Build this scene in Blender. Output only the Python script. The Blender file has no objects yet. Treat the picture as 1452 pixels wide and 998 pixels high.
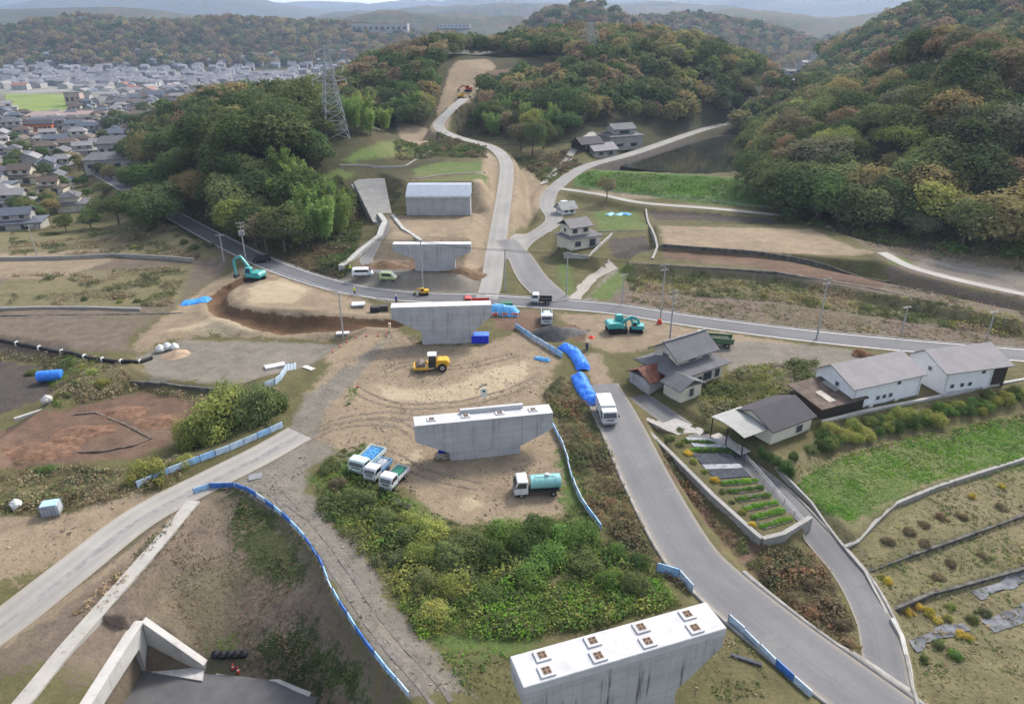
import bpy, bmesh, math, random
import numpy as np
from mathutils import Vector, Matrix

R = math.radians
rnd = random.Random(7)
nr = np.random.default_rng(11)
scene = bpy.context.scene
COL = scene.collection
# ------------------------------------------------------------------ camera model (photo pixels 1452 x 998)
F, CX, CY, HC, TH = 1000.0, 726.0, 499.0, 50.0, R(24.4)
CT, ST = math.cos(TH), math.sin(TH)

def unp(px, py, z=0.0):
    """where the sight line of a photo point meets the level z"""
    u, v = (px - CX) / F, (py - CY) / F
    t = (HC - z) / (ST + v * CT)
    return (u * t, (CT - v * ST) * t)

def proj(x, y, z):
    dz = z - HC
    f = y * CT - dz * ST
    up = y * ST + dz * CT
    return CX + F * x / f, CY - F * up / f, f

# ------------------------------------------------------------------ noise
def _hash(ix, iy, s):
    h = np.sin(ix * 127.1 + iy * 311.7 + s * 74.7) * 43758.5453
    return h - np.floor(h)

def vnoise(x, y, s=0):
    ix, iy = np.floor(x), np.floor(y)
    fx, fy = x - ix, y - iy
    fx = fx * fx * (3 - 2 * fx); fy = fy * fy * (3 - 2 * fy)
    a = _hash(ix, iy, s); b = _hash(ix + 1, iy, s); c = _hash(ix, iy + 1, s); d = _hash(ix + 1, iy + 1, s)
    return (a + (b - a) * fx) * (1 - fy) + (c + (d - c) * fx) * fy

def fbm(x, y, s=0, o=4):
    r, a, t = 0, 1.0, 0
    for i in range(o):
        r = r + a * vnoise(x, y, s + i); t += a; a *= .5; x = x * 2.03 + 5.1; y = y * 2.03 + 1.7
    return r / t

def sstep(a, b, x):
    t = np.clip((x - a) / (b - a), 0, 1)
    return t * t * (3 - 2 * t)

# ------------------------------------------------------------------ distances to polygons / polylines
def seg_dist(x, y, pts, closed=False):
    best = np.full(x.shape, 1e9); par = np.zeros(x.shape)
    n = len(pts); m = n if closed else n - 1
    for i in range(m):
        ax, ay = pts[i][:2]; bx, by = pts[(i + 1) % n][:2]
        dx, dy = bx - ax, by - ay
        l2 = dx * dx + dy * dy + 1e-9
        t = np.clip(((x - ax) * dx + (y - ay) * dy) / l2, 0, 1)
        d = np.hypot(x - ax - t * dx, y - ay - t * dy)
        w = d < best
        best = np.where(w, d, best); par = np.where(w, i + t, par)
    return best, par

def inside(x, y, pts):
    r = np.zeros(x.shape, bool); n = len(pts)
    for i in range(n):
        ax, ay = pts[i][:2]; bx, by = pts[(i + 1) % n][:2]
        if ay == by: continue
        c = ((ay > y) != (by > y)) & (x < (bx - ax) * (y - ay) / (by - ay) + ax)
        r ^= c
    return r

def sdf(x, y, pts):
    """positive inside"""
    d, _ = seg_dist(x, y, pts, True)
    return np.where(inside(x, y, pts), d, -d)

def catmull(pts, n=8):
    P = [np.array(p, float) for p in pts]
    P = [2 * P[0] - P[1]] + P + [2 * P[-1] - P[-2]]
    out = []
    for i in range(1, len(P) - 2):
        for k in range(n):
            t = k / n
            a, b, c, d = P[i - 1:i + 3]
            out.append(.5 * ((2 * b) + (c - a) * t + (2 * a - 5 * b + 4 * c - d) * t * t + (3 * b - 3 * c + d - a) * t ** 3))
    out.append(P[-2])
    return [tuple(float(q) for q in p) for p in out]

# ------------------------------------------------------------------ terrain
HILLS = [  # cx, cy, sx, sy, h
    (-71, 244, 40, 52, 21), (-112, 345, 55, 62, 14), (50, 495, 122, 150, 36), (-48, 432, 62, 80, 27), (70, 350, 62, 46, 11),
    (147, 278, 52, 80, 33), (186, 216, 50, 56, 32), (445, 680, 165, 200, 72), (430, 430, 170, 170, 60),
    (95, 1120, 120, 150, 84), (-330, 1480, 380, 190, 50), (-700, 1500, 500, 260, 66), (330, 1500, 260, 300, 70),
    (-250, 2100, 900, 300, 92), (600, 2300, 500, 400, 105), (-1500, 2600, 900, 500, 120), (1500, 1800, 700, 600, 190),
    (200, 3600, 1500, 500, 175), (-2200, 5200, 1800, 900, 240), (700, 6200, 1800, 900, 330), (2600, 5500, 1500, 900, 330), (-300, 7000, 2600, 700, 290), (-3500, 7000, 2500, 800, 330),
]
def bumps(x, y):
    acc = np.zeros(x.shape)
    for i, (cx, cy, sx, sy, h) in enumerate(HILLS):
        d2 = ((x - cx) / sx) ** 2 + ((y - cy) / sy) ** 2
        w = np.exp(-np.minimum(d2, 9) ** 1.4) * h
        if cy > 1000:
            w = w * (.72 + .56 * fbm(x / (sx * .34), y / (sy * .34), i, 3))
        elif cy > 300:
            w = w * (.86 + .28 * fbm(x / 45, y / 45, i, 3))
        acc = acc + w ** 3
    return np.cbrt(acc)

def base(x, y):
    r = x / np.maximum(y, 20)
    low = sstep(-.40, -.56, r) * sstep(165, 240, y)
    low = np.maximum(low, sstep(620, 800, y))
    mid = 6.5 * sstep(180, 330, y) + 1.5 * sstep(135, 200, y) * sstep(.1, .3, r)
    left = -2.2 * sstep(-48, -70, x) * sstep(60, 90, y)
    return (mid + left) * (1 - low) - 7.5 * low

def P(z, *px):  # photo points lying at the level z -> ground plan
    return [unp(a, b, z) for a, b in px]

def RD(*p):     # road axis: photo points with a level each
    return catmull([(*unp(a, b, z), z) for a, b, z in p], 6)

ROADS = {
    'cross': (RD((120, 236, -5.5), (180, 268, -3.5), (232, 298, -1.8), (300, 335, -.8), (380, 374, -.2), (470, 404, 0), (560, 419, 0), (700, 426, 0), (860, 437, 0), (1000, 458, 0), (1200, 482, 0), (1440, 503, 0), (1600, 516, 0)), 6.2),
    'lane': (RD((905, 562, -.3), (960, 600, -.8), (1020, 640, -1.2), (1090, 690, -1.6), (1150, 752, -1.9), (1205, 815, -2.1), (1240, 880, -1.4), (1252, 930, -.8), (1262, 985, -.5), (1290, 1080, -.5)), 3.7),
    'site': (RD((850, 545, 0), (880, 600, 0), (921, 685, 0), (972, 775, -.1), (1018, 825, -.2), (1108, 900, -.3), (1215, 980, -.4), (1345, 1075, -.5)), 6.0),
    'valley': (RD((722, 376, .5), (742, 345, 1), (784, 314, 2), (775, 290, 2.6), (785, 268, 3.4), (830, 237, 5.8), (900, 217, 6.2), (1000, 183, 7), (1062, 168, 8), (1100, 140, 9), (1135, 105, 10)), 5.0),
    'branch': (RD((790, 428, 0), (755, 395, .2), (735, 365, .6), (722, 352, .9)), 7.0),
    'haul': (RD((690, 424, 0), (697, 400, .6), (702, 360, 2.2), (710, 310, 4.6), (718, 250, 8.6), (715, 226, 10), (694, 208, 11), (645, 194, 12.3), (622, 180, 14), (640, 156, 19), (660, 140, 22)), 4.6),
    'left': (RD((-110, 960, -1.3), (10, 880, -1.2), (100, 810, -1), (200, 733, -.8), (300, 680, -.6), (370, 645, -.4), (425, 614, -.2)), 5.2),
    'edge': (RD((1250, 358, 4), (1290, 378, 3.6), (1350, 395, 3.2), (1440, 415, 2.6), (1560, 440, 2)), 3.2),
    'dam': (RD((795, 268, 3.6), (850, 276, 3), (910, 288, 2.8), (1010, 296, 2.8), (1110, 306, 3)), 3.4),
}
PIT = [(-58, 30), (-58, 49.6), (-35.9, 49.6)] + P(-7, (203, 958), (292, 952), (360, 958), (400, 968), (455, 990), (470, 1150), (200, 1150))
WING = [(-35.6, unp(203, 882, -1.6)[1]), unp(291, 953, -7)]
def retained(x):
    return np.where(x < -35.6, -.3 - .46 * np.clip(x + 38.8, 0, 4), -1.8 - 4.4 * np.clip((x + 35.6) / (WING[1][0] + 35.6), 0, 1) - 9 * (x > WING[1][0] + .4))
FENCE_TOP = P(0, (275, 697), (330, 690), (372, 712), (412, 745), (448, 790), (475, 850), (503, 892), (530, 930), (577, 987), (640, 1080))
WALL_TOP = P(0, (275, 712), (222, 775), (150, 857), (95, 920), (45, 982), (-20, 1060))
WEDGE = WALL_TOP[::-1] + FENCE_TOP + P(-7, (470, 1150), (60, 1150))
POND = P(4.6, (835, 238), (905, 208), (985, 196), (1060, 190), (1068, 246), (1000, 246), (900, 243))
TRENCH = catmull(P(0, (352, 386), (322, 400), (307, 416), (312, 433), (340, 446), (400, 452), (470, 454), (560, 460)), 4)

FILLS = [  # polygon, level, side slope
    (P(11, (470, 232), (535, 202), (610, 200), (690, 206), (698, 226), (692, 258), (575, 258), (545, 246), (500, 243)), 11, .8),
    (P(5.2, (545, 302), (670, 302), (690, 325), (665, 335), (560, 335)), 5.2, .35),
    (P(2, (480, 372), (520, 350), (690, 350), (690, 392), (560, 398)), 2, .25),
    (P(6.6, (822, 240), (905, 243), (1000, 247), (1095, 255), (1095, 258), (1000, 250), (905, 247), (822, 244)), 6.6, .36),
    (P(3.2, (930, 318), (1150, 318), (1260, 352), (1250, 372), (1080, 356), (935, 346)), 3.2, 1.2),
    (P(1.9, (905, 356), (940, 352), (1080, 362), (1260, 402), (1440, 440), (1440, 455), (1100, 385), (890, 374)), 1.9, .9),
    (P(.9, (370, 395), (450, 402), (510, 428), (430, 440), (352, 434), (345, 412)), .5, .3),
    (P(2.2, (800, 300), (860, 300), (918, 318), (915, 345), (850, 368), (800, 352)), 2.2, .7),
    (P(.6, (1190, 560), (1440, 520), (1460, 545), (1300, 573), (1170, 600), (1100, 600)), .6, 1.2),
]
CUTS = [
    (P(-2.6, (190, 505), (270, 480), (400, 476), (485, 486), (430, 522), (330, 548), (215, 545)), -2.6, .55),
    (P(-3.8, (15, 660), (20, 620), (110, 575), (200, 552), (290, 570), (260, 640), (190, 668), (100, 690)), -3.8, .4),
    (P(-4.5, (-60, 500), (60, 515), (75, 560), (15, 610), (-60, 660)), -4.5, .5),
    (P(-1.3, (925, 600), (975, 672), (1030, 742), (1080, 775), (1140, 770), (1200, 850), (1232, 935), (1185, 925), (1105, 850), (1035, 778), (965, 690)), -1.5, .6),
    (P(-1, (1110, 690), (1190, 640), (1460, 580), (1640, 545), (1640, 612), (1460, 660), (1330, 690), (1270, 715), (1200, 765)), -1, .5),
    (P(-1.8, (1200, 783), (1240, 745), (1290, 708), (1460, 655), (1640, 607), (1640, 674), (1460, 735), (1225, 812)), -1.7, 3),
    (P(-2.6, (1228, 818), (1460, 736), (1640, 675), (1640, 750), (1460, 806), (1258, 866)), -2.3, 3),
    (P(-3.4, (1262, 872), (1460, 812), (1640, 755), (1640, 1100), (1300, 1100), (1275, 985)), -2.9, 3),
    (POND, 3.6, .45),
]
PADS = [(P(-.35, (945, 618), (985, 612), (1030, 640), (1138, 744), (1082, 764), (1010, 700), (950, 640)), -.35)]
def height(x, y, rough=True, tunnel=True):
    z = base(x, y)
    b = bumps(x, y)
    z = z + b
    for pl, lv, sl in FILLS:
        xs = [p[0] for p in pl]; ys = [p[1] for p in pl]
        m = (x > min(xs) - 40) & (x < max(xs) + 40) & (y > min(ys) - 40) & (y < max(ys) + 40)
        if m.any():
            d = np.maximum(0, -sdf(x[m], y[m], pl))
            z[m] = np.maximum(z[m], lv - sl * d)
    for pl, lv, sl in CUTS:
        xs = [p[0] for p in pl]; ys = [p[1] for p in pl]
        m = (x > min(xs) - 40) & (x < max(xs) + 40) & (y > min(ys) - 40) & (y < max(ys) + 40)
        if m.any():
            d = np.maximum(0, -sdf(x[m], y[m], pl))
            z[m] = np.minimum(z[m], lv + sl * d)
    m = (x > -62) & (x < 0) & (y > 20) & (y < 80)
    if m.any():
        xm, ym = x[m], y[m]
        din = sdf(xm, ym, PIT)
        dp = np.maximum(0, -din)
        dt = np.minimum(seg_dist(xm, ym, FENCE_TOP)[0], seg_dist(xm, ym, WALL_TOP)[0])
        k = dp / (dp + dt + 1e-6)
        hh = -7 + 6.8 * k ** .8
        w = inside(xm, ym, WEDGE) & (xm > -36.2)
        if not tunnel: din = np.where(xm < -35.9, -1, din)
        w &= (xm > -36.2) | (ym > 50.4)
        zz = np.where(w, np.minimum(z[m], hh), np.where(din > 0, -7, z[m]))
        wl = WING[0][1] + (WING[1][1] - WING[0][1]) * np.clip((xm - WING[0][0]) / (WING[1][0] - WING[0][0]), 0, 1)
        z[m] = np.where(w & (ym > wl + .45), np.maximum(zz, retained(xm)), zz)
    if rough:
        near = 1 - sstep(120, 260, np.hypot(x, y))
        z = z + near * (.34 * (fbm(x / 5, y / 5, 3, 3) - .5) + .14 * (fbm(x / 1.3, y / 1.3, 9, 2) - .5))
        z = z + (1 - near) * 1.2 * (fbm(x / 14, y / 14, 5, 3) - .5) * (b > 2)
        far = sstep(900, 1600, y)
        z = z + far * (b > 6) * 9 * (fbm(x / 22, y / 22, 6, 3) - .4)
    # excavated ring
    m = (x > -75) & (x < 0) & (y > 95) & (y < 175)
    if m.any():
        d, _ = seg_dist(x[m], y[m], TRENCH)
        z[m] += -1.0 * np.exp(-(d / 1.5) ** 4) + .3 * np.exp(-((d - 3.2) / 1.0) ** 2)
    for ax, wd in ROADS.values():
        xs = [p[0] for p in ax]; ys = [p[1] for p in ax]
        m = (x > min(xs) - 15) & (x < max(xs) + 15) & (y > min(ys) - 15) & (y < max(ys) + 15)
        if not m.any(): continue
        d, t = seg_dist(x[m], y[m], ax)
        zz = np.interp(t, np.arange(len(ax)), [p[2] for p in ax])
        pr = np.array([p[:2] for p in (ax[0], ax[-1])])
        w = 1 - sstep(wd / 2 + .7, wd / 2 + 5.0, d)
        if ax is ROADS['site'][0] or ax is ROADS['lane'][0] or ax is ROADS['left'][0]:
            w = 1 - sstep(wd / 2 + .4, wd / 2 + 1.6, d)
        z[m] = z[m] * (1 - w) + (zz - .03) * w
    for pl, lv in PADS:
        xs = [p[0] for p in pl]; ys = [p[1] for p in pl]
        m = (x > min(xs) - 3) & (x < max(xs) + 3) & (y > min(ys) - 3) & (y < max(ys) + 3)
        if m.any():
            k = sstep(-.7, .1, sdf(x[m], y[m], pl)); z[m] = z[m] * (1 - k) + lv * k
    return z

def axis(core0, core1, step, lo, hi, g):
    a = list(np.arange(core0, core1 + 1e-6, step))
    s, v = step, core1
    while v < hi:
        s *= g; v += s; a.append(v)
    s, v, b = step, core0, []
    while v > lo:
        s *= g; v -= s; b.append(v)
    return np.array(b[::-1] + a)
GX = axis(-105, 120, .5, -8200, 8200, 1.028)
GY = axis(36, 185, .5, -260, 9000, 1.019)
MX, MY = np.meshgrid(GX, GY)
GZ = height(MX.ravel(), MY.ravel()).reshape(MX.shape)

def gz(x, y):
    x = np.asarray(x, float); y = np.asarray(y, float)
    i = np.clip(np.searchsorted(GX, x) - 1, 0, len(GX) - 2); j = np.clip(np.searchsorted(GY, y) - 1, 0, len(GY) - 2)
    fx = np.clip((x - GX[i]) / (GX[i + 1] - GX[i]), 0, 1); fy = np.clip((y - GY[j]) / (GY[j + 1] - GY[j]), 0, 1)
    return (GZ[j, i] * (1 - fx) + GZ[j, i + 1] * fx) * (1 - fy) + (GZ[j + 1, i] * (1 - fx) + GZ[j + 1, i + 1] * fx) * fy

_T = np.concatenate([np.arange(40, 260, .35), np.arange(260, 900, 2.0), np.arange(900, 7000, 20.0)])
def at(px, py):
    """the ground point seen at a photo point"""
    u, v = (px - CX) / F, (py - CY) / F
    d = np.array([u, CT - v * ST, -(ST + v * CT)])
    zs = HC + _T * d[2] - gz(_T * d[0], _T * d[1])
    k = np.argmax(zs < 0) if (zs < 0).any() else len(_T) - 1
    k = max(k, 1)
    a, b = zs[k - 1], zs[k]
    t = _T[k - 1] + (_T[k] - _T[k - 1]) * (a / (a - b) if a != b else .5)
    x, y = t * d[0], t * d[1]
    return Vector((x, y, float(gz(x, y))))
def A(*px):
    return [tuple(at(a, b)) for a, b in px]
def hd(p, q):
    a, b = at(*p), at(*q)
    return math.atan2(b.y - a.y, b.x - a.x)
# ------------------------------------------------------------------ materials
class NT:
    def __init__(s, tree): s.t = tree
    def n(s, kind, props=None, **inp):
        nd = s.t.nodes.new('ShaderNode' + kind)
        for k, v in (props or {}).items(): setattr(nd, k, v)
        for k, v in inp.items():
            key = int(k[1:]) if k[0] == 'i' and k[1:].isdigit() else k.replace('_', ' ')
            s.link(v, nd.inputs[key])
        return nd
    def link(s, v, sock):
        if isinstance(v, bpy.types.Node): v = v.outputs[0]
        if isinstance(v, bpy.types.NodeSocket): s.t.links.new(v, sock)
        else: sock.default_value = v
    def mix(s, f, a, b, mode='MIX'):
        nd = s.t.nodes.new('ShaderNodeMix'); nd.data_type = 'RGBA'; nd.blend_type = mode
        s.link(f, nd.inputs[0]); s.link(c4(a), nd.inputs[6]); s.link(c4(b), nd.inputs[7])
        return nd.outputs[2]
    def math(s, op, a, b=0.0):
        nd = s.t.nodes.new('ShaderNodeMath'); nd.operation = op
        s.link(a, nd.inputs[0]); s.link(b, nd.inputs[1]); return nd.outputs[0]
    def rng(s, v, a, b, c=0.0, d=1.0, smooth=False):
        nd = s.t.nodes.new('ShaderNodeMapRange')
        if smooth: nd.interpolation_type = 'SMOOTHSTEP'
        for k, q in enumerate((v, a, b, c, d)): s.link(q, nd.inputs[k])
        return nd.outputs[0]
    def noise(s, vec, scale, detail=3.0, rough=.55):
        nd = s.t.nodes.new('ShaderNodeTexNoise'); s.link(vec, nd.inputs['Vector'])
        nd.inputs['Scale'].default_value = scale; nd.inputs['Detail'].default_value = detail; nd.inputs['Roughness'].default_value = rough
        return nd.outputs[0]
def c4(c):
    if isinstance(c, (tuple, list)) and len(c) == 3: return (*c, 1)
    return c
def newmat(name):
    m = bpy.data.materials.new(name); m.use_nodes = True
    nt = NT(m.node_tree); bs = m.node_tree.nodes['Principled BSDF']
    return m, nt, bs
def pos(nt, obj=True):
    if obj: return nt.n('TexCoord').outputs['Object']
    return nt.n('NewGeometry').outputs['Position']
_M = {}
def mat(name, col, rough=.7, metal=0, var=.18, scale=1.5, col2=None, bump=0, spec=.16):
    """plain surface colour broken up by two noises"""
    if name in _M: return _M[name]
    m, nt, bs = newmat(name)
    p = pos(nt)
    n1 = nt.noise(p, scale, 4); n2 = nt.noise(p, scale * 7, 2)
    c2 = col2 or tuple(c * (1 - var * 1.6) for c in col); c1 = tuple(min(.95, c * (1 + var * .6)) for c in col)
    c = nt.mix(nt.rng(n1, .3, .7), c1, c2)
    c = nt.mix(nt.rng(n2, .45, .8, 0, .35), c, tuple(q * .7 for q in col))
    nt.link(c, bs.inputs['Base Color']); bs.inputs['Roughness'].default_value = rough; bs.inputs['Metallic'].default_value = metal
    bs.inputs['Specular IOR Level'].default_value = spec
    if bump:
        b = nt.n('Bump', Height=n2, Strength=bump, Distance=.05); nt.link(b, bs.inputs['Normal'])
    _M[name] = m; return m
def mat_concrete(name, col, stain=.5, rows=True, streak=(.08, .075, .065)):
    if name in _M: return _M[name]
    m, nt, bs = newmat(name)
    p = pos(nt)
    sc = nt.n('Mapping', Vector=p, Scale=(1.1, 1.1, .07))
    st = nt.noise(sc, 1.6, 3, .6)
    cl = nt.noise(p, .5, 4); fi = nt.noise(p, 9, 3)
    c = nt.mix(nt.rng(cl, .3, .7), tuple(q * 1.06 for q in col), tuple(q * .82 for q in col))
    c = nt.mix(nt.rng(fi, .4, .75, 0, .3), c, tuple(q * .75 for q in col))
    c = nt.mix(nt.math('MULTIPLY', nt.rng(st, .56, .72, 0, stain, True), nt.rng(cl, .3, .55, .3, 1)), c, streak)
    if rows:  # form panel joints
        br = nt.n('TexBrick', {'offset': 0.0}, Vector=nt.n('Mapping', Vector=p, Rotation=(R(90), 0, 0)).outputs[0], Scale=1.0, Mortar_Size=.02)
        br.inputs['Brick Width'].default_value = 1.8; br.inputs['Row Height'].default_value = .9
        br.inputs['Color1'].default_value = (1, 1, 1, 1); br.inputs['Color2'].default_value = (.93, .93, .93, 1); br.inputs['Mortar'].default_value = (.72, .72, .72, 1)
        c = nt.mix(1.0, c, br.outputs[0], 'MULTIPLY')
    nt.link(c, bs.inputs['Base Color']); bs.inputs['Roughness'].default_value = .85; bs.inputs['Specular IOR Level'].default_value = .2
    nt.link(nt.n('Bump', Height=fi, Strength=.25, Distance=.03), bs.inputs['Normal'])
    _M[name] = m; return m
def mat_road(name, col, tracks=.25, crack=.5):
    """worn road: attribute 'across' runs 0..1 over the width"""
    if name in _M: return _M[name]
    m, nt, bs = newmat(name)
    p = pos(nt, False)
    ac = nt.n('Attribute', {'attribute_name': 'across'}).outputs['Fac']
    n1 = nt.noise(p, .12, 4); n2 = nt.noise(p, 2.2, 4); n3 = nt.noise(p, 12, 2)
    c = nt.mix(nt.rng(n1, .3, .7), tuple(q * 1.12 for q in col), tuple(q * .84 for q in col))
    c = nt.mix(nt.rng(n2, .45, .75, 0, .3), c, tuple(q * .72 for q in col))
    c = nt.mix(nt.rng(n3, .5, .8, 0, .25), c, tuple(q * 1.35 for q in col))
    # wheel paths worn along the lane
    w = nt.math('ABSOLUTE', nt.math('SUBTRACT', nt.math('ABSOLUTE', nt.math('SUBTRACT', nt.math('ADD', ac, nt.math('MULTIPLY', n2, .05)), .52)), .24))
    c = nt.mix(nt.math('MULTIPLY', nt.rng(w, .02, .13, tracks, 0, True), nt.rng(n1, .3, .6, .5, 1)), c, tuple(q * .62 for q in col))
    # seam between the paving passes, oil and dust stains
    sm = nt.math('ABSOLUTE', nt.math('SUBTRACT', nt.math('ADD', ac, nt.math('MULTIPLY', n1, .02)), .60))
    c = nt.mix(nt.rng(sm, .004, .012, .45, 0, True), c, tuple(q * .6 for q in col))
    st = nt.noise(p, .35, 5, .7)
    c = nt.mix(nt.rng(st, .58, .68, 0, .35, True), c, tuple(q * .7 for q in col))
    c = nt.mix(nt.rng(st, .42, .30, 0, .4, True), c, (col[0] * 1.35, col[1] * 1.28, col[2] * 1.15))
    # dusty margins
    e = nt.math('ABSOLUTE', nt.math('SUBTRACT', ac, .5))
    e = nt.math('ADD', e, nt.math('MULTIPLY', nt.math('SUBTRACT', n2, .5), .1))
    c = nt.mix(nt.rng(e, .4, .5, 0, .6, True), c, (.26, .22, .17))
    vo = nt.n('TexVoronoi', {'feature': 'DISTANCE_TO_EDGE'}, Vector=nt.n('Mapping', Vector=p, Scale=(.09, .09, .09)).outputs[0], Scale=1.0)
    c = nt.mix(nt.rng(vo.outputs[0], .004, .011, crack, 0), c, tuple(q * .5 for q in col))
    nt.link(c, bs.inputs['Base Color']); bs.inputs['Roughness'].default_value = .8; bs.inputs['Specular IOR Level'].default_value = .25
    nt.link(nt.n('Bump', Height=n3, Strength=.3, Distance=.02), bs.inputs['Normal'])
    _M[name] = m; return m
def mat_leaf(name, source='OBJECT'):
    if name in _M: return _M[name]
    m, nt, bs = newmat(name)
    p = pos(nt, False)
    if source == 'OBJECT': c = nt.n('ObjectInfo').outputs['Color']
    else: c = nt.n('Attribute', {'attribute_name': 'col'}).outputs['Color']
    n1 = nt.noise(p, .55, 3, .6); n2 = nt.noise(p, 3.1, 2)
    hs = nt.n('HueSaturation', Color=c, Hue=nt.rng(n1, .3, .7, .475, .525), Saturation=nt.rng(n2, .3, .7, .8, 1.1), Value=nt.rng(n2, .3, .7, .74, 1.28))
    c = nt.mix(nt.rng(n1, .52, .75, 0, .35), hs.outputs[0], (.13, .11, .05))
    df = nt.n('BsdfDiffuse', Color=c); tr = nt.n('BsdfTranslucent', Color=c)
    mx = nt.n('MixShader', i0=.35); nt.link(df, mx.inputs[1]); nt.link(tr, mx.inputs[2])
    nt.link(mx, m.node_tree.nodes['Material Output'].inputs['Surface'])
    m.node_tree.nodes.remove(bs)
    _M[name] = m; return m

def mat_ribs(name, col, pitch=.5, axis='X', rough=.75, depth=.16, blot=.2):
    """roof sheet or tile courses: fine parallel ribs, blotched by weather"""
    if name in _M: return _M[name]
    m, nt, bs = newmat(name); p = pos(nt)
    w = nt.n('TexWave', {'wave_type': 'BANDS', 'bands_direction': axis, 'wave_profile': 'SIN'}, Vector=p, Scale=.314 / pitch, Distortion=.4).outputs['Fac']
    n1 = nt.noise(p, .5, 4); n2 = nt.noise(p, 5, 3)
    c = nt.mix(nt.rng(n1, .3, .7), tuple(q * 1.1 for q in col), tuple(q * (1 - blot) for q in col))
    c = nt.mix(nt.rng(w, 0, .45, depth * 2, 0, True), c, tuple(q * .45 for q in col))
    c = nt.mix(nt.rng(n2, .5, .8, 0, .35), c, tuple(q * .7 for q in col))
    nt.link(c, bs.inputs['Base Color']); bs.inputs['Roughness'].default_value = rough; bs.inputs['Specular IOR Level'].default_value = .15
    nt.link(nt.n('Bump', Height=w, Strength=.5, Distance=.05), bs.inputs['Normal'])
    _M[name] = m; return m

# ------------------------------------------------------------------ mesh building
def mesh_np(name, V, Q, col=None, smooth=False):
    me = bpy.data.meshes.new(name)
    V = np.asarray(V, np.float32); Q = np.asarray(Q, np.int32); k = Q.shape[1]
    me.vertices.add(len(V)); me.vertices.foreach_set('co', V.ravel())
    me.loops.add(Q.size); me.loops.foreach_set('vertex_index', Q.ravel())
    me.polygons.add(len(Q)); me.polygons.foreach_set('loop_start', np.arange(0, Q.size, k, dtype=np.int32))
    if smooth: me.polygons.foreach_set('use_smooth', np.ones(len(Q), bool))
    if col is not None:
        a = me.attributes.new('col', 'FLOAT_COLOR', 'POINT')
        c = np.ones((len(V), 4), np.float32); c[:, :3] = col; a.data.foreach_set('color', c.ravel())
    me.update(); me.validate(); return me
def link(name, me, m=None, parent=None, loc=None, rz=0):
    o = bpy.data.objects.new(name, me); COL.objects.link(o)
    if m is not None and hasattr(me, 'materials') and not me.materials: me.materials.append(m)
    if parent is not None: o.parent = parent
    if loc is not None: o.location = loc
    if rz: o.rotation_euler[2] = rz
    return o
def tag(o, label, cat, group=None):
    o['label'] = label; o['category'] = cat
    if group: o['group'] = group
    return o
def structure(o):
    o['kind'] = 'structure'; return o
def stuff(o, label=None, cat=None):
    o['kind'] = 'stuff'
    if label: o['label'] = label; o['category'] = cat
    return o
def thing(name, label, cat, loc=(0, 0, 0), rz=0, group=None):
    o = bpy.data.objects.new(name, None); COL.objects.link(o); o.empty_display_size = .2
    o.location = loc; o.rotation_euler = (0, 0, rz)
    return tag(o, label, cat, group)

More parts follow.
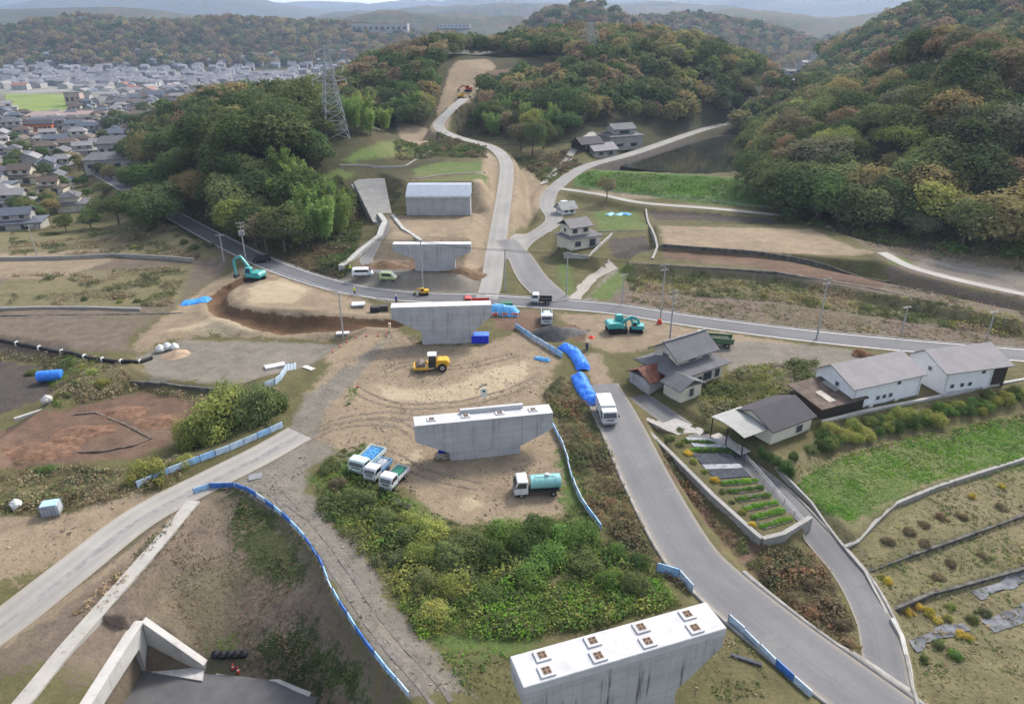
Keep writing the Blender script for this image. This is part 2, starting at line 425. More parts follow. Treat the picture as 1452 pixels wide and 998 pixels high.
class MB:
    """collects solids; build() links them as one mesh object"""
    def __init__(s): s.bm = bmesh.new()
    def box(s, x, y, z, sx, sy, sz, rz=0, ry=0, rx=0, taper=1.0):
        """centre x, y; z is the underside"""
        M = Matrix.Translation((x, y, z)) @ Matrix.Rotation(rz, 4, 'Z') @ Matrix.Rotation(ry, 4, 'Y') @ Matrix.Rotation(rx, 4, 'X')
        vs = []
        for k, t in ((0, 1.0), (1, taper)):
            for a, b in ((-1, -1), (1, -1), (1, 1), (-1, 1)):
                vs.append(s.bm.verts.new(M @ Vector((a * sx / 2 * t, b * sy / 2 * t, k * sz))))
        for f in ((3, 2, 1, 0), (4, 5, 6, 7), (0, 1, 5, 4), (1, 2, 6, 5), (2, 3, 7, 6), (3, 0, 4, 7)):
            s.bm.faces.new([vs[i] for i in f])
        return s
    def prism(s, prof, a, b, axis='y'):
        """profile of (u, z) swept from a to b along y (u is x) or along x (u is y)"""
        mk = (lambda u, z, t: (u, t, z)) if axis == 'y' else (lambda u, z, t: (t, u, z))
        A0 = [s.bm.verts.new(mk(u, z, a)) for u, z in prof]; B0 = [s.bm.verts.new(mk(u, z, b)) for u, z in prof]
        n = len(prof)
        s.bm.faces.new(A0); s.bm.faces.new(B0[::-1])
        for i in range(n): s.bm.faces.new((A0[(i + 1) % n], A0[i], B0[i], B0[(i + 1) % n]))
        return s
    def slab(s, poly, z0, z1):
        """plan polygon extruded from z0 to z1"""
        lo = [s.bm.verts.new((x, y, z0)) for x, y in poly]; hi = [s.bm.verts.new((x, y, z1)) for x, y in poly]
        n = len(poly)
        s.bm.faces.new(lo[::-1]); s.bm.faces.new(hi)
        for i in range(n): s.bm.faces.new((lo[i], lo[(i + 1) % n], hi[(i + 1) % n], hi[i]))
        return s
    def tube(s, p, q, r0, r1=None, n=8):
        p, q = Vector(p), Vector(q); r1 = r0 if r1 is None else r1
        d = (q - p)
        if d.length < 1e-6: return s
        d.normalize(); u = d.orthogonal().normalized(); w = d.cross(u)
        a = [s.bm.verts.new(p + (u * math.cos(2 * math.pi * i / n) + w * math.sin(2 * math.pi * i / n)) * r0) for i in range(n)]
        b = [s.bm.verts.new(q + (u * math.cos(2 * math.pi * i / n) + w * math.sin(2 * math.pi * i / n)) * r1) for i in range(n)]
        s.bm.faces.new(a[::-1]); s.bm.faces.new(b)
        for i in range(n): s.bm.faces.new((a[i], a[(i + 1) % n], b[(i + 1) % n], b[i]))
        return s
    def path(s, pts, r, n=6):
        for p, q in zip(pts[:-1], pts[1:]): s.tube(p, q, r, r, n)
        return s
    def sheet(s, grid):
        """grid of points -> quads"""
        vv = [[s.bm.verts.new(p) for p in row] for row in grid]
        for i in range(len(vv) - 1):
            for j in range(len(vv[0]) - 1):
                s.bm.faces.new((vv[i][j], vv[i][j + 1], vv[i + 1][j + 1], vv[i + 1][j]))
        return s
    def quad(s, *p):
        s.bm.faces.new([s.bm.verts.new(q) for q in p]); return s
    def mesh(s, name, bevel=0, smooth=False, segs=1):
        if bevel:
            bmesh.ops.bevel(s.bm, geom=s.bm.edges[:], offset=bevel, segments=segs, affect='EDGES', clamp_overlap=True)
        bmesh.ops.recalc_face_normals(s.bm, faces=s.bm.faces[:])
        me = bpy.data.meshes.new(name); s.bm.to_mesh(me); s.bm.free()
        if smooth:
            for p in me.polygons: p.use_smooth = True
        return me
    def build(s, name, m, parent=None, bevel=0, smooth=False, loc=None, rz=0, segs=1):
        return link(name, s.mesh(name, bevel, smooth, segs), m, parent, loc, rz)

_KIDS = {}
def kids(o):
    """children of a finished prototype, looked up once"""
    if o.name not in _KIDS: _KIDS[o.name] = [(c, kids(c)) for c in o.children]
    return _KIDS[o.name]
def copy_tree(o, parent=None, ch=None):
    c = o.copy(); COL.objects.link(c)
    if parent is not None: c.parent = parent
    for k, kk in (kids(o) if ch is None else ch): copy_tree(k, c, kk)
    return c
# ------------------------------------------------------------------ world, sun, air, camera
SUN_EL, SUN_AZ = R(42), R(38)      # azimuth measured from +Y towards +X
world = bpy.data.worlds.new('World'); scene.world = world; world.use_nodes = True
wn = NT(world.node_tree)
sky = wn.n('TexSky', {'sky_type': 'NISHITA', 'sun_disc': False, 'sun_elevation': SUN_EL, 'sun_rotation': SUN_AZ, 'air_density': 1.0, 'dust_density': 3.0, 'ozone_density': 1.0})
cloud = wn.n('HueSaturation', Color=sky, Saturation=.5, Value=1.0)
bg = world.node_tree.nodes['Background']; wn.link(cloud, bg.inputs['Color']); bg.inputs['Strength'].default_value = .125
sl = bpy.data.lights.new('sun', 'SUN'); sl.energy = 1.5; sl.angle = R(10); sl.color = (1, .925, .82)
so = bpy.data.objects.new('sun', sl); COL.objects.link(so)
sd = Vector((math.sin(SUN_AZ) * math.cos(SUN_EL), math.cos(SUN_AZ) * math.cos(SUN_EL), math.sin(SUN_EL)))
so.rotation_euler = (-sd).to_track_quat('-Z', 'Y').to_euler(); so.location = sd * 400

cam = bpy.data.cameras.new('camera'); co = bpy.data.objects.new('camera', cam); COL.objects.link(co)
co.location = (0, 0, HC); co.rotation_euler = (R(90) - TH, 0, 0)
cam.sensor_fit = 'HORIZONTAL'; cam.sensor_width = 36; cam.lens = 36 * F / 1452; cam.clip_end = 30000; cam.clip_start = .5
scene.camera = co
scene.view_settings.view_transform = 'Standard'; scene.view_settings.look = 'None'
scene.view_settings.exposure = 1.5; scene.view_settings.gamma = 1.0
scene.render.film_transparent = False
scene.cycles.use_denoising = True
scene.cycles.max_bounces = 5; scene.cycles.diffuse_bounces = 3; scene.cycles.glossy_bounces = 2; scene.cycles.transmission_bounces = 2
scene.cycles.volume_bounces = 0; scene.cycles.caustics_reflective = False; scene.cycles.caustics_refractive = False

hz = MB().box(0, 4500, -11, 19000, 11000, 560).mesh('haze')
m = bpy.data.materials.new('air'); m.use_nodes = True; t = m.node_tree
t.nodes.remove(t.nodes['Principled BSDF'])
pv = t.nodes.new('ShaderNodeVolumePrincipled'); pv.inputs['Color'].default_value = (.52, .69, 1.0, 1); pv.inputs['Density'].default_value = .00011; pv.inputs['Anisotropy'].default_value = .2
t.links.new(pv.outputs[0], t.nodes['Material Output'].inputs['Volume'])
stuff(link('haze', hz, m), 'pale blue haze over the valley and the far hills', 'haze')

# ------------------------------------------------------------------ ground: one sheet, its cover read from distance fields
COVER = [  # name, edge raggedness (m), colours (light, dark, third), polygons of photo points; later ones lie on top
 ('deadgrass', 1.6, (.155, .122, .095), (.10, .08, .064), (.10, .095, .05), [
   [(-45, 340), (330, 345), (320, 385), (180, 480), (190, 500), (-45, 505)],
   [(860, 372), (1260, 400), (1500, 440), (1500, 500), (1200, 475), (1000, 450), (860, 430)],
   [(-45, 980), (275, 700), (330, 690), (372, 712), (412, 745), (448, 790), (475, 850), (503, 892), (530, 930), (577, 987)],
   [(1110, 690), (1200, 765), (1225, 812), (1258, 866), (1275, 985), (1300, 1000), (1520, 1000), (1520, 580), (1190, 640)],
   [(1180, 320), (1500, 350), (1500, 440), (1260, 400), (1230, 352)],
   [(480, 355), (690, 350), (690, 405), (520, 405)],
 ]),
 ('meadow', 1.6, (.155, .138, .075), (.105, .098, .052), (.19, .155, .10), [
   [(1110, 650), (1190, 640), (1660, 540), (1660, 1000), (1300, 1000), (1275, 985), (1258, 866), (1225, 812), (1200, 765), (1130, 700)],
   [(885, 376), (1000, 382), (1100, 392), (1250, 416), (1500, 470), (1500, 486), (1300, 455), (1100, 425), (900, 412)],
   [(-45, 322), (300, 345), (310, 366), (-45, 362)], [(20, 390), (130, 384), (215, 380), (275, 374), (250, 430), (150, 436), (-45, 434)],
 ]),
 ('dirt', 1.1, (.24, .19, .132), (.17, .133, .092), (.295, .236, .16), [
   [(440, 625), (432, 560), (470, 515), (540, 462), (600, 490), (690, 488), (760, 462), (792, 510), (768, 560), (790, 610), (812, 690), (800, 728), (760, 738), (700, 742), (620, 738), (585, 700), (556, 690), (515, 640), (480, 640)],
   [(345, 400), (400, 385), (470, 410), (530, 440), (430, 445), (350, 440), (325, 425)],
   [(185, 490), (230, 452), (300, 400), (330, 385), (360, 378), (520, 425), (565, 458), (540, 468), (490, 482), (300, 472), (240, 482), (200, 502)],
   [(-45, 735), (100, 728), (190, 700), (250, 690), (150, 760), (-45, 850)],
   [(-45, 915), (200, 770), (275, 705), (265, 735), (40, 990), (-10, 1000)],
   [(790, 445), (870, 446), (1000, 468), (1150, 490), (1170, 500), (1100, 522), (1040, 510), (960, 480), (900, 500), (860, 500), (820, 480)],
   [(935, 320), (1150, 325), (1245, 360), (1100, 362), (940, 350)],
   [(638, 98), (650, 86), (690, 84), (704, 94), (690, 115), (675, 132), (664, 148), (640, 156), (618, 160), (632, 120)],
   [(722, 230), (745, 236), (775, 262), (790, 280), (752, 312), (712, 358), (704, 358)],
   [(690, 214), (710, 228), (703, 300), (690, 385), (655, 385), (664, 345), (668, 300)],
   [(548, 306), (668, 306), (676, 350), (548, 345)],
   [(820, 505), (850, 500), (870, 545), (852, 552), (836, 535)],
   [(560, 170), (640, 165), (625, 200), (580, 205)],
   [(440, 500), (500, 478), (560, 470), (470, 520)],
   [(830, 262), (930, 268), (935, 282), (850, 275)],
   [(-45, 360), (150, 352), (160, 370), (80, 395), (-45, 395)],
 ]),
 ('earth', .8, (.14, .09, .063), (.09, .06, .045), (.20, .145, .105), [
   [(-45, 620), (110, 578), (200, 555), (285, 570), (255, 625), (190, 650), (100, 655), (-45, 660)],
   [(942, 352), (1080, 362), (1262, 400), (1250, 410), (1080, 380), (940, 366)],
   [(556, 375), (590, 366), (620, 384), (668, 384), (690, 372), (688, 398), (640, 392), (520, 398), (530, 380)],
   [(912, 590), (960, 665), (1020, 745), (1080, 780), (1120, 830), (1090, 835), (1020, 765), (955, 680)],
   [(700, 440), (760, 440), (790, 470), (740, 470), (700, 465)],
   [(690, 100), (740, 94), (800, 96), (770, 110), (710, 122), (675, 140)],
   [(790, 462), (800, 480), (830, 482), (836, 468), (810, 460)],
 ]),
 ('sand', 1.3, (.34, .285, .195), (.28, .228, .155), (.38, .325, .235), [
   [(530, 545), (590, 552), (640, 545), (690, 525), (745, 512), (752, 530), (700, 562), (620, 572), (550, 566)],
   [(560, 648), (592, 640), (600, 655), (575, 662)], [(650, 712), (672, 704), (686, 716), (668, 724)],
   [(350, 410), (400, 395), (440, 410), (420, 430), (360, 430)], [(230, 470), (300, 450), (420, 466), (300, 474)],
 ]),
 ('trench', .3, (.12, .075, .042), (.085, .05, .03), (.16, .10, .06), []),
 ('gravel', .9, (.18, .162, .135), (.13, .118, .098), (.225, .20, .165), [
   [(195, 505), (262, 480), (480, 488), (432, 520), (330, 545), (215, 540)],
   [(480, 530), (560, 468), (500, 545), (462, 580), (440, 640), (400, 668), (330, 690), (360, 650), (410, 605), (435, 560)],
   [(355, 665), (440, 620), (480, 640), (440, 660), (432, 690), (470, 745), (530, 800), (560, 870), (605, 905), (660, 985), (580, 985), (530, 925), (500, 880), (478, 840), (450, 785), (412, 742), (372, 708), (330, 686)],
   [(1000, 480), (1160, 490), (1240, 500), (1150, 540), (1040, 530)],
   [(830, 425), (870, 372), (885, 378), (850, 425)],
   [(500, 378), (700, 400), (692, 415), (560, 412), (480, 398)],
   [(1260, 360), (1330, 362), (1500, 395), (1500, 425), (1300, 385)],
 ]),
 ('soil', .7, (.075, .065, .055), (.05, .045, .04), (.09, .075, .06), [
   [(-30, 505), (55, 520), (72, 560), (-45, 605), (-30, 640)],
   [(835, 240), (910, 210), (990, 196), (1060, 190), (1068, 246), (1000, 246), (900, 243)],
   [(862, 340), (915, 335), (925, 355), (870, 366)], [(918, 299), (1010, 303), (1110, 311), (1095, 318), (1000, 313), (930, 312)],
 ]),
 ('grass', 1.3, (.095, .135, .04), (.065, .095, .03), (.14, .14, .06), [
   [(1125, 690), (1185, 648), (1500, 588), (1520, 650), (1330, 680), (1270, 706), (1205, 745), (1165, 725)],
   [(485, 228), (532, 205), (600, 206), (585, 226), (500, 230)], [(585, 240), (625, 230), (685, 230), (682, 244), (590, 250)], [(600, 258), (690, 250), (690, 262), (600, 264)],
   [(440, 256), (480, 240), (505, 246), (470, 268)],
   [(840, 300), (905, 298), (918, 325), (850, 328)],
   [(1270, 365), (1300, 372), (1290, 382), (1255, 375)],
   [(790, 372), (806, 375), (815, 420), (800, 420)], [(835, 420), (880, 378), (900, 378), (862, 428)],
   [(500, 640), (520, 628), (540, 690), (600, 715), (620, 735), (560, 725), (440, 680)],
   [(790, 640), (812, 650), (830, 730), (850, 745), (820, 748), (800, 720)],
   [(600, 900), (760, 910), (760, 925), (640, 925)], [(425, 905), (470, 912), (518, 955), (532, 985), (470, 985), (440, 940)], [(300, 915), (330, 905), (345, 925), (315, 930)],
 ]),
 ('dam', .6, (.075, .135, .03), (.05, .095, .024), (.10, .12, .045), [
   [(815, 246), (905, 244), (1000, 249), (1090, 256), (1100, 294), (1000, 290), (900, 276), (815, 264)],
 ]),
 ('darkgreen', 1.8, (.055, .075, .026), (.04, .05, .022), (.09, .085, .04), [
   [(330, 690), (372, 714), (420, 775), (440, 830), (400, 830), (350, 800), (335, 740)],
   [(360, 940), (390, 885), (450, 900), (500, 940), (530, 985), (450, 985), (420, 965)],
 ]),
]
NQ = MX.size
xs_, ys_ = MX.ravel(), MY.ravel()
fields = {}
for nm, rg, *_r, polys in COVER:
    f = np.full(NQ, -9.0)
    for pp in polys:
        w = A(*pp)
        bx = [p[0] for p in w]; by = [p[1] for p in w]
        mk = (xs_ > min(bx) - 10) & (xs_ < max(bx) + 10) & (ys_ > min(by) - 10) & (ys_ < max(by) + 10)
        if mk.any(): f[mk] = np.maximum(f[mk], np.clip(sdf(xs_[mk], ys_[mk], w), -9, 9))
    fields[nm] = f
mk = (xs_ > -75) & (xs_ < 5) & (ys_ > 90) & (ys_ < 175)
fields['trench'][mk] = 2.0 - seg_dist(xs_[mk], ys_[mk], TRENCH)[0]
bump_all = bumps(xs_, ys_)
fields['woods'] = np.clip((bump_all - 3.2), -9, 9)
ny, nx = MX.shape
idx = np.arange(NQ).reshape(ny, nx)
Q = np.stack([idx[:-1, :-1].ravel(), idx[:-1, 1:].ravel(), idx[1:, 1:].ravel(), idx[1:, :-1].ravel()], 1)
me = mesh_np('ground', np.stack([xs_, ys_, GZ.ravel()], 1), Q, smooth=True)
for nm, f in fields.items():
    me.attributes.new(nm, 'FLOAT', 'POINT').data.foreach_set('value', f.astype(np.float32))
m, nt, bs = newmat('ground_cover')
p = pos(nt, False)
nA = nt.noise(p, .06, 5, .6); nB = nt.noise(p, .45, 5, .65); nC = nt.noise(p, 2.6, 4, .6); nD = nt.noise(p, 13, 2)
def soil(a, b, c):
    q = nt.mix(nt.rng(nB, .35, .65), a, b)
    q = nt.mix(nt.rng(nA, .48, .7, 0, .7), q, c)
    q = nt.mix(nt.rng(nC, .42, .75, 0, .5), q, tuple(k * .62 for k in b))
    return nt.mix(nt.rng(nD, .5, .8, 0, .3), q, tuple(min(.6, k * 1.5) for k in a))
cur = soil((.105, .10, .045), (.07, .065, .032), (.15, .12, .07))
at_ = lambda nm: nt.n('Attribute', {'attribute_name': nm}).outputs['Fac']
edge = nt.math('ADD', nt.math('SUBTRACT', nB, .5), nt.math('MULTIPLY', nt.math('SUBTRACT', nC, .5), .6))
for nm, rg, a, b, c, polys in [('woods', 2.0, (.055, .055, .028), (.04, .04, .022), (.09, .07, .04), [])] + COVER:
    v = nt.math('ADD', at_(nm), nt.math('MULTIPLY', edge, rg * 5.0))
    cur = nt.mix(nt.rng(v, -.45 * rg, .45 * rg, 0, 1, True), cur, soil(a, b, c))
# far wooded ridges: crowns read as mottling
cd = nt.n('SeparateXYZ', Vector=p).outputs['Y']
fr = nt.noise(p, .045, 4, .7); fr2 = nt.noise(p, .012, 3, .6)
fcol = nt.mix(nt.rng(fr2, .4, .62), nt.mix(nt.rng(fr, .4, .6), (.035, .048, .024), (.065, .068, .032)), nt.mix(nt.rng(fr, .4, .6), (.05, .05, .026), (.10, .065, .036)))
cur = nt.mix(nt.math('MULTIPLY', nt.rng(cd, 700, 900), nt.rng(at_('woods'), -2, 2)), cur, fcol)
# the plain: plots and roofs too far to part
fc = nt.n('TexVoronoi', Vector=nt.n('Mapping', Vector=p, Scale=(.03, .02, .03)).outputs[0], Scale=1.0)
cur = nt.mix(nt.math('MULTIPLY', nt.rng(cd, 650, 900), nt.rng(at_('woods'), 1, -2)), cur, nt.mix(fc.outputs[0], (.16, .16, .14), (.3, .3, .3)))
nt.link(cur, bs.inputs['Base Color']); bs.inputs['Roughness'].default_value = .95; bs.inputs['Specular IOR Level'].default_value = .1
bh = nt.math('ADD', nt.math('MULTIPLY', nB, .6), nt.math('ADD', nt.math('MULTIPLY', nC, .3), nt.math('MULTIPLY', nD, .06)))
nt.link(nt.n('Bump', Height=bh, Strength=.7, Distance=.5), bs.inputs['Normal'])
structure(link('ground', me, m))

# ------------------------------------------------------------------ roads and paths: draped strips
def strip(name, ax, wd, m, lift=.05, off=0.0, thick=0, wob=0.0):
    """strip of width wd along ax (x, y), draped on the ground"""
    pts = [np.array(p[:2]) for p in ax]
    q = [pts[0]]
    for a, b in zip(pts[:-1], pts[1:]):
        n = max(1, int(np.linalg.norm(b - a) / 1.2))
        for i in range(1, n + 1): q.append(a + (b - a) * i / n)
    q = np.array(q); tg = np.gradient(q, axis=0); tg /= np.linalg.norm(tg, axis=1)[:, None] + 1e-9
    nn = np.stack([tg[:, 1], -tg[:, 0]], 1)      # to the right of travel
    K = 9 if wd > 1 else 3
    V, ac = [], []
    for k in range(K):
        s = (k / (K - 1) - .5) * wd + off
        w = q + nn * s
        if wob and k in (0, K - 1):
            w = w + nn * ((vnoise(q[:, 0] * .5, q[:, 1] * .5, 40 + k) - .5) * wob)[:, None]
        dist = np.hypot(w[:, 0], w[:, 1])
        z = gz(w[:, 0], w[:, 1]) + lift + .12 * sstep(120, 300, dist) + thick
        V.append(np.stack([w[:, 0], w[:, 1], z], 1)); ac.append(np.full(len(q), k / (K - 1)))
    if thick:
        V = [V[0] - [0, 0, thick + .3]] + V + [V[-1] - [0, 0, thick + .3]]; ac = [ac[0]] + ac + [ac[-1]]; K += 2
    V = np.stack(V, 1).reshape(-1, 3); ac = np.stack(ac, 1).ravel()
    ii = np.arange(len(q) * K).reshape(len(q), K)
    Qs = np.stack([ii[:-1, :-1].ravel(), ii[:-1, 1:].ravel(), ii[1:, 1:].ravel(), ii[1:, :-1].ravel()], 1)[:, ::-1]
    me = mesh_np(name, V, Qs)
    me.attributes.new('across', 'FLOAT', 'POINT').data.foreach_set('value', ac.astype(np.float32))
    return structure(link(name, me, m))
ASPH = mat_road('worn_asphalt', (.135, .135, .14), crack=0)
ASPH2 = mat_road('grey_asphalt', (.105, .105, .114), crack=0)
CONC = mat_road('concrete_paving', (.27, .26, .24), .35, 0)
KERB = mat('kerb_concrete', (.25, .24, .225), .85, var=.25, scale=.8)
strip('road_crossing', ROADS['cross'][0], 6.0, ASPH2)
strip('road_through_site', ROADS['site'][0], 6.0, ASPH, .06)
strip('valley_road', ROADS['valley'][0], 4.6, mat_road('pale_asphalt', (.19, .186, .178), crack=0), .055)
strip('branch_road', ROADS['branch'][0], 7.0, ASPH, .12)
strip('haul_road', ROADS['haul'][0], 4.6, mat_road('haul_paving', (.23, .222, .21), crack=0), .07)
strip('lane', ROADS['lane'][0], 3.6, mat_road('lane_asphalt', (.115, .115, .12), crack=0), .05)
strip('concrete_road', ROADS['left'][0], 5.0, CONC, .06)
strip('field_path', ROADS['edge'][0], 2.6, CONC, .05)
strip('dam_path', ROADS['dam'][0], 3.0, CONC, .05)
strip('kerb', ROADS['site'][0], .35, KERB, .05, off=3.2, thick=.12)
strip('kerb', ROADS['site'][0][24:], .9, KERB, .05, off=-3.5, thick=.05)
strip('kerb', ROADS['cross'][0][18:], .3, KERB, .05, off=-3.2, thick=.1)
strip('kerb', ROADS['valley'][0][9:], .3, KERB, .06, off=2.5, thick=.1)
strip('kerb', ROADS['lane'][0][12:], .3, KERB, .05, off=-1.95, thick=.12)
LINE = mat('road_paint', (.72, .72, .70), .6, var=.2, scale=3)
strip('road_marking', ROADS['cross'][0], .16, LINE, .07, off=2.6)
strip('road_marking', ROADS['cross'][0], .16, LINE, .07, off=-2.6)
# dark patched strip down the concrete road, gutter stones
strip('road_patch', ROADS['left'][0], .7, mat('patch', (.24, .235, .23), .85), .075, off=.35, wob=.5)
strip('track', catmull(A((560, 396), (520, 372), (530, 350), (545, 320), (520, 290), (505, 262)), 6), 3.0, mat_road('track_asphalt', (.15, .15, .15), crack=0), .08)
strip('path', catmull(A((815, 425), (840, 395), (870, 375)), 5), 2.6, mat_road('gravel_track', (.27, .25, .22), crack=0), .05, wob=1.2)
strip('path', catmull(A((770, 262), (800, 232), (822, 205), (845, 190)), 5), 3, mat_road('gravel_track2', (.27, .26, .23), crack=0), .1, wob=.8)
structure(MB().slab([(-57, 39), (-36, 39)] + [unp(a, b, -7) for a, b in ((400, 1100), (452, 992), (420, 975), (385, 966), (345, 961), (290, 957), (206, 956))] + [(-36.2, 49.4), (-57, 49.4)], -7.4, -6.76).build('road_in_culvert', mat('culvert_asphalt', (.10, .10, .105), .85, var=.15, scale=.5)))
pool = link('pond_water', MB().slab([(p[0], p[1]) for p in P(5.0, (915, 206), (985, 196), (1062, 188), (1072, 247), (1000, 247), (930, 243), (880, 236))], 4.0, 5.0).mesh('pond_water'))
m, nt, bs = newmat('water'); bs.inputs['Base Color'].default_value = (.028, .03, .024, 1); bs.inputs['Roughness'].default_value = .04
nt.link(nt.n('Bump', Height=nt.noise(pos(nt, False), 1.2, 2), Strength=.05, Distance=.1), bs.inputs['Normal'])
pool.data.materials.append(m); structure(pool)

# earth over the culvert: the same ground carried on above the tunnel
cx_, cy_ = np.meshgrid(np.arange(-60.5, -35.6, .5), np.arange(28, 51.1, .5)); cs = cx_.shape; cx_, cy_ = cx_.ravel(), cy_.ravel()
cz = height(cx_, cy_, True, False) + .03
cz = np.where(cx_ > -39, np.minimum(cz, retained(cx_) + .03), cz)
ci = np.arange(len(cx_)).reshape(cs)
me = mesh_np('embankment', np.stack([cx_, cy_, cz], 1), np.stack([ci[:-1, :-1].ravel(), ci[:-1, 1:].ravel(), ci[1:, 1:].ravel(), ci[1:, :-1].ravel()], 1), smooth=True)
for nm, f in fields.items():
    g_ = f.reshape(MX.shape); i_ = np.searchsorted(GX, cx_) - 1; j_ = np.searchsorted(GY, cy_) - 1
    me.attributes.new(nm, 'FLOAT', 'POINT').data.foreach_set('value', g_[np.clip(j_, 0, ny - 1), np.clip(i_, 0, nx - 1)].astype(np.float32))
structure(link('embankment', me, bpy.data.materials['ground_cover']))
TRK = mat('tyre_mark', (.185, .15, .112), .95, var=.3, scale=1.5)
for pts in (((430, 625), (470, 600), (540, 588), (600, 592), (680, 590), (740, 572)), ((450, 615), (500, 600), (560, 600), (585, 612)), ((500, 545), (520, 560), (570, 575), (650, 572), (720, 555), (765, 535)),
            ((540, 530), (580, 515), (650, 520), (740, 500)), ((470, 650), (540, 640), (600, 670), (680, 690))):
    for o_ in (-.75, .75): strip('tyre_track', catmull(A(*pts), 6), .42, TRK, .035, off=o_, wob=.25)
for pts in (((395, 700), (470, 790), (530, 880), (600, 960), (630, 1000)), ((350, 690), (430, 740))):
    for o_ in (-.7, .7): strip('tyre_track', catmull(A(*pts), 6), .4, mat('tyre_mark_grey', (.165, .152, .132), .95, var=.3, scale=1.5), .035, off=o_, wob=.25)
# ------------------------------------------------------------------ foliage
def leaf_quads(c, nrm, size, tilt=.6, rg=nr, aspect=.8):
    """leaf quads at centres c, facing roughly along nrm"""
    n = len(c)
    d = nrm + rg.normal(0, tilt, (n, 3)); d /= np.linalg.norm(d, axis=1)[:, None] + 1e-9
    r = rg.normal(0, 1, (n, 3)); u = np.cross(d, r); u /= np.linalg.norm(u, axis=1)[:, None] + 1e-9
    v = np.cross(d, u)
    s = (np.asarray(size) * rg.uniform(.65, 1.35, n))[:, None] / 2
    u = u * s; v = v * s * aspect
    V = np.stack([c - u * 1.1 - v * .3, c + v * -1.0 + u * .2, c + u * 1.1 + v * .4, c - u * .2 + v], 1).reshape(-1, 3)
    return V, np.arange(n * 4, dtype=np.int32).reshape(n, 4)

def sphere_pts(n, rg=nr):
    d = rg.normal(0, 1, (n, 3)); return d / np.linalg.norm(d, axis=1)[:, None]

def crown_cloud(kind, n, seed):
    """leaf centres and normals of a crown of unit height (trunk foot at 0)"""
    g = np.random.default_rng(seed)
    C, Nn = [], []
    if kind == 'round':
        k = 13; ctr = []
        for i in range(k):
            d = sphere_pts(1, g)[0]; d[2] = d[2] * .75 + .12
            ctr.append(np.array([0, 0, g.uniform(.52, .64)]) + d * np.array([.29, .29, .27]) * g.uniform(.5, 1.12))
        ctr.append(np.array([0, 0, .62])); rad = [g.uniform(.10, .22) for _ in ctr]; rad[-1] = .25
        ctr = np.array(ctr); rad = np.array(rad); w = rad ** 2 / (rad ** 2).sum()
        for c, r, f in zip(ctr, rad, w):
            m = int(n * f * 1.7); d = sphere_pts(m, g); d[:, 2] = np.where(d[:, 2] < -.55, -d[:, 2], d[:, 2])
            p = c + d * r * np.where(g.random(m) < .2, g.uniform(1.05, 1.42, m), g.uniform(.8, 1.06, m))[:, None] * np.array([1, 1, .9])
            dist = np.linalg.norm(p[:, None] - ctr[None], axis=2) / rad[None]
            keep = (dist < .78).sum(1) == 0
            C.append(p[keep]); Nn.append(d[keep] * .8 + np.array([0, 0, .35]))
    elif kind == 'plume':      # bamboo: leaning feathery culms
        k = 15
        for i in range(k):
            a = g.uniform(0, 6.283); r0 = g.uniform(0, .16); lean = g.uniform(.05, .26); h = g.uniform(.72, 1.0)
            m = n // k; t = g.uniform(.18, 1, m) ** .8
            rad = .075 * np.sin(np.clip(t, .05, .98) * 3.0) + .02
            d = sphere_pts(m, g)
            x = math.cos(a) * (r0 + lean * t ** 2.2); y = math.sin(a) * (r0 + lean * t ** 2.2)
            p = np.stack([x, y, t * h - .12 * lean * t ** 5], 1) + d * rad[:, None] * np.array([1, 1, 1.3])
            C.append(p); Nn.append(d * .7 + np.array([0, 0, .5]))
    elif kind == 'cone':       # evergreen conifer
        m = n; t = g.uniform(0, 1, m) ** .7
        lay = np.sin(t * 40) * .18 + 1
        rad = (.03 + .24 * t) * lay * g.uniform(.75, 1.05, m); a = g.uniform(0, 6.283, m)
        p = np.stack([np.cos(a) * rad, np.sin(a) * rad, 1 - t * .85 - rad * .25], 1)
        C.append(p); Nn.append(np.stack([np.cos(a), np.sin(a), np.full(m, .6)], 1))
    elif kind == 'bush':
        k = 15; ctr = [np.array([0, 0, .3])]; rad = [.40]
        for i in range(k):
            a = g.uniform(0, 6.283); r = g.uniform(.15, .72)
            ctr.append(np.array([math.cos(a) * r, math.sin(a) * r, g.uniform(.05, .72 - r * .5)])); rad.append(g.uniform(.12, .32))
        ctr = np.array(ctr); rad = np.array(rad); w = rad ** 2 / (rad ** 2).sum()
        for c, r, f in zip(ctr, rad, w):
            m = int(n * f * 1.7); d = sphere_pts(m, g)
            p = c + d * r * np.where(g.random(m) < .25, g.uniform(1.05, 1.6, m), g.uniform(.75, 1.08, m))[:, None]
            dist = np.linalg.norm(p[:, None] - ctr[None], axis=2) / rad[None]
            keep = ((dist < .7).sum(1) == 0) & (p[:, 2] > -.03)
            C.append(p[keep]); Nn.append(d[keep] * .8 + np.array([0, 0, .4]))
    return np.concatenate(C), np.concatenate(Nn)

def crown_mesh(kind, n, seed, leaf):
    c, d = crown_cloud(kind, n, seed)
    V, Q = leaf_quads(c, d, np.full(len(c), leaf), .55, np.random.default_rng(seed + 5))
    return mesh_np('crown', V, Q)

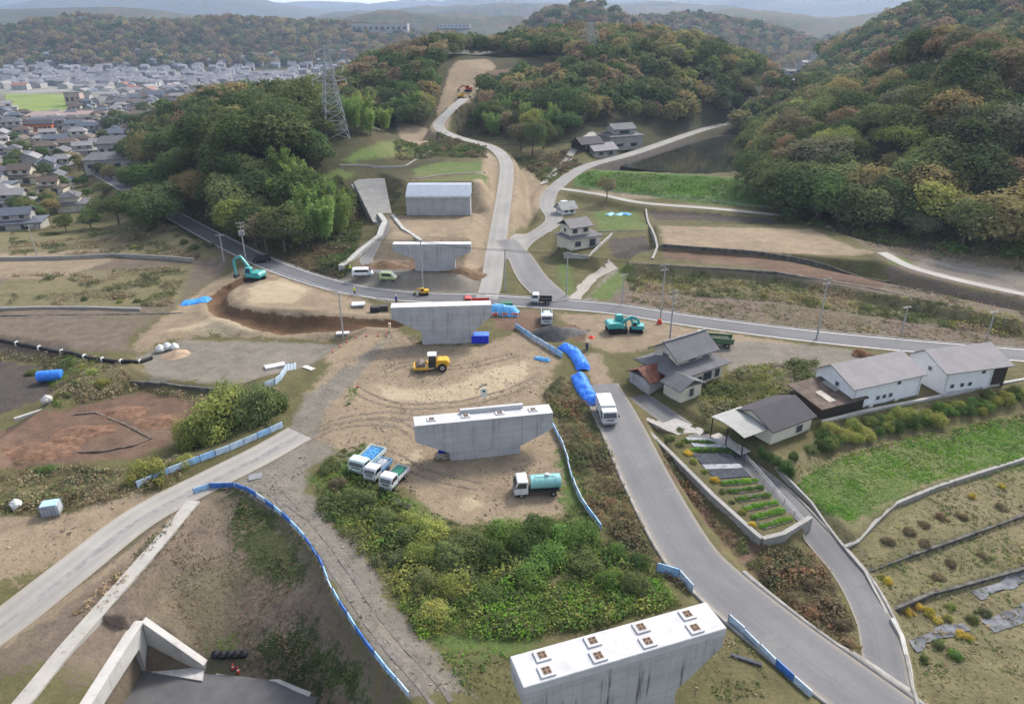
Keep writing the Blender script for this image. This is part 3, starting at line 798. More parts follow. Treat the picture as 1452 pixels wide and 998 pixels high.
def trunk_mesh(seed, kind='round'):
    g = random.Random(seed); b = MB(); top = .55
    pts = [Vector((0, 0, -.12))]
    for i in range(1, 5): pts.append(Vector((g.uniform(-.02, .02), g.uniform(-.02, .02), top * i / 4)))
    if kind == 'plume':
        for i in range(7):
            a = g.uniform(0, 6.28); r = g.uniform(.02, .15)
            b.tube((math.cos(a) * r, math.sin(a) * r, -.1), (math.cos(a) * (r + .05), math.sin(a) * (r + .05), .7), .008, .004, 5)
        return b.mesh('trunk')
    for i in range(4): b.tube(pts[i], pts[i + 1], .03 * (1 - i * .18), .03 * (1 - (i + 1) * .18), 7)
    for i in range(5):
        a = g.uniform(0, 6.28); z = g.uniform(.25, .5)
        b.tube((0, 0, z), (math.cos(a) * .2, math.sin(a) * .2, z + .18), .012, .004, 5)
    return b.mesh('trunk')

LEAF = mat_leaf('leaf', 'OBJECT'); LEAFC = mat_leaf('leaf_mass', 'ATTR')
BARK = mat('bark', (.12, .095, .07), .9, var=.3, scale=4)
CROWNS = {'round': [crown_mesh('round', 3600, 100 + i, .036) for i in range(9)], 'plume': [crown_mesh('plume', 3000, 200 + i, .036) for i in range(4)],
          'cone': [crown_mesh('cone', 1500, 300 + i, .05) for i in range(3)], 'bush': [crown_mesh('bush', 4600, 400 + i, .056) for i in range(8)]}
TRUNKS = {k: [trunk_mesh(20 + i, k) for i in range(2)] for k in ('round', 'plume', 'cone')}
for k in CROWNS:
    for q in CROWNS[k]: q.materials.append(LEAF)
for k in TRUNKS:
    for q in TRUNKS[k]: q.materials.append(BARK)
PAL = {  # word: base colour
 'dark green': (.052, .072, .028), 'olive green': (.088, .105, .040), 'yellow green': (.155, .17, .045), 'golden brown': (.165, .138, .058),
 'russet': (.155, .115, .065), 'grey brown': (.115, .105, .06), 'bamboo': (.115, .165, .045), 'bright yellow': (.36, .25, .035), 'deep green': (.056, .088, .028), 'brown': (.12, .09, .055),
}
def tint(word):
    c = np.array(PAL[word]) * rnd.uniform(1.35, 2.05); c[0] *= rnd.uniform(.9, 1.08)
    return (float(c[0]), float(c[1]), float(c[2]), 1)
NAMES = {'round': 'broadleaf_tree', 'plume': 'bamboo', 'cone': 'conifer_tree'}
def tree(kind, x, y, h, word, label, group=None, wide=1.0, cat='tree', sink=.0):
    t = thing(NAMES[kind], label, cat, (x, y, float(gz(x, y)) - sink), rnd.uniform(0, 6.28), group)
    t.scale = (h * wide, h * wide, h)
    c = link('crown', rnd.choice(CROWNS[kind]), None, t); c.color = tint(word)
    link('trunk', rnd.choice(TRUNKS[kind]), None, t)
    return t
def bush(x, y, s, word, label, group=None, hh=1.0, name='bush'):
    o = link(name, rnd.choice(CROWNS['bush']), None, None, (x, y, float(gz(x, y)) - .1 * s), rnd.uniform(0, 6.28))
    o.scale = (s, s, s * hh); o.color = tint(word)
    return tag(o, label, 'bush', group)

# ---- the woods: a jittered grid of trees wherever the hills rise
NOWOOD = [A((645, 152), (615, 165), (606, 150), (628, 120), (634, 92), (648, 82), (700, 80), (800, 90), (808, 100), (770, 116), (712, 126), (680, 146)),
          P(11, (430, 250), (470, 215), (530, 185), (610, 180), (620, 160), (650, 160), (720, 215), (740, 240), (700, 270), (560, 270), (480, 270)),
          A((795, 238), (815, 200), (845, 178), (930, 174), (975, 184), (900, 216), (830, 238)),
          A((1078, 146), (1092, 112), (1120, 76), (1165, 70), (1156, 108), (1132, 146))]
def wooded(x, y):
    b = bumps(x, y); ok = b > 3.4
    for pl in NOWOOD: ok &= ~inside(x, y, pl)
    ok &= ~inside(x, y, POND)
    for k, (ax, wd) in ROADS.items():
        ok &= seg_dist(x, y, ax)[0] > wd / 2 + ({'haul': 5.5, 'cross': 1.6, 'valley': 4.6}.get(k, 3.6))
    return ok
def jgrid(x0, x1, y0, y1, s):
    gx, gy = np.meshgrid(np.arange(x0, x1, s), np.arange(y0, y1, s))
    gx = gx + nr.uniform(-.42, .42, gx.shape) * s; gy = gy + nr.uniform(-.42, .42, gy.shape) * s
    return gx.ravel(), gy.ravel()
def seen(x, y, top, canopy=7.0):
    """is the tree top (x, y, ground + top) in the frame and not behind a hill"""
    z = gz(x, y) + top
    u, v, f = proj(x, y, z)
    ok = (u > -70) & (u < 1520) & (v < 1020) & (f > 5)
    for k in np.linspace(.12, .97, 60):
        zz = HC + (z - HC) * k
        cov = gz(x * k, y * k) + np.where(bumps(x * k, y * k) > 4, canopy * min(1, (1 - k) * 12), 0)
        ok &= zz > cov - .3
    return ok
gx1, gy1 = jgrid(-330, 420, 130, 470, 7.4)
gx2, gy2 = jgrid(-520, 560, 470, 900, 9.0)
wx = np.concatenate([gx1, gx2]); wy = np.concatenate([gy1, gy2])
k_ = wooded(wx, wy); wx, wy = wx[k_], wy[k_]
k_ = seen(wx, wy, 9.0); wx, wy = wx[k_], wy[k_]
o_ = np.argsort(wx ** 2 + wy ** 2); wx, wy = wx[o_], wy[o_]
def zone(x, y):
    if x < -22 and y < 305 and x > -175: return 'grove'
    if y < 470 and x > 75: return 'hill' if x < 178 else 'slope'
    return 'ridge'
ZW = {'grove': (['dark green', 'olive green', 'deep green', 'golden brown', 'grey brown'], [4, 3, 3, .6, .6]),
      'hill': (['olive green', 'dark green', 'golden brown', 'russet', 'grey brown', 'yellow green'], [5, 3.4, 1.7, .8, .9, .9]),
      'slope': (['dark green', 'olive green', 'grey brown', 'golden brown', 'yellow green'], [3, 3, 2, 1.2, 1]),
      'ridge': (['dark green', 'olive green', 'deep green', 'golden brown', 'russet', 'brown'], [4, 3, 2, 1.1, 1.3, .9])}
ZL = {'grove': 'in the dense grove left of the terraces', 'hill': 'on the round wooded hill beside the pond', 'slope': 'on the wooded slope at the far side of the fields', 'ridge': 'on the wooded ridge beside the haul road'}
ZG = {'grove': 'trees of the grove', 'hill': 'trees of the hill beside the pond', 'slope': 'trees of the slope behind the fields', 'ridge': 'trees of the wooded ridge'}
def pick(z, x, y):
    w, p = ZW[z]; n = float(vnoise(np.array(x / 17.0), np.array(y / 17.0), 3)); p = np.array(p) * (.4 + 1.6 * np.abs(np.sin(np.arange(len(w)) * 2.4 + n * 9)))
    if z == 'ridge' and y > 430: p = p * np.array([.8, 1, .8, 1.5, 2, 1.4])
    if z == 'grove' and y > 235: p = p * np.array([1, 1, .8, 4, 1])
    return w[int(np.searchsorted(np.cumsum(p) / p.sum(), rnd.random()))]
SHOW = 285
for x, y in zip(wx[:SHOW], wy[:SHOW]):
    x, y = float(x), float(y); z = zone(x, y)
    bam = (z == 'grove' and x > -66 and y < 225 and rnd.random() < .65) or (z == 'ridge' and rnd.random() < .28)
    if bam:
        tree('plume', x, y, rnd.uniform(9, 12.5), 'bamboo', 'feathery light green bamboo clump ' + ZL[z], 'bamboo clumps ' + z_ if (z_ := {'grove': 'of the grove', 'ridge': 'of the ridge'}.get(z)) else None, 1.0, 'bamboo')
    else:
        w = pick(z, x, y)
        hh = rnd.choice([8, 10, 11, 13, 15, 17]) * rnd.uniform(.85, 1.15); tree('round', x, y, hh, w, f'{w} broadleaf tree {ZL[z]}', ZG[z], rnd.uniform(1.0, 1.4), sink=hh * .16)
def mass(name, xs, ys, hs, words, n_leaf, leaf, m=LEAFC, kinds=('round',)):
    """many crowns joined in one mesh of leaf quads"""
    lib = {}
    for kd in kinds: lib[kd] = [crown_cloud(kd, n_leaf, 700 + i) for i in range(4)]
    VV, CC = [], []
    for x, y, h, w in zip(xs, ys, hs, words):
        c, d = lib[rnd.choice(kinds)][rnd.randrange(4)]
        a = rnd.uniform(0, 6.28); ca, sa = math.cos(a), math.sin(a); s = h * rnd.uniform(.95, 1.3)
        p = np.stack([(c[:, 0] * ca - c[:, 1] * sa) * s, (c[:, 0] * sa + c[:, 1] * ca) * s, c[:, 2] * h], 1) + np.array([x, y, float(gz(x, y)) - h * .13])
        q = np.stack([d[:, 0] * ca - d[:, 1] * sa, d[:, 0] * sa + d[:, 1] * ca, d[:, 2]], 1)
        V, _ = leaf_quads(p, q, np.full(len(p), leaf * h), .5)
        VV.append(V); CC.append(np.tile(np.array(tint(w)[:3]), (len(V), 1)))
    V = np.concatenate(VV); C = np.concatenate(CC)
    return link(name, mesh_np(name, V, np.arange(len(V), dtype=np.int32).reshape(-1, 4), C), m)
rx, ry = wx[SHOW:], wy[SHOW:]
fx, fy = jgrid(-900, 900, 900, 1700, 17)
k_ = bumps(fx, fy) > 7; fx, fy = fx[k_], fy[k_]; k_ = seen(fx, fy, 10.0); fx, fy = fx[k_], fy[k_]
print('woods', len(wx), 'far', len(fx))
md = ry < 480
stuff(mass('forest', rx[md], ry[md], [rnd.uniform(9.5, 15) for _ in rx[md]], [pick(zone(a, b), a, b) for a, b in zip(rx[md], ry[md])], 620, .085), 'mixed autumn forest covering the hills around the valley', 'forest')
stuff(mass('forest', np.concatenate([rx[~md], fx]), np.concatenate([ry[~md], fy]), [rnd.uniform(10, 15) for _ in rx[~md]] + [rnd.uniform(13, 18) for _ in fx],
      [pick('ridge', a, b) for a, b in zip(rx[~md], ry[~md])] + [rnd.choice(['olive green', 'dark green', 'russet', 'golden brown', 'brown']) for _ in fx], 230, .14), 'hazy autumn forest on the farther hills', 'forest')
# ------------------------------------------------------------------ bridge piers
PIER = mat_concrete('pier_concrete', (.40, .40, .41), .35)
PIER_OLD = mat_concrete('pier_concrete_stained', (.42, .42, .42), .95)
PTOP = mat('pier_top', (.46, .46, .47), .8, var=.1, scale=.8)
PLATE = mat('bearing_recess', (.20, .14, .10), .9, var=.4, scale=6)
HOLE = mat('socket_dark', (.03, .027, .025), .9)
DARK = mat('dark_void', (.012, .012, .012), .9)
def pier(label, pl, pr, zt, width, base_z, stem=.52, end=1.2, haunch=3.2, capm=None, beamm=None, pads=0, twin=False, coping=.0, off=0.0):
    (x0, y0), (x1, y1) = unp(*pl, zt), unp(*pr, zt)
    L = math.hypot(x1 - x0, y1 - y0); rz = math.atan2(y1 - y0, x1 - x0)
    t = thing('bridge_pier', label, 'bridge pier', ((x0 + x1) / 2, (y0 + y1) / 2, base_z), rz, 'bridge piers in a line')
    h = zt - base_z; w2 = L * stem / 2
    # local: x along the beam, y away from camera
    c = coping
    MB().prism([(-L / 2 + .06, h - c), (-L / 2 + .06, h - end), (-w2 + off, h - end - haunch), (w2 + off, h - end - haunch), (L / 2 - .06, h - end), (L / 2 - .06, h - c)][::-1], .06, width - .06).build('cap_beam', beamm or PIER, t, .04)
    if c: MB().box(0, width / 2, h - c + .003, L, width, c).build('coping', capm or PTOP, t, .05)
    else: MB().box(0, width / 2, h + .003, L - .1, width - .1, .06).build('cap_top', capm or PTOP, t, .02)
    MB().box(off, width / 2, -1, w2 * 2 - .1, width - .24, h - end - haunch + 1.04).build('stem', beamm or PIER, t, .05)
    zt_ = h if c else h + .06
    for i in range(pads):
        for k in ((-1, 1) if twin else (0,)):
            xx = -L / 2 + L * (i + .5) / pads * .98 + .1 + (k * .1); yy = width / 2 + k * width * .24
            p = MB().box(xx, yy, zt_, 1.15, width * .36, .14).build('bearing_pad', PTOP, t, .02)
            q = MB().box(xx, yy, zt_ + .143, .62, .62, .03).build('anchor_plate', PLATE, p, .01)
            b = MB()
            for a in (-1, 1):
                for e in (-1, 1): b.tube((xx + a * .15, yy + e * .15, zt_ + .16), (xx + a * .15, yy + e * .15, zt_ + .19), .07, n=8)
            b.build('anchor_socket', HOLE, p)
    return t, L, h
T, L_, h_ = pier('nearest bridge pier, white top with four pairs of square bearing pads, streaked face', (742, 975), (1031, 890), 8.5, 2.9, 0, .55, 2.0, 3.2, beamm=PIER_OLD, pads=4, twin=True, coping=.75)
T, L_, h_ = pier('grey bridge pier standing behind the parked tanker truck, with a low kerb along its back', (587, 605), (785, 586), 5.6, 2.5, 0, .52, 2.3, 2.1, pads=4)
MB().box(1.2, 2.2, h_ + .06, L_ * .46, .5, .55).build('back_kerb', PTOP, T, .03)
pier('wide flared bridge pier beside the blue tank, in front of the crossing road', (553, 437), (697, 433), 7, 2.4, 0, .53, 2.0, 2.7, off=1.0)
pier('small far bridge pier in front of the bare dirt slope and the abutment', (556, 347), (668, 347), 8, 2.3, 1.8, .52, 1.6, 1.6, off=.5)
# abutment: ribbed block with a pale lid
(ax0, ay0), (ax1, ay1) = unp(575, 279, 10.2), unp(667, 279, 10.2)
t = thing('bridge_abutment', 'broad ribbed bridge abutment with pale lid above the bare dirt slope', 'abutment', ((ax0 + ax1) / 2, ay0, 4.6), 0)
W_ = ax1 - ax0
b = MB().box(0, 2, 0, W_ - .1, 4, 5.4)
for i in range(19): b.box(-W_ / 2 + .5 + i * (W_ - 1) / 18, -.07, 0, .12, .16, 5.3)
b.build('ribbed_wall', mat_concrete('abutment_concrete', (.40, .40, .41), .3, rows=False), t)
lid = MB().prism([(-.35, 5.38), (-.35, 5.75), (.3, 6.1), (4.2, 7.9), (7.2, 7.9), (7.2, 5.3)], -W_ / 2, W_ / 2, 'x').build('lid', mat('pale_lid', (.30, .34, .40), .55, var=.12), t, .04)
MB().box(0, -.38, 5.42, W_ * .97, .1, .2).build('edge_strip', mat('white_trim', (.7, .7, .7), .6), t)

# ------------------------------------------------------------------ culvert, gutter, retaining walls
CWHITE = mat_concrete('culvert_concrete', (.44, .43, .41), .25, rows=False)
t = thing('culvert', 'white concrete culvert mouth with a triangular wing wall over the sunken road', 'culvert', (0, 0, 0))
xh = -35.6; y1 = unp(203, 882, -1.6)[1]
prof = [(38, -1.8), (y1, -1.8), (y1, -7.3), (y1 - 1.3, -7.3), (y1 - 1.3, -3.6), (40, -3.2), (38, -3.2)]
MB().prism(prof, xh - .9, xh, 'x').build('headwall', CWHITE, t, .03)
MB().prism([(38, -1.55), (y1 + .2, -1.55), (y1 + .2, -1.85), (38, -1.85)], xh - 1.25, xh + .12, 'x').build('parapet', CWHITE, t, .03)
(wx0, wy0) = (xh, y1); (wx1, wy1) = unp(291, 953, -7)
w = MB(); a = math.atan2(wy1 - wy0, wx1 - wx0); Lw = math.hypot(wx1 - wx0, wy1 - wy0)
w.prism([(0, -7.3), (Lw, -7.3), (Lw, -6.1), (0, -1.55)], 0, .7)
wo = w.build('wing_wall', CWHITE, t, .02); wo.location = (wx0, wy0, 0); wo.rotation_euler[2] = a
MB().box((xh - 14), (38 + y1 - 1) / 2 - 1, -3.2, 26, y1 - 37, .5).box(xh - 14, 49.42, -7.2, 26, .2, 4).box(xh - 22, 43, -7.2, .3, 13, 4).build('tunnel', mat('tunnel_concrete', (.28, .28, .28), .9), t)
MB().slab([(wx0 + .1, wy0 - .05), (wx1, wy1 - .05), (wx1 + .3, wy1 - 1.3), (wx0 + .1, wy0 - 1.3)], -7.3, -6.6).build('footway', mat('footway', (.42, .41, .40), .85), t)
def wall_along(name, label, cat, pts, top, thick, m, below=1.2, level=None):
    """a wall following plan points, its top `top` above the higher ground"""
    b = MB(); V = []
    pts = [np.array(p[:2]) for p in pts]; q = [pts[0]]
    for a, c in zip(pts[:-1], pts[1:]):
        n = max(1, int(np.linalg.norm(c - a) / 2.5))
        for i in range(1, n + 1): q.append(a + (c - a) * i / n)
    q = np.array(q); tg = np.gradient(q, axis=0); tg /= np.linalg.norm(tg, axis=1)[:, None] + 1e-9
    nn = np.stack([tg[:, 1], -tg[:, 0]], 1) * thick / 2
    hi = np.maximum.reduce([gz(q[:, 0] + nn[:, 0] * k, q[:, 1] + nn[:, 1] * k) for k in (-3, 0, 3)])
    lo = np.minimum.reduce([gz(q[:, 0] + nn[:, 0] * k, q[:, 1] + nn[:, 1] * k) for k in (-3, 0, 3)])
    for zz in (hi,):
        k = np.ones(5) / 5; pad = np.pad(zz, 2, mode='edge'); zz[:] = np.convolve(pad, k, 'valid')
    if level is not None: hi = np.full(len(q), level)
    rings = []
    for i in range(len(q)):
        l, r = q[i] - nn[i], q[i] + nn[i]
        rings.append([b.bm.verts.new((l[0], l[1], lo[i] - below)), b.bm.verts.new((l[0], l[1], hi[i] + top)), b.bm.verts.new((r[0], r[1], hi[i] + top)), b.bm.verts.new((r[0], r[1], lo[i] - below))])
    for a, c in zip(rings[:-1], rings[1:]):
        for i in range(3): b.bm.faces.new((a[i], a[i + 1], c[i + 1], c[i]))
    b.bm.faces.new(rings[0]); b.bm.faces.new(rings[-1][::-1])
    return tag(b.build(name, m), label, cat)
OLDC = mat_concrete('old_wall', (.27, .262, .245), .6, rows=False)
PALEC = mat_concrete('pale_wall', (.37, .36, .34), .4, rows=False)
DARKW = mat('dark_stone', (.11, .105, .095), .9, var=.4, scale=1.2)
wall_along('gutter_wall', 'long white concrete gutter wall between the dirt verge and the brown slope', 'gutter', WALL_TOP, .1, 1.5, mat_concrete('gutter_concrete', (.34, .325, .295), .5, rows=False), level=.12)
wall_along('garden_wall', 'pale retaining wall along the road side of the vegetable garden', 'retaining wall', A((908, 598), (950, 645), (1010, 705), (1072, 762), (1080, 769)), -.05, .55, OLDC, level=-.12)
wall_along('garden_wall', 'short pale retaining wall across the near end of the vegetable garden', 'retaining wall', A((1080, 770), (1110, 762), (1146, 750)), .0, .55, OLDC, level=-.14)
wall_along('terrace_wall', 'curving pale stone wall below the bright green field', 'terrace wall', A((1196, 778), (1215, 768), (1240, 742), (1270, 714), (1330, 690), (1385, 672), (1460, 650), (1600, 614)), -.05, .4, OLDC)
wall_along('terrace_wall', 'dark terrace wall in the middle of the dry plots, below the curving pale wall', 'terrace wall', A((1226, 812), (1290, 788), (1350, 768), (1460, 727), (1600, 682)), -.05, .35, DARKW)
wall_along('terrace_wall', 'dark terrace wall just above the yellow flowering shrubs', 'terrace wall', A((1258, 864), (1320, 842), (1390, 824), (1465, 803), (1600, 762)), -.05, .35, DARKW)
wall_along('lane_wall', 'low dark wall on the field side of the lane', 'wall', A((1100, 662), (1150, 715), (1195, 776), (1226, 812), (1254, 862), (1272, 905)), .05, .28, OLDC)
wall_along('lane_wall', 'white broken wall at the bottom end of the lane beside the flowering shrubs', 'wall', A((1264, 880), (1278, 905), (1290, 950), (1296, 1000)), .2, .4, PALEC)
wall_along('plinth_wall', 'long pale retaining wall in front of the white houses', 'retaining wall', A((1165, 600), (1225, 585), (1300, 570), (1380, 553), (1460, 540)), .35, .45, PALEC)
wall_along('field_wall', 'dark wall along the front of the upper tan field', 'terrace wall', A((940, 349), (1080, 361), (1180, 380), (1262, 402)), .15, .4, DARKW)
wall_along('field_wall', 'dark weathered wall above the weedy terrace', 'terrace wall', A((890, 374), (1000, 380), (1100, 388), (1250, 412), (1440, 456)), .1, .4, DARKW)
wall_along('lot_wall', 'low dark wall across the front of the grey gravel lot', 'wall', A((185, 541), (235, 545), (300, 556), (330, 552)), .1, .5, DARKW)
wall_along('plot_wall', 'dark crooked wall between the red soil plots', 'wall', A((105, 588), (135, 585), (180, 603), (215, 622), (190, 632), (150, 640), (100, 642)), .15, .32, mat('earthy_wall', (.15, .12, .10), .9, var=.4, scale=1.2))
wall_along('upper_wall', 'grey retaining wall along the far lane left of the excavated ring', 'retaining wall', A((-40, 370), (90, 368), (160, 364), (275, 372)), .9, .4, OLDC)
wall_along('upper_wall', 'grey block wall at the foot of the scrubby bank by the left edge', 'retaining wall', A((-40, 440), (50, 438), (130, 438), (200, 440)), .5, .5, OLDC)
wall_along('upper_wall', 'dark drain wall across the old plots left of the blue sheet', 'wall', A((-40, 448), (150, 446), (260, 444)), .1, .4, DARKW)
wall_along('terrace_wall', 'grey stone wall below the upper green terrace', 'terrace wall', A((482, 236), (530, 238), (575, 236), (592, 226), (612, 214)), .2, .5, OLDC)
wall_along('terrace_wall', 'short stone wall between the two small green terraces by the haul road', 'terrace wall', A((592, 254), (630, 248), (688, 246)), .2, .5, OLDC)
# stepped block slope beside the abutment
t = thing('block_slope', 'pale concrete block slope stepping down beside the abutment', 'embankment', (0, 0, 0))
q0, q1, q2, q3 = unp(500, 262, 9), unp(545, 250, 11), unp(556, 300, 5.4), unp(530, 320, 3.6)
b = MB()
for i in range(40):
    k0, k1 = i / 40, (i + 1) / 40
    l0 = np.array(q0) * (1 - k0) + np.array(q3) * k0; r0 = np.array(q1) * (1 - k0) + np.array(q2) * k0
    l1 = np.array(q0) * (1 - k1) + np.array(q3) * k1; r1 = np.array(q1) * (1 - k1) + np.array(q2) * k1
    zt = 10.4 - 6.2 * k0
    b.slab([tuple(l1), tuple(r1), tuple(r0), tuple(l0)][::1], zt - 3.2, zt)
b.build('steps', mat_concrete('block_facing', (.34, .335, .32), .5), t)
MB().slab([tuple(q0), tuple(np.array(q0) + (1.2, 0)), tuple(np.array(q3) + (1.2, 0)), tuple(q3)], 2, 4.6).build('toe_wall', OLDC, t)

wall_along('ramp_wall', 'broad pale parapet along the left side of the ramp below the block slope', 'retaining wall', A((484, 384), (510, 362), (538, 338), (546, 318), (530, 292), (512, 268)), .5, 1.3, PALEC)
wall_along('ramp_wall', 'pale parapet between the ramp and the bare slope below the abutment', 'retaining wall', A((556, 306), (572, 326), (598, 346)), .4, .9, PALEC)
# ------------------------------------------------------------------ houses
WINM = mat('window_glass', (.05, .06, .07), .15, spec=.6, var=.1)
WFRAME = mat('window_frame', (.5, .5, .5), .5)
ROOFG = mat_ribs('grey_tiles', (.125, .125, .135), .42)
ROOFL = mat_ribs('light_grey_roof', (.22, .21, .215), .46, depth=.1, blot=.08)
ROOFB = mat_ribs('black_roof', (.055, .052, .06), .5, depth=.14, blot=.12)
RUST = mat('rusty_roof', (.16, .065, .045), .7, var=.4, scale=1.5)
BROWNR = mat('brown_roof', (.115, .085, .07), .8, var=.35, scale=.8)
CREAM = mat('cream_wall', (.56, .52, .43), .8, var=.12, scale=.7)
WHITEW = mat('white_wall', (.66, .67, .69), .7, var=.05, scale=.6)
PLAST = mat('grey_plaster', (.36, .35, .33), .85, var=.18, scale=.8)
BROWNW = mat('dark_timber', (.05, .04, .035), .7, var=.3, scale=3)
SHEET = mat('white_sheet_roof', (.30, .30, .29), .8, var=.12, scale=.6)
def gable(b, x0, x1, y0, y1, z0, z1, ov=.5, th=.16, ridge=.5, hip=0):
    """gable roof along x over x0..x1, y0..y1: eave level z0, ridge level z1"""
    yr = y0 + (y1 - y0) * ridge; g0 = (z1 - z0) / (yr - y0); g1 = (z1 - z0) / (y1 - yr)
    P0 = [(y0 - ov, z0 - g0 * ov), (yr, z1), (y1 + ov, z0 - g1 * ov), (y1 + ov, z0 - g1 * ov + th), (yr, z1 + th), (y0 - ov, z0 - g0 * ov + th)]
    b.prism(P0, x0 - ov, x1 + ov, 'x'); return b
def gwall(b, x0, x1, y0, y1, zb, z0, z1, ridge=.5):
    yr = y0 + (y1 - y0) * ridge
    b.prism([(y0, zb), (y1, zb), (y1, z0), (yr, z1), (y0, z0)], x0, x1, 'x'); return b
def hiproof(b, x0, x1, y0, y1, z0, z1, ov=.6, rl=.5):
    x0 -= ov; x1 += ov; y0 -= ov; y1 += ov; ym = (y0 + y1) / 2; dx = (x1 - x0) * (1 - rl) / 2
    v = [b.bm.verts.new(p) for p in ((x0, y0, z0), (x1, y0, z0), (x1, y1, z0), (x0, y1, z0), (x0 + dx, ym, z1), (x1 - dx, ym, z1), (x0, y0, z0 - .15), (x1, y0, z0 - .15), (x1, y1, z0 - .15), (x0, y1, z0 - .15))]
    for f in ((0, 1, 5, 4), (1, 2, 5), (2, 3, 4, 5), (3, 0, 4), (6, 7, 1, 0), (7, 8, 2, 1), (8, 9, 3, 2), (9, 6, 0, 3), (9, 8, 7, 6)): b.bm.faces.new([v[i] for i in f])
    return b
def window(par, x, y, z, w, h, face, frame=True):
    """window on the wall facing -y ('f'), +y, -x ('l') or +x ('r')"""
    dx, dy = {'f': (0, -1), 'b': (0, 1), 'l': (-1, 0), 'r': (1, 0)}[face]
    sx, sy = (w, .07) if dx == 0 else (.07, w)
    fx, fy = (w + .16, .06) if dx == 0 else (.06, w + .16)
    o = MB().box(x + dx * .025, y + dy * .025, z - .08, fx, fy, h + .16).build('window', WFRAME, par)
    MB().box(x + dx * .045, y + dy * .045, z, sx, sy, h).build('pane', WINM, o)
    return o
# 1. two-storey tiled house by the crossing
p = unp(958, 548, 0); HDG = R(33)
t = thing('house', 'old two storey house with grey tiled roofs and a rusty lean-to', 'house', (p[0] + 1.9, p[1] + 2.6, -.25), HDG)
MB().box(.5, 1.2, -.5, 10.2, 7.6, 3.5).build('lower_wall', CREAM, t)
hiproof(MB(), -4.6, 5.6, -2.6, 5.0, 2.9, 4.6, .9, .55).build('skirt_roof', ROOFG, t)
gwall(MB(), -3.0, 4.6, -1.0, 4.0, 2.9, 5.1, 6.7).build('upper_wall', CREAM, t)
r = gable(MB(), -3.0, 4.6, -1.0, 4.0, 5.1, 6.75, .8).build('roof', ROOFG, t)
MB().box(.8, 1.5, 6.85, 9.2, .3, .22).build('ridge_tiles', mat('ridge_tile', (.16, .16, .17), .6), r)
MB().box(-6.3, 1.8, -.5, 3.2, 4.4, 2.6).build('lean_to_wall', PLAST, t)
gable(MB(), -8.0, -4.8, -.4, 4.0, 2.2, 3.4, .45).build('lean_to_roof', RUST, t)
MB().box(-4.2, -3.6, -.5, 4.2, 3.6, 2.9).build('porch_wall', CREAM, t)
r = MB().prism([(-6.9, 2.3), (-4.2, 3.5), (-1.5, 2.3), (-1.5, 2.45), (-4.2, 3.66), (-6.9, 2.45)], -5.8, -1.5, 'y').build('porch_roof', ROOFG, t)
window(t, -4.2, -5.42, .9, .8, 1.2, 'f'); window(t, 2.2, -2.62, .7, 1.8, 1.3, 'f'); window(t, 4.4, -2.62, .7, 1.0, 1.3, 'f')
window(t, .2, -1.02, 3.9, 1.6, .9, 'f'); window(t, 3.0, -1.02, 3.9, 1.3, .9, 'f'); window(t, -3.02, 1.5, 4.0, 1.2, .9, 'l')
MB().box(.4, -2.66, -.4, 1.0, .1, 2.0).build('door', BROWNW, t)
# 2. black roofed house and its carport
p = unp(1100, 622, 0)
t = thing('house', 'cream walled house with a black sheet metal roof next to the carport', 'house', (p[0] + .8, p[1] + 3.4, -.4), R(30))
gwall(MB(), -4.2, 3.6, -3.2, 3.2, -.6, 2.6, 3.9, .55).build('wall', mat('cream_siding', (.60, .57, .47), .7, var=.06), t)
gable(MB(), -4.2, 3.6, -3.2, 3.2, 2.6, 3.95, .45, .14, .55).build('roof', ROOFB, t)
window(t, 1.2, -3.22, .8, 1.2, 1.0, 'f'); window(t, -4.22, .2, .9, 1.2, 1.0, 'l')
t2 = thing('carport', 'carport with a curved white roof on thin dark posts', 'carport', (p[0] - 4.5, p[1] + .8, -.6), R(30))
prof = [(-3.0 + 6 * i / 8, 2.35 + .75 * math.sin(math.pi * (.12 + .62 * i / 8))) for i in range(9)]
MB().prism(prof + [(u, z + .07) for u, z in prof[::-1]], -2.9, 2.7, 'x').build('roof', SHEET, t2)
for a in (-2.7, 2.5):
    for e in (-2.8, 0, 2.8): MB().box(a, e, -.4, .12, .12, 2.75 + (.3 if e > -1 else 0)).build('post', BROWNW, t2)
MB().box(-.1, 0, -.12, 5.4, 5.6, .1).build('floor_slab', mat('slab', (.42, .41, .38), .9), t2)
# 3. brown flat shed
p = unp(1160, 592, 0)
t = thing('shed', 'low brown shed with pale roof patches squeezed between the black roof and the white house', 'shed', (p[0] + 2.0, p[1] + 2.8, -.2), R(24))
MB().box(0, 0, -.5, 8.2, 6.0, 3.0).build('wall', BROWNW, t)
r = MB().prism([(-3.4, 2.5), (3.4, 3.3), (3.4, 3.45), (-3.4, 2.65)], -4.5, 4.5, 'x').build('roof', BROWNR, t)
MB().box(-1.5, -1.0, 2.95, 1.2, 2.8, .05, rx=math.atan(.8 / 6.8)).build('roof_patch', mat('pale_patch', (.42, .38, .33), .8), r)
MB().box(1.6, .8, 3.16, 1.5, 2.6, .05, rx=math.atan(.8 / 6.8)).build('roof_patch', mat('grey_patch', (.28, .27, .26), .8), r)
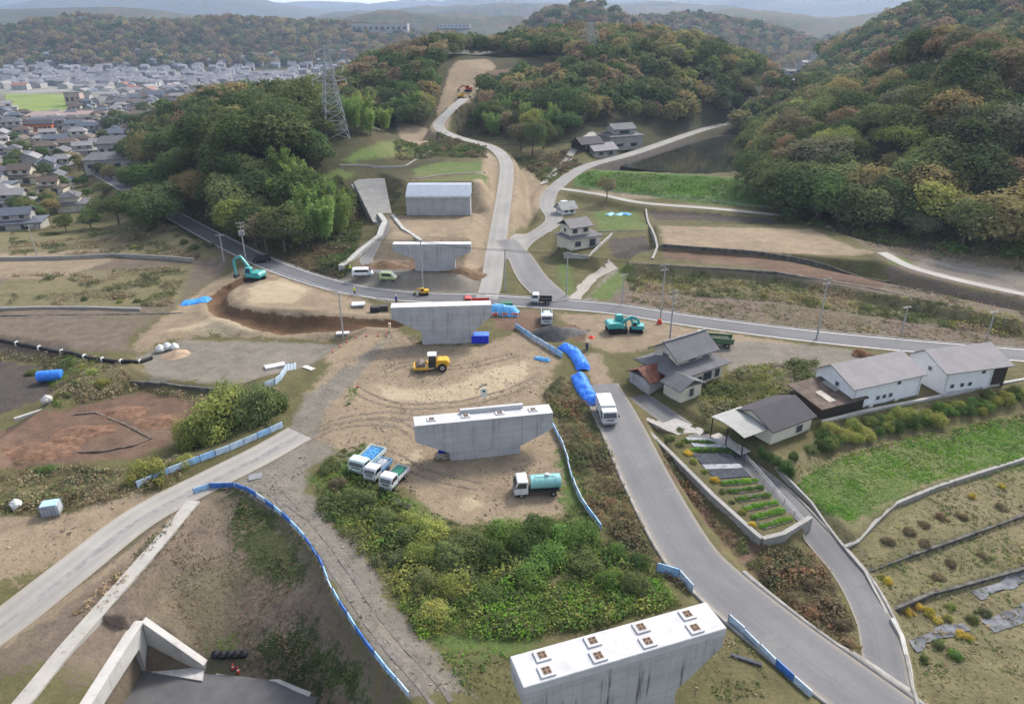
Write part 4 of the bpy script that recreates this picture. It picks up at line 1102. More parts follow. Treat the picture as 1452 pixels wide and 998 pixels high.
# 4, 5. white houses
def white_house(label, pr0, pr1, zr, dx, timber):
    x0, y0 = unp(*pr0, zr); x1, y1 = unp(*pr1, zr)
    L = math.hypot(x1 - x0, y1 - y0); rz = math.atan2(y1 - y0, x1 - x0)
    t = thing('house', label, 'house', ((x0 + x1) / 2, (y0 + y1) / 2, .2), rz)
    z1 = zr - .2; a, c = -L / 2 + .3, L / 2 - .3
    gwall(MB(), a, c if not timber else c - 3.0, -4.6, 2.6, -.6, z1 - 1.85, z1 - .15, 4.6 / 7.2).build('wall', WHITEW, t)
    gable(MB(), a, c, -4.6, 2.6, z1 - 1.8, z1 - .08, .35, .14, 4.6 / 7.2).build('roof', ROOFL, t)
    if timber: MB().box(c - 1.5, -1.2, -.6, 2.9, 6.2, z1 - 1.3).build('timber_bay', BROWNW, t)
    for i, xx in enumerate(dx): window(t, a + xx, -4.62, 1.3 if i < 3 else 3.1, .55, .55, 'f')
    window(t, a - .02, -1.6, 3.0, .6, .6, 'l')
    MB().box(a + dx[0] - 1.4, -4.85, .1, .7, .35, .7).build('outdoor_unit', mat('unit_white', (.6, .6, .58), .6), t, .03)
    MB().box(a + L * .62, -4.75, .1, .8, .35, .75).build('outdoor_unit', mat('unit_white', (.6, .6, .58), .6), t, .03)
    b = MB()
    for xx in (a + .4, c - (3.3 if timber else .4)): b.tube((xx, -4.68, -.4), (xx, -4.68, z1 - 2), .05, n=6)
    b.build('downpipe', WFRAME, t)
    return t
white_house('white house with a light grey gable roof beside the brown shed', (1178, 517), (1279, 497), 5.9, (5.0, 6.2, 7.4, 8.6), False)
white_house('white house with a light grey gable roof and a dark timber bay at one end', (1311, 496), (1405, 485), 5.9, (1.6, 3.4, 4.8, 6.8), True)
# 6. white house over the junction
p = unp(822, 352, 2.2)
t = thing('house', 'two storey white house with dark grey roof on the bank above the junction', 'house', (p[0], p[1] + 3, 2.2), R(28))
MB().box(0, 0, -.6, 8.5, 6.5, 3.4).build('lower_wall', CREAM, t)
hiproof(MB(), -4.25, 4.25, -3.25, 3.25, 2.8, 3.6, .6, .5).build('skirt_roof', ROOFG, t)
MB().box(-1, .3, 2.9, 5.6, 4.8, 2.4).build('upper_wall', CREAM, t)
gable(MB(), -3.8, 1.8, -2.1, 2.7, 5.3, 6.6, .6).build('roof', mat('dark_grey_tiles', (.12, .12, .13), .6, var=.2, scale=2), t)
for xx in (-2.6, .4): window(t, xx, -2.12, 3.7, 1.3, 1.0, 'f')
window(t, -2.4, -3.27, .7, 1.6, 1.2, 'f'); window(t, 1.8, -3.27, .3, 1.8, 1.8, 'f'); window(t, -3.82, .4, 3.7, 1.0, .9, 'l')
wall_along('garden_wall', 'stone wall in front of the green plot behind the junction house', 'retaining wall', A((838, 329), (875, 328), (918, 328)), .1, .5, DARKW)
wall_along('garden_wall', 'grey wall down the side of the green plot and the black soil plot', 'retaining wall', A((916, 296), (922, 325), (932, 352), (925, 368)), .3, .5, OLDC)
wall_along('house_wall', 'pale boundary wall below the white house above the junction', 'wall', A((800, 366), (835, 366), (868, 334)), .7, .3, PALEC)
# 7. farmhouse cluster in front of the wood
def farmhouse(px, py, z, L, W, hgt, rz, label, roofm, wallm, two=True):
    p = at(px, py)
    t = thing('house', label, 'house', (p.x, p.y, p.z), rz)
    MB().box(0, 0, -1, L, W, hgt * .55 + 1).build('lower_wall', wallm, t)
    if two:
        hiproof(MB(), -L / 2, L / 2, -W / 2, W / 2, hgt * .52, hgt * .68, .6, .6).build('skirt_roof', roofm, t)
        gwall(MB(), -L * .33, L * .33, -W * .3, W * .3, hgt * .5, hgt * .82, hgt).build('upper_wall', wallm, t)
        gable(MB(), -L * .33, L * .33, -W * .3, W * .3, hgt * .82, hgt * 1.02, .6).build('roof', roofm, t)
        window(t, 0, -W * .3 - .02, hgt * .6, L * .3, hgt * .13, 'f')
    else:
        gable(MB(), -L / 2, L / 2, -W / 2, W / 2, hgt * .55, hgt, .6).build('roof', roofm, t)
        gwall(MB(), -L / 2, L / 2, -W / 2, W / 2, hgt * .3, hgt * .54, hgt * .97).build('gable_wall', wallm, t)
    window(t, -L * .2, -W / 2 - .02, .6, L * .2, 1.2, 'f'); window(t, L * .22, -W / 2 - .02, .4, L * .2, 1.5, 'f')
    return t
farmhouse(878, 207, 6, 16, 11, 9, R(25), 'white farmhouse with two tiers of grey roof in front of the wooded ridge', ROOFG, PLAST)
farmhouse(851, 220, 6, 11, 7, 4.6, R(30), 'low shed with a pale roof at the near side of the farmhouse', ROOFL, PLAST, False)
farmhouse(832, 211, 6, 10, 7, 4.5, R(30), 'dark roofed barn beside the farmhouse below the ridge', ROOFB, BROWNW, False)
farmhouse(802, 302, 3, 4.5, 3.5, 3.2, R(28), 'tiny white hut at the bend of the pale road', SHEET, WHITEW, False)
for i, (px, py, L, W, h, k) in enumerate([(1118, 112, 16, 10, 8, 0), (1138, 98, 14, 9, 8, 1), (1105, 128, 12, 9, 7, 0), (1128, 130, 13, 9, 7, 1), (1150, 84, 14, 9, 7, 0), (1095, 142, 12, 8, 6, 1)]):
    farmhouse(px, py, 0, L, W, h, R(20 + 17 * i), ['grey roofed house', 'pale roofed house'][k] + ' up the far valley beyond the round wooded hill', [ROOFG, ROOFL][k], PLAST)['group'] = 'houses up the far valley'

# ------------------------------------------------------------------ the town on the plain
def town_house(kind, seed):
    g = random.Random(seed); L, W = g.uniform(10, 15), g.uniform(7.5, 10)
    t = thing('house', 'x', 'house')
    roofm = [ROOFG, mat('blue_grey_tiles', (.10, .115, .145), .75, var=.2, scale=2), mat('brown_tiles', (.12, .095, .08), .7, var=.2, scale=2), ROOFL][kind]
    wallm = [PLAST, CREAM, PLAST][seed % 3]
    MB().box(0, 0, -1, L, W, 3.9).build('lower_wall', wallm, t)
    hiproof(MB(), -L / 2, L / 2, -W / 2, W / 2, 2.8, 3.9, .7, .55).build('skirt_roof', roofm, t)
    MB().box(-.5, .2, 2.9, L * .68, W * .62, 2.6).build('upper_wall', wallm, t)
    if seed % 2: hiproof(MB(), -.5 - L * .34, -.5 + L * .34, .2 - W * .31, .2 + W * .31, 5.4, 7.2, .7, .5).build('roof', roofm, t)
    else:
        gwall(MB(), -.5 - L * .335, -.5 + L * .335, .2 - W * .305, .2 + W * .305, 5.3, 5.48, 7.0).build('gable_wall', wallm, t); gable(MB(), -.5 - L * .34, -.5 + L * .34, .2 - W * .31, .2 + W * .31, 5.4, 7.0, .6).build('roof', roofm, t)
    window(t, -.5 - L * .12, .2 - W * .31 - .02, 3.9, 1.8, 1.1, 'f'); window(t, -.5 + L * .18, .2 - W * .31 - .02, 3.9, 1.5, 1.1, 'f')
    window(t, -L * .25, -W / 2 - .02, .7, 2.2, 1.5, 'f'); window(t, L * .2, -W / 2 - .02, .5, 2.4, 1.8, 'f')
    return t
KW = ['grey tiled', 'blue grey tiled', 'brown tiled', 'pale roofed']
protos = [(k, town_house(k, k * 2 + j)) for k in range(4) for j in range(2)]
used = set()
tx, ty = jgrid(-420, -70, 215, 640, 14.5)
k_ = (bumps(tx, ty) <= 2.0); tx, ty = tx[k_], ty[k_]; k_ = seen(tx, ty, 7.0) & (seg_dist(tx, ty, ROADS['cross'][0])[0] > 9); tx, ty = tx[k_], ty[k_]
o_ = np.argsort(ty); n_h = 0
for x, y in zip(tx[o_], ty[o_]):
    u, v, f = proj(x, y, float(gz(x, y)))
    if not (-30 < u < 500 and 100 < v < 345): continue
    if 10 < u < 108 and 128 < v < 168: continue                       # rice field
    if 128 < u < 232 and 215 < v < 262: continue                      # the big residence
    if v > 262 and u > 150 or v > 300 and u > 70: continue
    if rnd.random() < .2: continue
    i = rnd.randrange(8); k, pt = protos[i]
    o = pt if i not in used else copy_tree(pt); used.add(i)
    s = rnd.uniform(.85, 1.15); o.scale = (s, s, s)
    o.location = (x, y, float(gz(x, y))); o.rotation_euler[2] = rnd.choice([0, 0, math.pi / 2]) + R(18) + rnd.uniform(-.2, .2)
    o['label'] = f'{KW[k]} two storey house in the crowded town left of the grove'; o['group'] = f'{KW[k]} houses in the town'
    n_h += 1
for i, (k, pt) in enumerate(protos):
    if i not in used:
        for ch in pt.children_recursive: bpy.data.objects.remove(ch)
        bpy.data.objects.remove(pt)
print('town', n_h)
# far houses: small single blocks with a roof
FH = []
for i, rm in enumerate((ROOFG, ROOFL, mat('blue_grey_tiles', (.10, .115, .145)), mat('red_brown_roof', (.25, .12, .09), .7))):
    b = gwall(MB(), -5.5, 5.5, -4, 4, -1, 4.6, 6.6); me = b.mesh('house'); me.materials.append(PLAST); me.materials.append(rm)
    bm = bmesh.new(); bm.from_mesh(me)
    for f in bm.faces:
        if f.normal.z > .3: f.material_index = 1
    bm.to_mesh(me); bm.free(); FH.append(me)
RW = ['grey roofed', 'pale roofed', 'blue grey roofed', 'red brown roofed']
tx, ty = jgrid(-1250, -60, 640, 1750, 25)
cand = []
k_ = (bumps(tx, ty) <= 26) & seen(tx, ty, 6.0); tx, ty = tx[k_], ty[k_]
for x, y in zip(tx, ty):
    z = float(gz(x, y)); u, v, f = proj(x, y, z)
    if not (8 < u < 520): continue
    if vnoise(np.array([x / 90]), np.array([y / 90]), 8)[0] < .22: continue
    if 10 < u < 108 and 128 < v < 168: continue
    cand.append((y, x, z))
cand.sort()
for y, x, z in cand[:max(0, 292 - n_h)]:
    k = rnd.choice([0, 0, 1, 1, 2, 3]); o = link('house', FH[k], None, None, (x, y, z), rnd.choice([0, 1.57]) + rnd.uniform(-.3, .3))
    s = rnd.uniform(.9, 1.5); o.scale = (s, s, rnd.uniform(.8, 1.2))
    tag(o, f'small {RW[k]} house far off on the plain', 'house', f'{RW[k]} houses far off on the plain')
print('far town', len(cand))
if len(cand) > 292 - n_h:
    b = MB()
    for y, x, z in cand[292 - n_h:]: gwall(b, x - 6, x + 6, y - 5, y + 5, z - 1, z + rnd.uniform(4, 6), z + 8)
    stuff(b.build('far_town', mat('far_town_grey', (.25, .25, .265), .8, var=.35, scale=.06)), 'hazy mass of tiny pale houses at the foot of the far hills', 'town')
# large buildings of the town
def hall(px, py, L, W, h, rz, label, wm, rm, hip=True, n=6):
    p = at(px, py); t = thing('building', label, 'building', p, rz)
    MB().box(0, 0, -1, L, W, h * .7 + 1).build('wall', wm, t)
    if hip: hiproof(MB(), -L / 2, L / 2, -W / 2, W / 2, h * .7, h, .8, .8).build('roof', rm, t)
    else: MB().box(0, 0, h * .7, L + .6, W + .6, .5).build('roof', rm, t)
    for i in range(n): window(t, -L / 2 + L * (i + .5) / n, -W / 2 - .02, h * .25, L / n * .5, h * .22, 'f')
    return t
hall(182, 240, 30, 12, 7.5, R(16), 'long two storey building with a wide grey roof left of the grove', PLAST, ROOFG)
hall(180, 222, 22, 10, 10, R(16), 'taller grey roofed hall standing behind the long grey building', PLAST, ROOFG)
hall(100, 172, 52, 14, 7, R(10), 'long low hall with a pinkish roof near the green rice field', WHITEW, mat('pinkish_roof', (.30, .22, .20), .7))
hall(108, 150, 12, 10, 15, R(10), 'pink tower block beside the green rice field', mat('pink_wall', (.42, .32, .28), .8), ROOFG, False, 3)
hall(60, 186, 16, 10, 7, R(10), 'dark roofed hall with an orange gable at the left edge of the town', mat('orange_wall', (.5, .17, .08), .7), ROOFB)
hall(540, 47, 105, 26, 22, 0, 'long white apartment building on the hazy hill far behind', PLAST, PLAST, False, 10)
hall(645, 40, 75, 26, 12, 0, 'lower white building far behind on the hazy ridge', PLAST, PLAST, False, 8)
structure(MB().slab([(q.x, q.y) for q in (at(8, 160), at(100, 158), at(104, 134), at(8, 134))], -8.5, -7.2).build('rice_field', mat('rice_field', (.16, .21, .05), .9, var=.2, scale=.05)))
# ------------------------------------------------------------------ vehicles and machines (local +x is forward)
def paint(name, c, rough=.35): return mat(name, c, rough, var=.16, scale=1.6, spec=.5)
TYRE = mat('tyre', (.022, .022, .022), .85, var=.2); RIM = mat('rim', (.35, .35, .35), .4, metal=.6)
GLASS = mat('vehicle_glass', (.02, .025, .03), .08, spec=.7, var=.1)
STEEL = mat('chassis_steel', (.05, .05, .05), .6); GALV = mat('galvanised', (.42, .43, .44), .45, metal=.3)
LAMP = mat('lamp_lens', (.7, .7, .65), .2); TAIL = mat('tail_lens', (.4, .02, .02), .3)
WHITE_P = paint('white_paint', (.58, .59, .60)); TEAL_P = paint('teal_paint', (.05, .33, .32)); PALETEAL_P = paint('pale_teal_paint', (.20, .44, .44))
YELLOW_P = paint('yellow_paint', (.62, .36, .025), .45); GREEN_P = paint('green_paint', (.06, .13, .07)); LIME_P = paint('pale_green_paint', (.42, .50, .24))
RED_P = paint('red_paint', (.45, .05, .035)); BLUE_P = paint('blue_paint', (.03, .09, .42)); BLACK_P = paint('black_paint', (.02, .02, .022)); SKYBED_P = paint('sky_blue_paint', (.22, .42, .62))
def wheel(par, x, y, r, w, name='wheel'):
    o = MB().tube((x, y - w / 2, r), (x, y + w / 2, r), r, n=16).build(name, TYRE, par, .02)
    s = 1 if y > 0 else -1
    MB().tube((x, y + s * (w / 2 - .02), r), (x, y + s * (w / 2 + .02), r), r * .55, n=12).build('rim', RIM, o)
    return o
def cab(t, x0, x1, w, z0, z1, m, tilt=.28):
    """cab-over cab between x0 and x1"""
    zb = z0 + (z1 - z0) * .48
    MB().prism([(x0, z0), (x1, z0), (x1 + .04, zb), (x1 - tilt, z1 - .06), (x1 - tilt - .15, z1), (x0 + .05, z1), (x0, z1 - .1)], -w / 2, w / 2).build('cab', m, t, .05, segs=2)
    MB().quad((x1 + .055, -w / 2 + .12, zb + .04), (x1 + .055, w / 2 - .12, zb + .04), (x1 - tilt + .03, w / 2 - .16, z1 - .14), (x1 - tilt + .03, -w / 2 + .16, z1 - .14)).build('windscreen', GLASS, t)
    for s in (-1, 1):
        b = MB().prism([(x0 + .2, zb + .06), (x1 - .14, zb + .06), (x1 - tilt - .12, z1 - .18), (x0 + .2, z1 - .18)], s * w / 2 - .01, s * w / 2 + .02)
        b.build('side_window', GLASS, t)
        MB().box(x1 + .02, s * w * .36, z0 + .14, .08, .3, .18).build('headlight', LAMP, t, .02)
        MB().box(x1 - .02, s * (w / 2 + .16), zb + .1, .08, .18, .34).build('mirror', BLACK_P, t, .02)
    MB().box(x1 + .03, 0, z0 - .18, .16, w, .26).build('bumper', mat('bumper_grey', (.3, .3, .3), .5), t, .03)
    MB().box(x1 + .045, 0, z0 + .42, .03, w * .55, .16).build('grille', BLACK_P, t)
def truck(label, px, py, rz, L=5.6, w=2.0, cabm=WHITE_P, body='bed', bodym=None, z=0, group=None, hcab=2.15, axles=2, load=None):
    p = at(px, py); t = thing('truck', label, 'truck', (p.x, p.y, p.z + z), rz, group)
    r = .36 if L < 6 else .46; c0 = L / 2 - 1.55
    MB().box(-.1, 0, r + .05, L - .5, w * .5, .22).build('chassis', STEEL, t)
    cab(t, c0, L / 2, w, r + .18, hcab, cabm)
    xs = [L / 2 - .75, -L / 2 + 1.0] + ([-L / 2 + 2.05] if axles == 3 else [])
    for x in xs:
        for s in (-1, 1): wheel(t, x, s * (w / 2 - .16), r, .28)
    bl = c0 + L / 2 - .1; bx = -L / 2 + bl / 2; zb = r + .36
    bm_ = bodym or cabm
    if body in ('bed', 'loaded'):
        b = MB().box(bx, 0, zb, bl, w, .1)
        for s in (-1, 1): b.box(bx, s * (w / 2 - .03), zb + .1, bl, .06, .42)
        b.box(-L / 2 + .03, 0, zb + .1, .06, w - .13, .42).box(bx + bl / 2 - .03, 0, zb + .1, .06, w - .13, .75)
        b.build('bed', bm_, t)
        if load: MB().box(bx, 0, zb + .11, bl * .82, w * .8, .5, taper=.8).build('load', load, t, .06)
    elif body == 'box':
        MB().box(bx, 0, zb, bl, w + .06, 1.75).build('cargo_box', bm_, t, .05)
    elif body == 'dump':
        b = MB().prism([(bx - bl / 2, zb + .15), (bx + bl / 2, zb), (bx + bl / 2, zb + 1.15), (bx - bl / 2 - .1, zb + 1.0)], -w / 2, -w / 2 + .08)
        b.prism([(bx - bl / 2, zb + .15), (bx + bl / 2, zb), (bx + bl / 2, zb + 1.15), (bx - bl / 2 - .1, zb + 1.0)], w / 2 - .08, w / 2)
        b.box(bx, 0, zb, bl, w - .17, .12).box(bx + bl / 2 - .05, 0, zb + .13, .1, w - .17, 1.2)
        b.build('dump_body', bm_, t)
        MB().box(bx, 0, zb + .125, bl * .85, w * .78, .75, taper=.75).build('load', load or mat('spoil', (.12, .085, .06), .95), t, .08)
    elif body == 'tank':
        pr = [(.92 * w / 2 * math.cos(a), zb + .85 + .78 * math.sin(a)) for a in [2 * math.pi * i / 20 for i in range(20)]]
        MB().prism(pr, bx - bl / 2 + .1, bx + bl / 2 - .25, 'x').build('tank', bm_, t, .06)
        b = MB()
        for k in (-.32, 0, .3): b.prism([(u * 1.03, (z_ - zb - .85) * 1.04 + zb + .85) for u, z_ in pr], bx + bl * k - .04, bx + bl * k + .04, 'x')
        b.box(bx, 0, zb + 1.6, bl * .55, .5, .06)
        b.build('tank_band', bm_, t)
        MB().tube((bx - .3, 0, zb + 1.6), (bx - .3, 0, zb + 1.86), .28, n=12).build('hatch', GALV, t)
        MB().box(bx, 0, zb - .05, bl - .4, w * .9, .14).build('tank_frame', STEEL, t)
    for s in (-1, 1):
        MB().box(-L / 2 - .02, s * w * .36, zb - .1, .06, .3, .14).build('tail_light', TAIL, t)
    return t
def car(label, px, py, rz, m, L=4.2, w=1.7, h=1.5, z=0, van=False, group=None, name='parked_car', pos_=None):
    p = at(px, py) if pos_ is None else pos_
    t = thing(name, label, 'van' if van else 'car', (p[0], p[1], p[2] + z), rz, group)
    if van: pr = [(-L / 2, .35), (L / 2 - .02, .35), (L / 2, .85), (L / 2 - .5, 1.05), (L / 2 - 1.1, h - .06), (L / 2 - 1.5, h), (-L / 2 + .15, h), (-L / 2, h - .2)]
    else: pr = [(-L / 2, .3), (L / 2 - .02, .3), (L / 2, .7), (L / 2 - .95, .88), (L / 2 - 1.6, h - .08), (L / 2 - 1.95, h), (-L / 2 + .55, h), (-L / 2 + .12, .95), (-L / 2, .85)]
    MB().prism(pr, -w / 2, w / 2).build('body', m, t, .07, segs=2)
    xf = L / 2 - (.5 if van else .95); xb = L / 2 - (1.1 if van else 1.6); zf = 1.05 if van else .88
    MB().quad((xf + .02, -w / 2 + .13, zf + .05), (xf + .02, w / 2 - .13, zf + .05), (xb + .06, w / 2 - .2, h - .1), (xb + .06, -w / 2 + .2, h - .1)).build('windscreen', GLASS, t)
    for s in (-1, 1):
        MB().prism([(-L / 2 + .5, .93 if not van else 1.1), (xf - .2, .93 if not van else 1.1), (xb - .12, h - .14), (-L / 2 + .7, h - .14)], s * w / 2 - .02, s * w / 2 + .012).build('side_window', GLASS, t)
        MB().box(L / 2 - .03, s * w * .36, .62, .1, .32, .16).build('headlight', LAMP, t, .02)
        MB().box(-L / 2 + .01, s * w * .38, .7, .08, .22, .3).build('tail_light', TAIL, t, .02)
    MB().box(-L / 2 + (.02 if van else .2), 0, h - .55, .05, w * .7, .38, ry=0 if van else .35).build('rear_window', GLASS, t)
    for x in (L / 2 - .8, -L / 2 + .75):
        for s in (-1, 1): wheel(t, x, s * (w / 2 - .1), .31, .2)
    return t
def excavator(label, px, py, rz, m, s=1.0, boom=(1.9, 2.6, 3.6, 1.9, 4.4, .4), z=0, group=None, swing=0.0):
    """boom: elbow x, z; stick joint x, z; bucket x, z"""
    p = at(px, py); t = thing('excavator', label, 'excavator', (p.x, p.y, p.z + z), rz, group); t.scale = (s, s, s)
    for e in (-1, 1):
        tr = MB().prism([(-1.5, .12), (-1.25, 0), (1.25, 0), (1.5, .12), (1.6, .4), (1.4, .7), (-1.4, .7), (-1.6, .4)], e * .75, e * 1.25).build('track', TYRE, t, .04)
    MB().tube((0, 0, .6), (0, 0, .85), .6, n=14).build('turntable', STEEL, t)
    MB().prism([(-1.7, .9), (1.1, .9), (1.1, 1.25), (.2, 1.75), (-1.5, 1.8), (-1.75, 1.5)], -1.15, 1.15).build('engine_house', m, t, .08, segs=2)
    MB().prism([(-.1, 1.2), (1.15, 1.2), (1.2, 1.9), (.95, 2.65), (0, 2.65), (-.1, 2.4)], .2, 1.12).build('cab', m, t, .06)
    MB().quad((1.22, .28, 1.5), (1.22, 1.04, 1.5), (1.0, 1.04, 2.55), (1.0, .28, 2.55)).build('windscreen', GLASS, t)
    MB().prism([(.05, 1.7), (1.0, 1.7), (.85, 2.5), (.1, 2.5)], 1.11, 1.14).build('side_window', GLASS, t)
    ex, ez, sx, sz, bx, bz = boom
    d = lambda a, b, w, y: MB()
    def limb(nm, a, b, h, w):
        a, b = Vector((a[0], 0, a[1])), Vector((b[0], 0, b[1])); L = (b - a).length
        o = MB().prism([(0, -h / 2), (L, -h * .35), (L, h * .35), (L * .4, h * .75), (0, h / 2)], -w / 2, w / 2).build(nm, m, t, .03)
        o.location = (a.x, -.25, a.z); o.rotation_euler[1] = -math.atan2(b.z - a.z, b.x - a.x); return o
    limb('boom', (.6, 1.4), (ex, ez), .45, .38); limb('boom', (ex, ez), (sx, sz), .42, .36); limb('stick', (sx, sz), (bx, bz + .55), .34, .3)
    MB().tube((.9, -.25, 1.3), (ex - .15, -.25, ez - .1), .07, n=8).tube((ex, -.25, ez + .35), (sx, -.25, sz + .3), .06, n=8).build('hydraulic_ram', GALV, t)
    MB().prism([(bx - .35, bz + .6), (bx + .3, bz + .62), (bx + .45, bz + .2), (bx + .1, bz - .1), (bx - .4, bz + .05)], -.75, .25).build('bucket', STEEL, t, .03)
    return t
# soil compactor
p = at(612, 524)
t = thing('road_roller', 'yellow soil compactor with a black cab, working on the bare dirt', 'road roller', p, hd((640, 522), (590, 524)))
MB().tube((1.75, -1.05, .75), (1.75, 1.05, .75), .75, n=24).build('drum', mat('drum_steel', (.16, .14, .12), .5, metal=.4), t, .02)
b = MB()
for s in (-1, 1): b.box(1.65, s * 1.17, .55, 2.3, .16, .42)
b.box(2.75, 0, .55, .22, 2.5, .42).box(.6, 0, .5, .3, 2.5, .5).build('drum_frame', YELLOW_P, t, .03)
MB().prism([(-2.9, .95), (-2.95, 1.55), (-2.6, 1.95), (-1.0, 1.95), (-.75, 1.7), (-.75, .8), (-2.3, .75)], -.95, .95).build('engine_hood', YELLOW_P, t, .12, segs=2)
MB().box(-.15, 0, .7, 1.3, 1.5, .5).build('deck', STEEL, t)
MB().prism([(-.75, 1.2), (.45, 1.2), (.35, 2.7), (-.7, 2.7)], -.72, .72).build('cab', BLACK_P, t, .04)
MB().box(-.18, 0, 2.7, 1.45, 1.65, .14).build('cab_roof', mat('pale_roof_paint', (.6, .6, .6), .5), t, .03)
for s in (-1, 1):
    wheel(t, -1.75, s * 1.0, .72, .5)
    MB().prism([(-.6, 1.75), (.3, 1.75), (.25, 2.6), (-.58, 2.6)], s * .73 - .01, s * .73 + .01).build('side_window', GLASS, t)
# trucks
truck('white truck with a pale teal water tank parked on the dirt below the piers', 762, 698, hd((785, 696), (742, 697)), 5.6, 2.1, WHITE_P, 'tank', PALETEAL_P, hcab=2.3)
truck('white covered truck on the asphalt road beside the blue tarpaulins', 859, 592, hd((852, 575), (864, 605)), 5.4, 2.1, WHITE_P, 'box', WHITE_P, z=.08, hcab=2.2)
hp = hd((520, 640), (512, 660))
hp2 = math.atan2(-1.0, -.42)
truck('pale box-bedded truck with blue gear inside, first of three parked on the grass verge', 522, 658, hp2, 5.2, 2.3, mat('pale_green_white', (.55, .66, .62), .5), 'bed', mat('pale_green_white', (.55, .66, .62), .5), load=mat('blue_gear', (.06, .25, .55), .6, var=.5, scale=3), hcab=1.9)
truck('small white truck with a light blue bed, between the two other parked trucks', 537, 672, hp2, 4.0, 1.7, WHITE_P, 'bed', SKYBED_P, hcab=1.9, load=mat('grey_load', (.35, .38, .42), .8, var=.4))
truck('small white truck with green sheets in its bed, nearest the bushes of the parked trio', 560, 684, hp2, 4.2, 1.75, WHITE_P, 'bed', WHITE_P, load=mat('green_sheet', (.04, .2, .14), .7), hcab=1.95)
truck('truck with a light blue bed standing at the heap of dark gravel', 775, 456, R(-92), 5.0, 2.1, WHITE_P, 'dump', SKYBED_P, load=mat('pale_load', (.4, .5, .6), .8), hcab=2.1)
truck('small white truck on the crossing road above the blue bedded truck', 768, 430, R(176), 4.2, 1.8, WHITE_P, 'bed', BLACK_P, z=.1, hcab=2.0)
truck('dark green dump truck with a white cab parked behind the old tiled house', 1012, 490, R(172), 6.2, 2.3, WHITE_P, 'dump', GREEN_P, load=mat('dark_load', (.05, .06, .045), .9), hcab=2.4)
truck('red bedded truck standing on the crossing road behind the wide flared pier', 676, 434, R(184), 5.2, 2.0, RED_P, 'bed', RED_P, z=.1, hcab=1.9)
car('white estate car parked by the crossing road in front of the far pier', 515, 391, R(5), paint('white_car', (.75, .76, .78)), 4.6, 1.8, 1.75, van=True)
car('pale green small van parked beside the white estate car', 551, 397, R(-8), LIME_P, 3.6, 1.6, 1.8, van=True)
car('dark car driving up the crossing road past the grove', 371, 372, R(200), BLACK_P, 4.3, 1.7, 1.5, z=.1, name='car')
car('silver car parked at the bend of the pale road in front of the small hut', 802, 292, R(30), paint('silver_car', (.5, .52, .54)), 4.3, 1.7, 1.6)
# machines
excavator('teal excavator on the dirt lot beside the crossing road, bucket down', 874, 470, R(8), TEAL_P, 1.15, (2.0, 2.4, 3.3, 2.0, 3.6, .1))
excavator('teal excavator with a folded arm next to the red based utility pole', 902, 470, R(172), TEAL_P, .8, (1.5, 3.0, 2.5, 2.9, 2.3, .3))
excavator('teal excavator digging at the far end of the excavated ring', 362, 398, R(165), TEAL_P, 1.25, (2.4, 4.2, 4.0, 3.4, 3.9, .2))
excavator('red excavator on the haul road high up in the cutting', 664, 130, R(200), RED_P, 1.1)
excavator('yellow excavator on the haul road just below the red one', 654, 140, R(20), YELLOW_P, 1.0)
excavator('small yellow digger on the lot in front of the far pier', 601, 418, R(190), YELLOW_P, .62, (1.6, 2.2, 2.6, 1.6, 3.0, .2))
# ------------------------------------------------------------------ site gear
BLUEF = mat('blue_panel', (.06, .17, .48), .5, var=.25, scale=2); LBLUE = mat('light_blue_panel', (.30, .50, .74), .5, var=.2, scale=2); POSTM = mat('fence_post', (.13, .16, .24), .5)
PALEB = mat('pale_blue_rail', (.45, .56, .68), .5, var=.2)
def panel_fence(label, pts, h=.95, seg=1.8, mats=(BLUEF, LBLUE), cat='fence', lift=0.0):
    """site barrier: upright panels between posts, following plan points"""
    P_ = [np.array(q[:2]) for q in pts]
    cl = catmull([tuple(q) for q in P_], 6) if len(P_) > 2 else [tuple(q) for q in P_]
    cl = np.array(cl); s = np.concatenate([[0], np.cumsum(np.linalg.norm(np.diff(cl, axis=0), axis=1))])
    n = min(95, max(2, int(s[-1] / seg))); ss = np.linspace(0, s[-1], n + 1)
    X = np.interp(ss, s, cl[:, 0]); Y = np.interp(ss, s, cl[:, 1]); Z = gz(X, Y)
    t = thing('barrier_fence', label, cat, (X[0], Y[0], Z[0]), 0, None)
    pm = None; pan = {}
    for i in range(n):
        dx, dy = X[i + 1] - X[i], Y[i + 1] - Y[i]; L = math.hypot(dx, dy)
        lean = rnd.uniform(-.09, .09)
        k = rnd.choice(range(len(mats)))
        if k not in pan:
            pan[k] = MB().box(L / 2, 0, .06, L * .97, .05, h - .06).box(L / 2, 0, h - .01, L * .97, .1, .05).mesh('panel'); pan[k].materials.append(mats[k])
        o = link('panel', pan[k], None, t); o.location = (X[i] - X[0], Y[i] - Y[0], Z[i] - Z[0] + lift)
        o.rotation_euler = (lean, -math.atan2(Z[i + 1] - Z[i], L), math.atan2(dy, dx))
        if pm is None: pm = MB().tube((0, 0, -.2), (0, 0, h + .18), .035, n=6).mesh('post'); pm.materials.append(POSTM)
        o = link('post', pm, None, t); o.location = (X[i] - X[0], Y[i] - Y[0] - .06, Z[i] - Z[0] + lift)
    return t
panel_fence('long light blue barrier fence along the concrete road, below the yellow green tree', A((195, 692), (250, 668), (325, 640), (402, 606)), .9, mats=(LBLUE, LBLUE, PALEB))
panel_fence('long curving blue and pale barrier fence along the top of the brown slope', [(q[0], q[1]) for q in A((275, 700), (300, 692), (330, 690), (372, 710), (412, 744), (448, 788), (475, 848), (503, 892), (530, 930), (580, 990))], .7, mats=(BLUEF, LBLUE, PALEB))
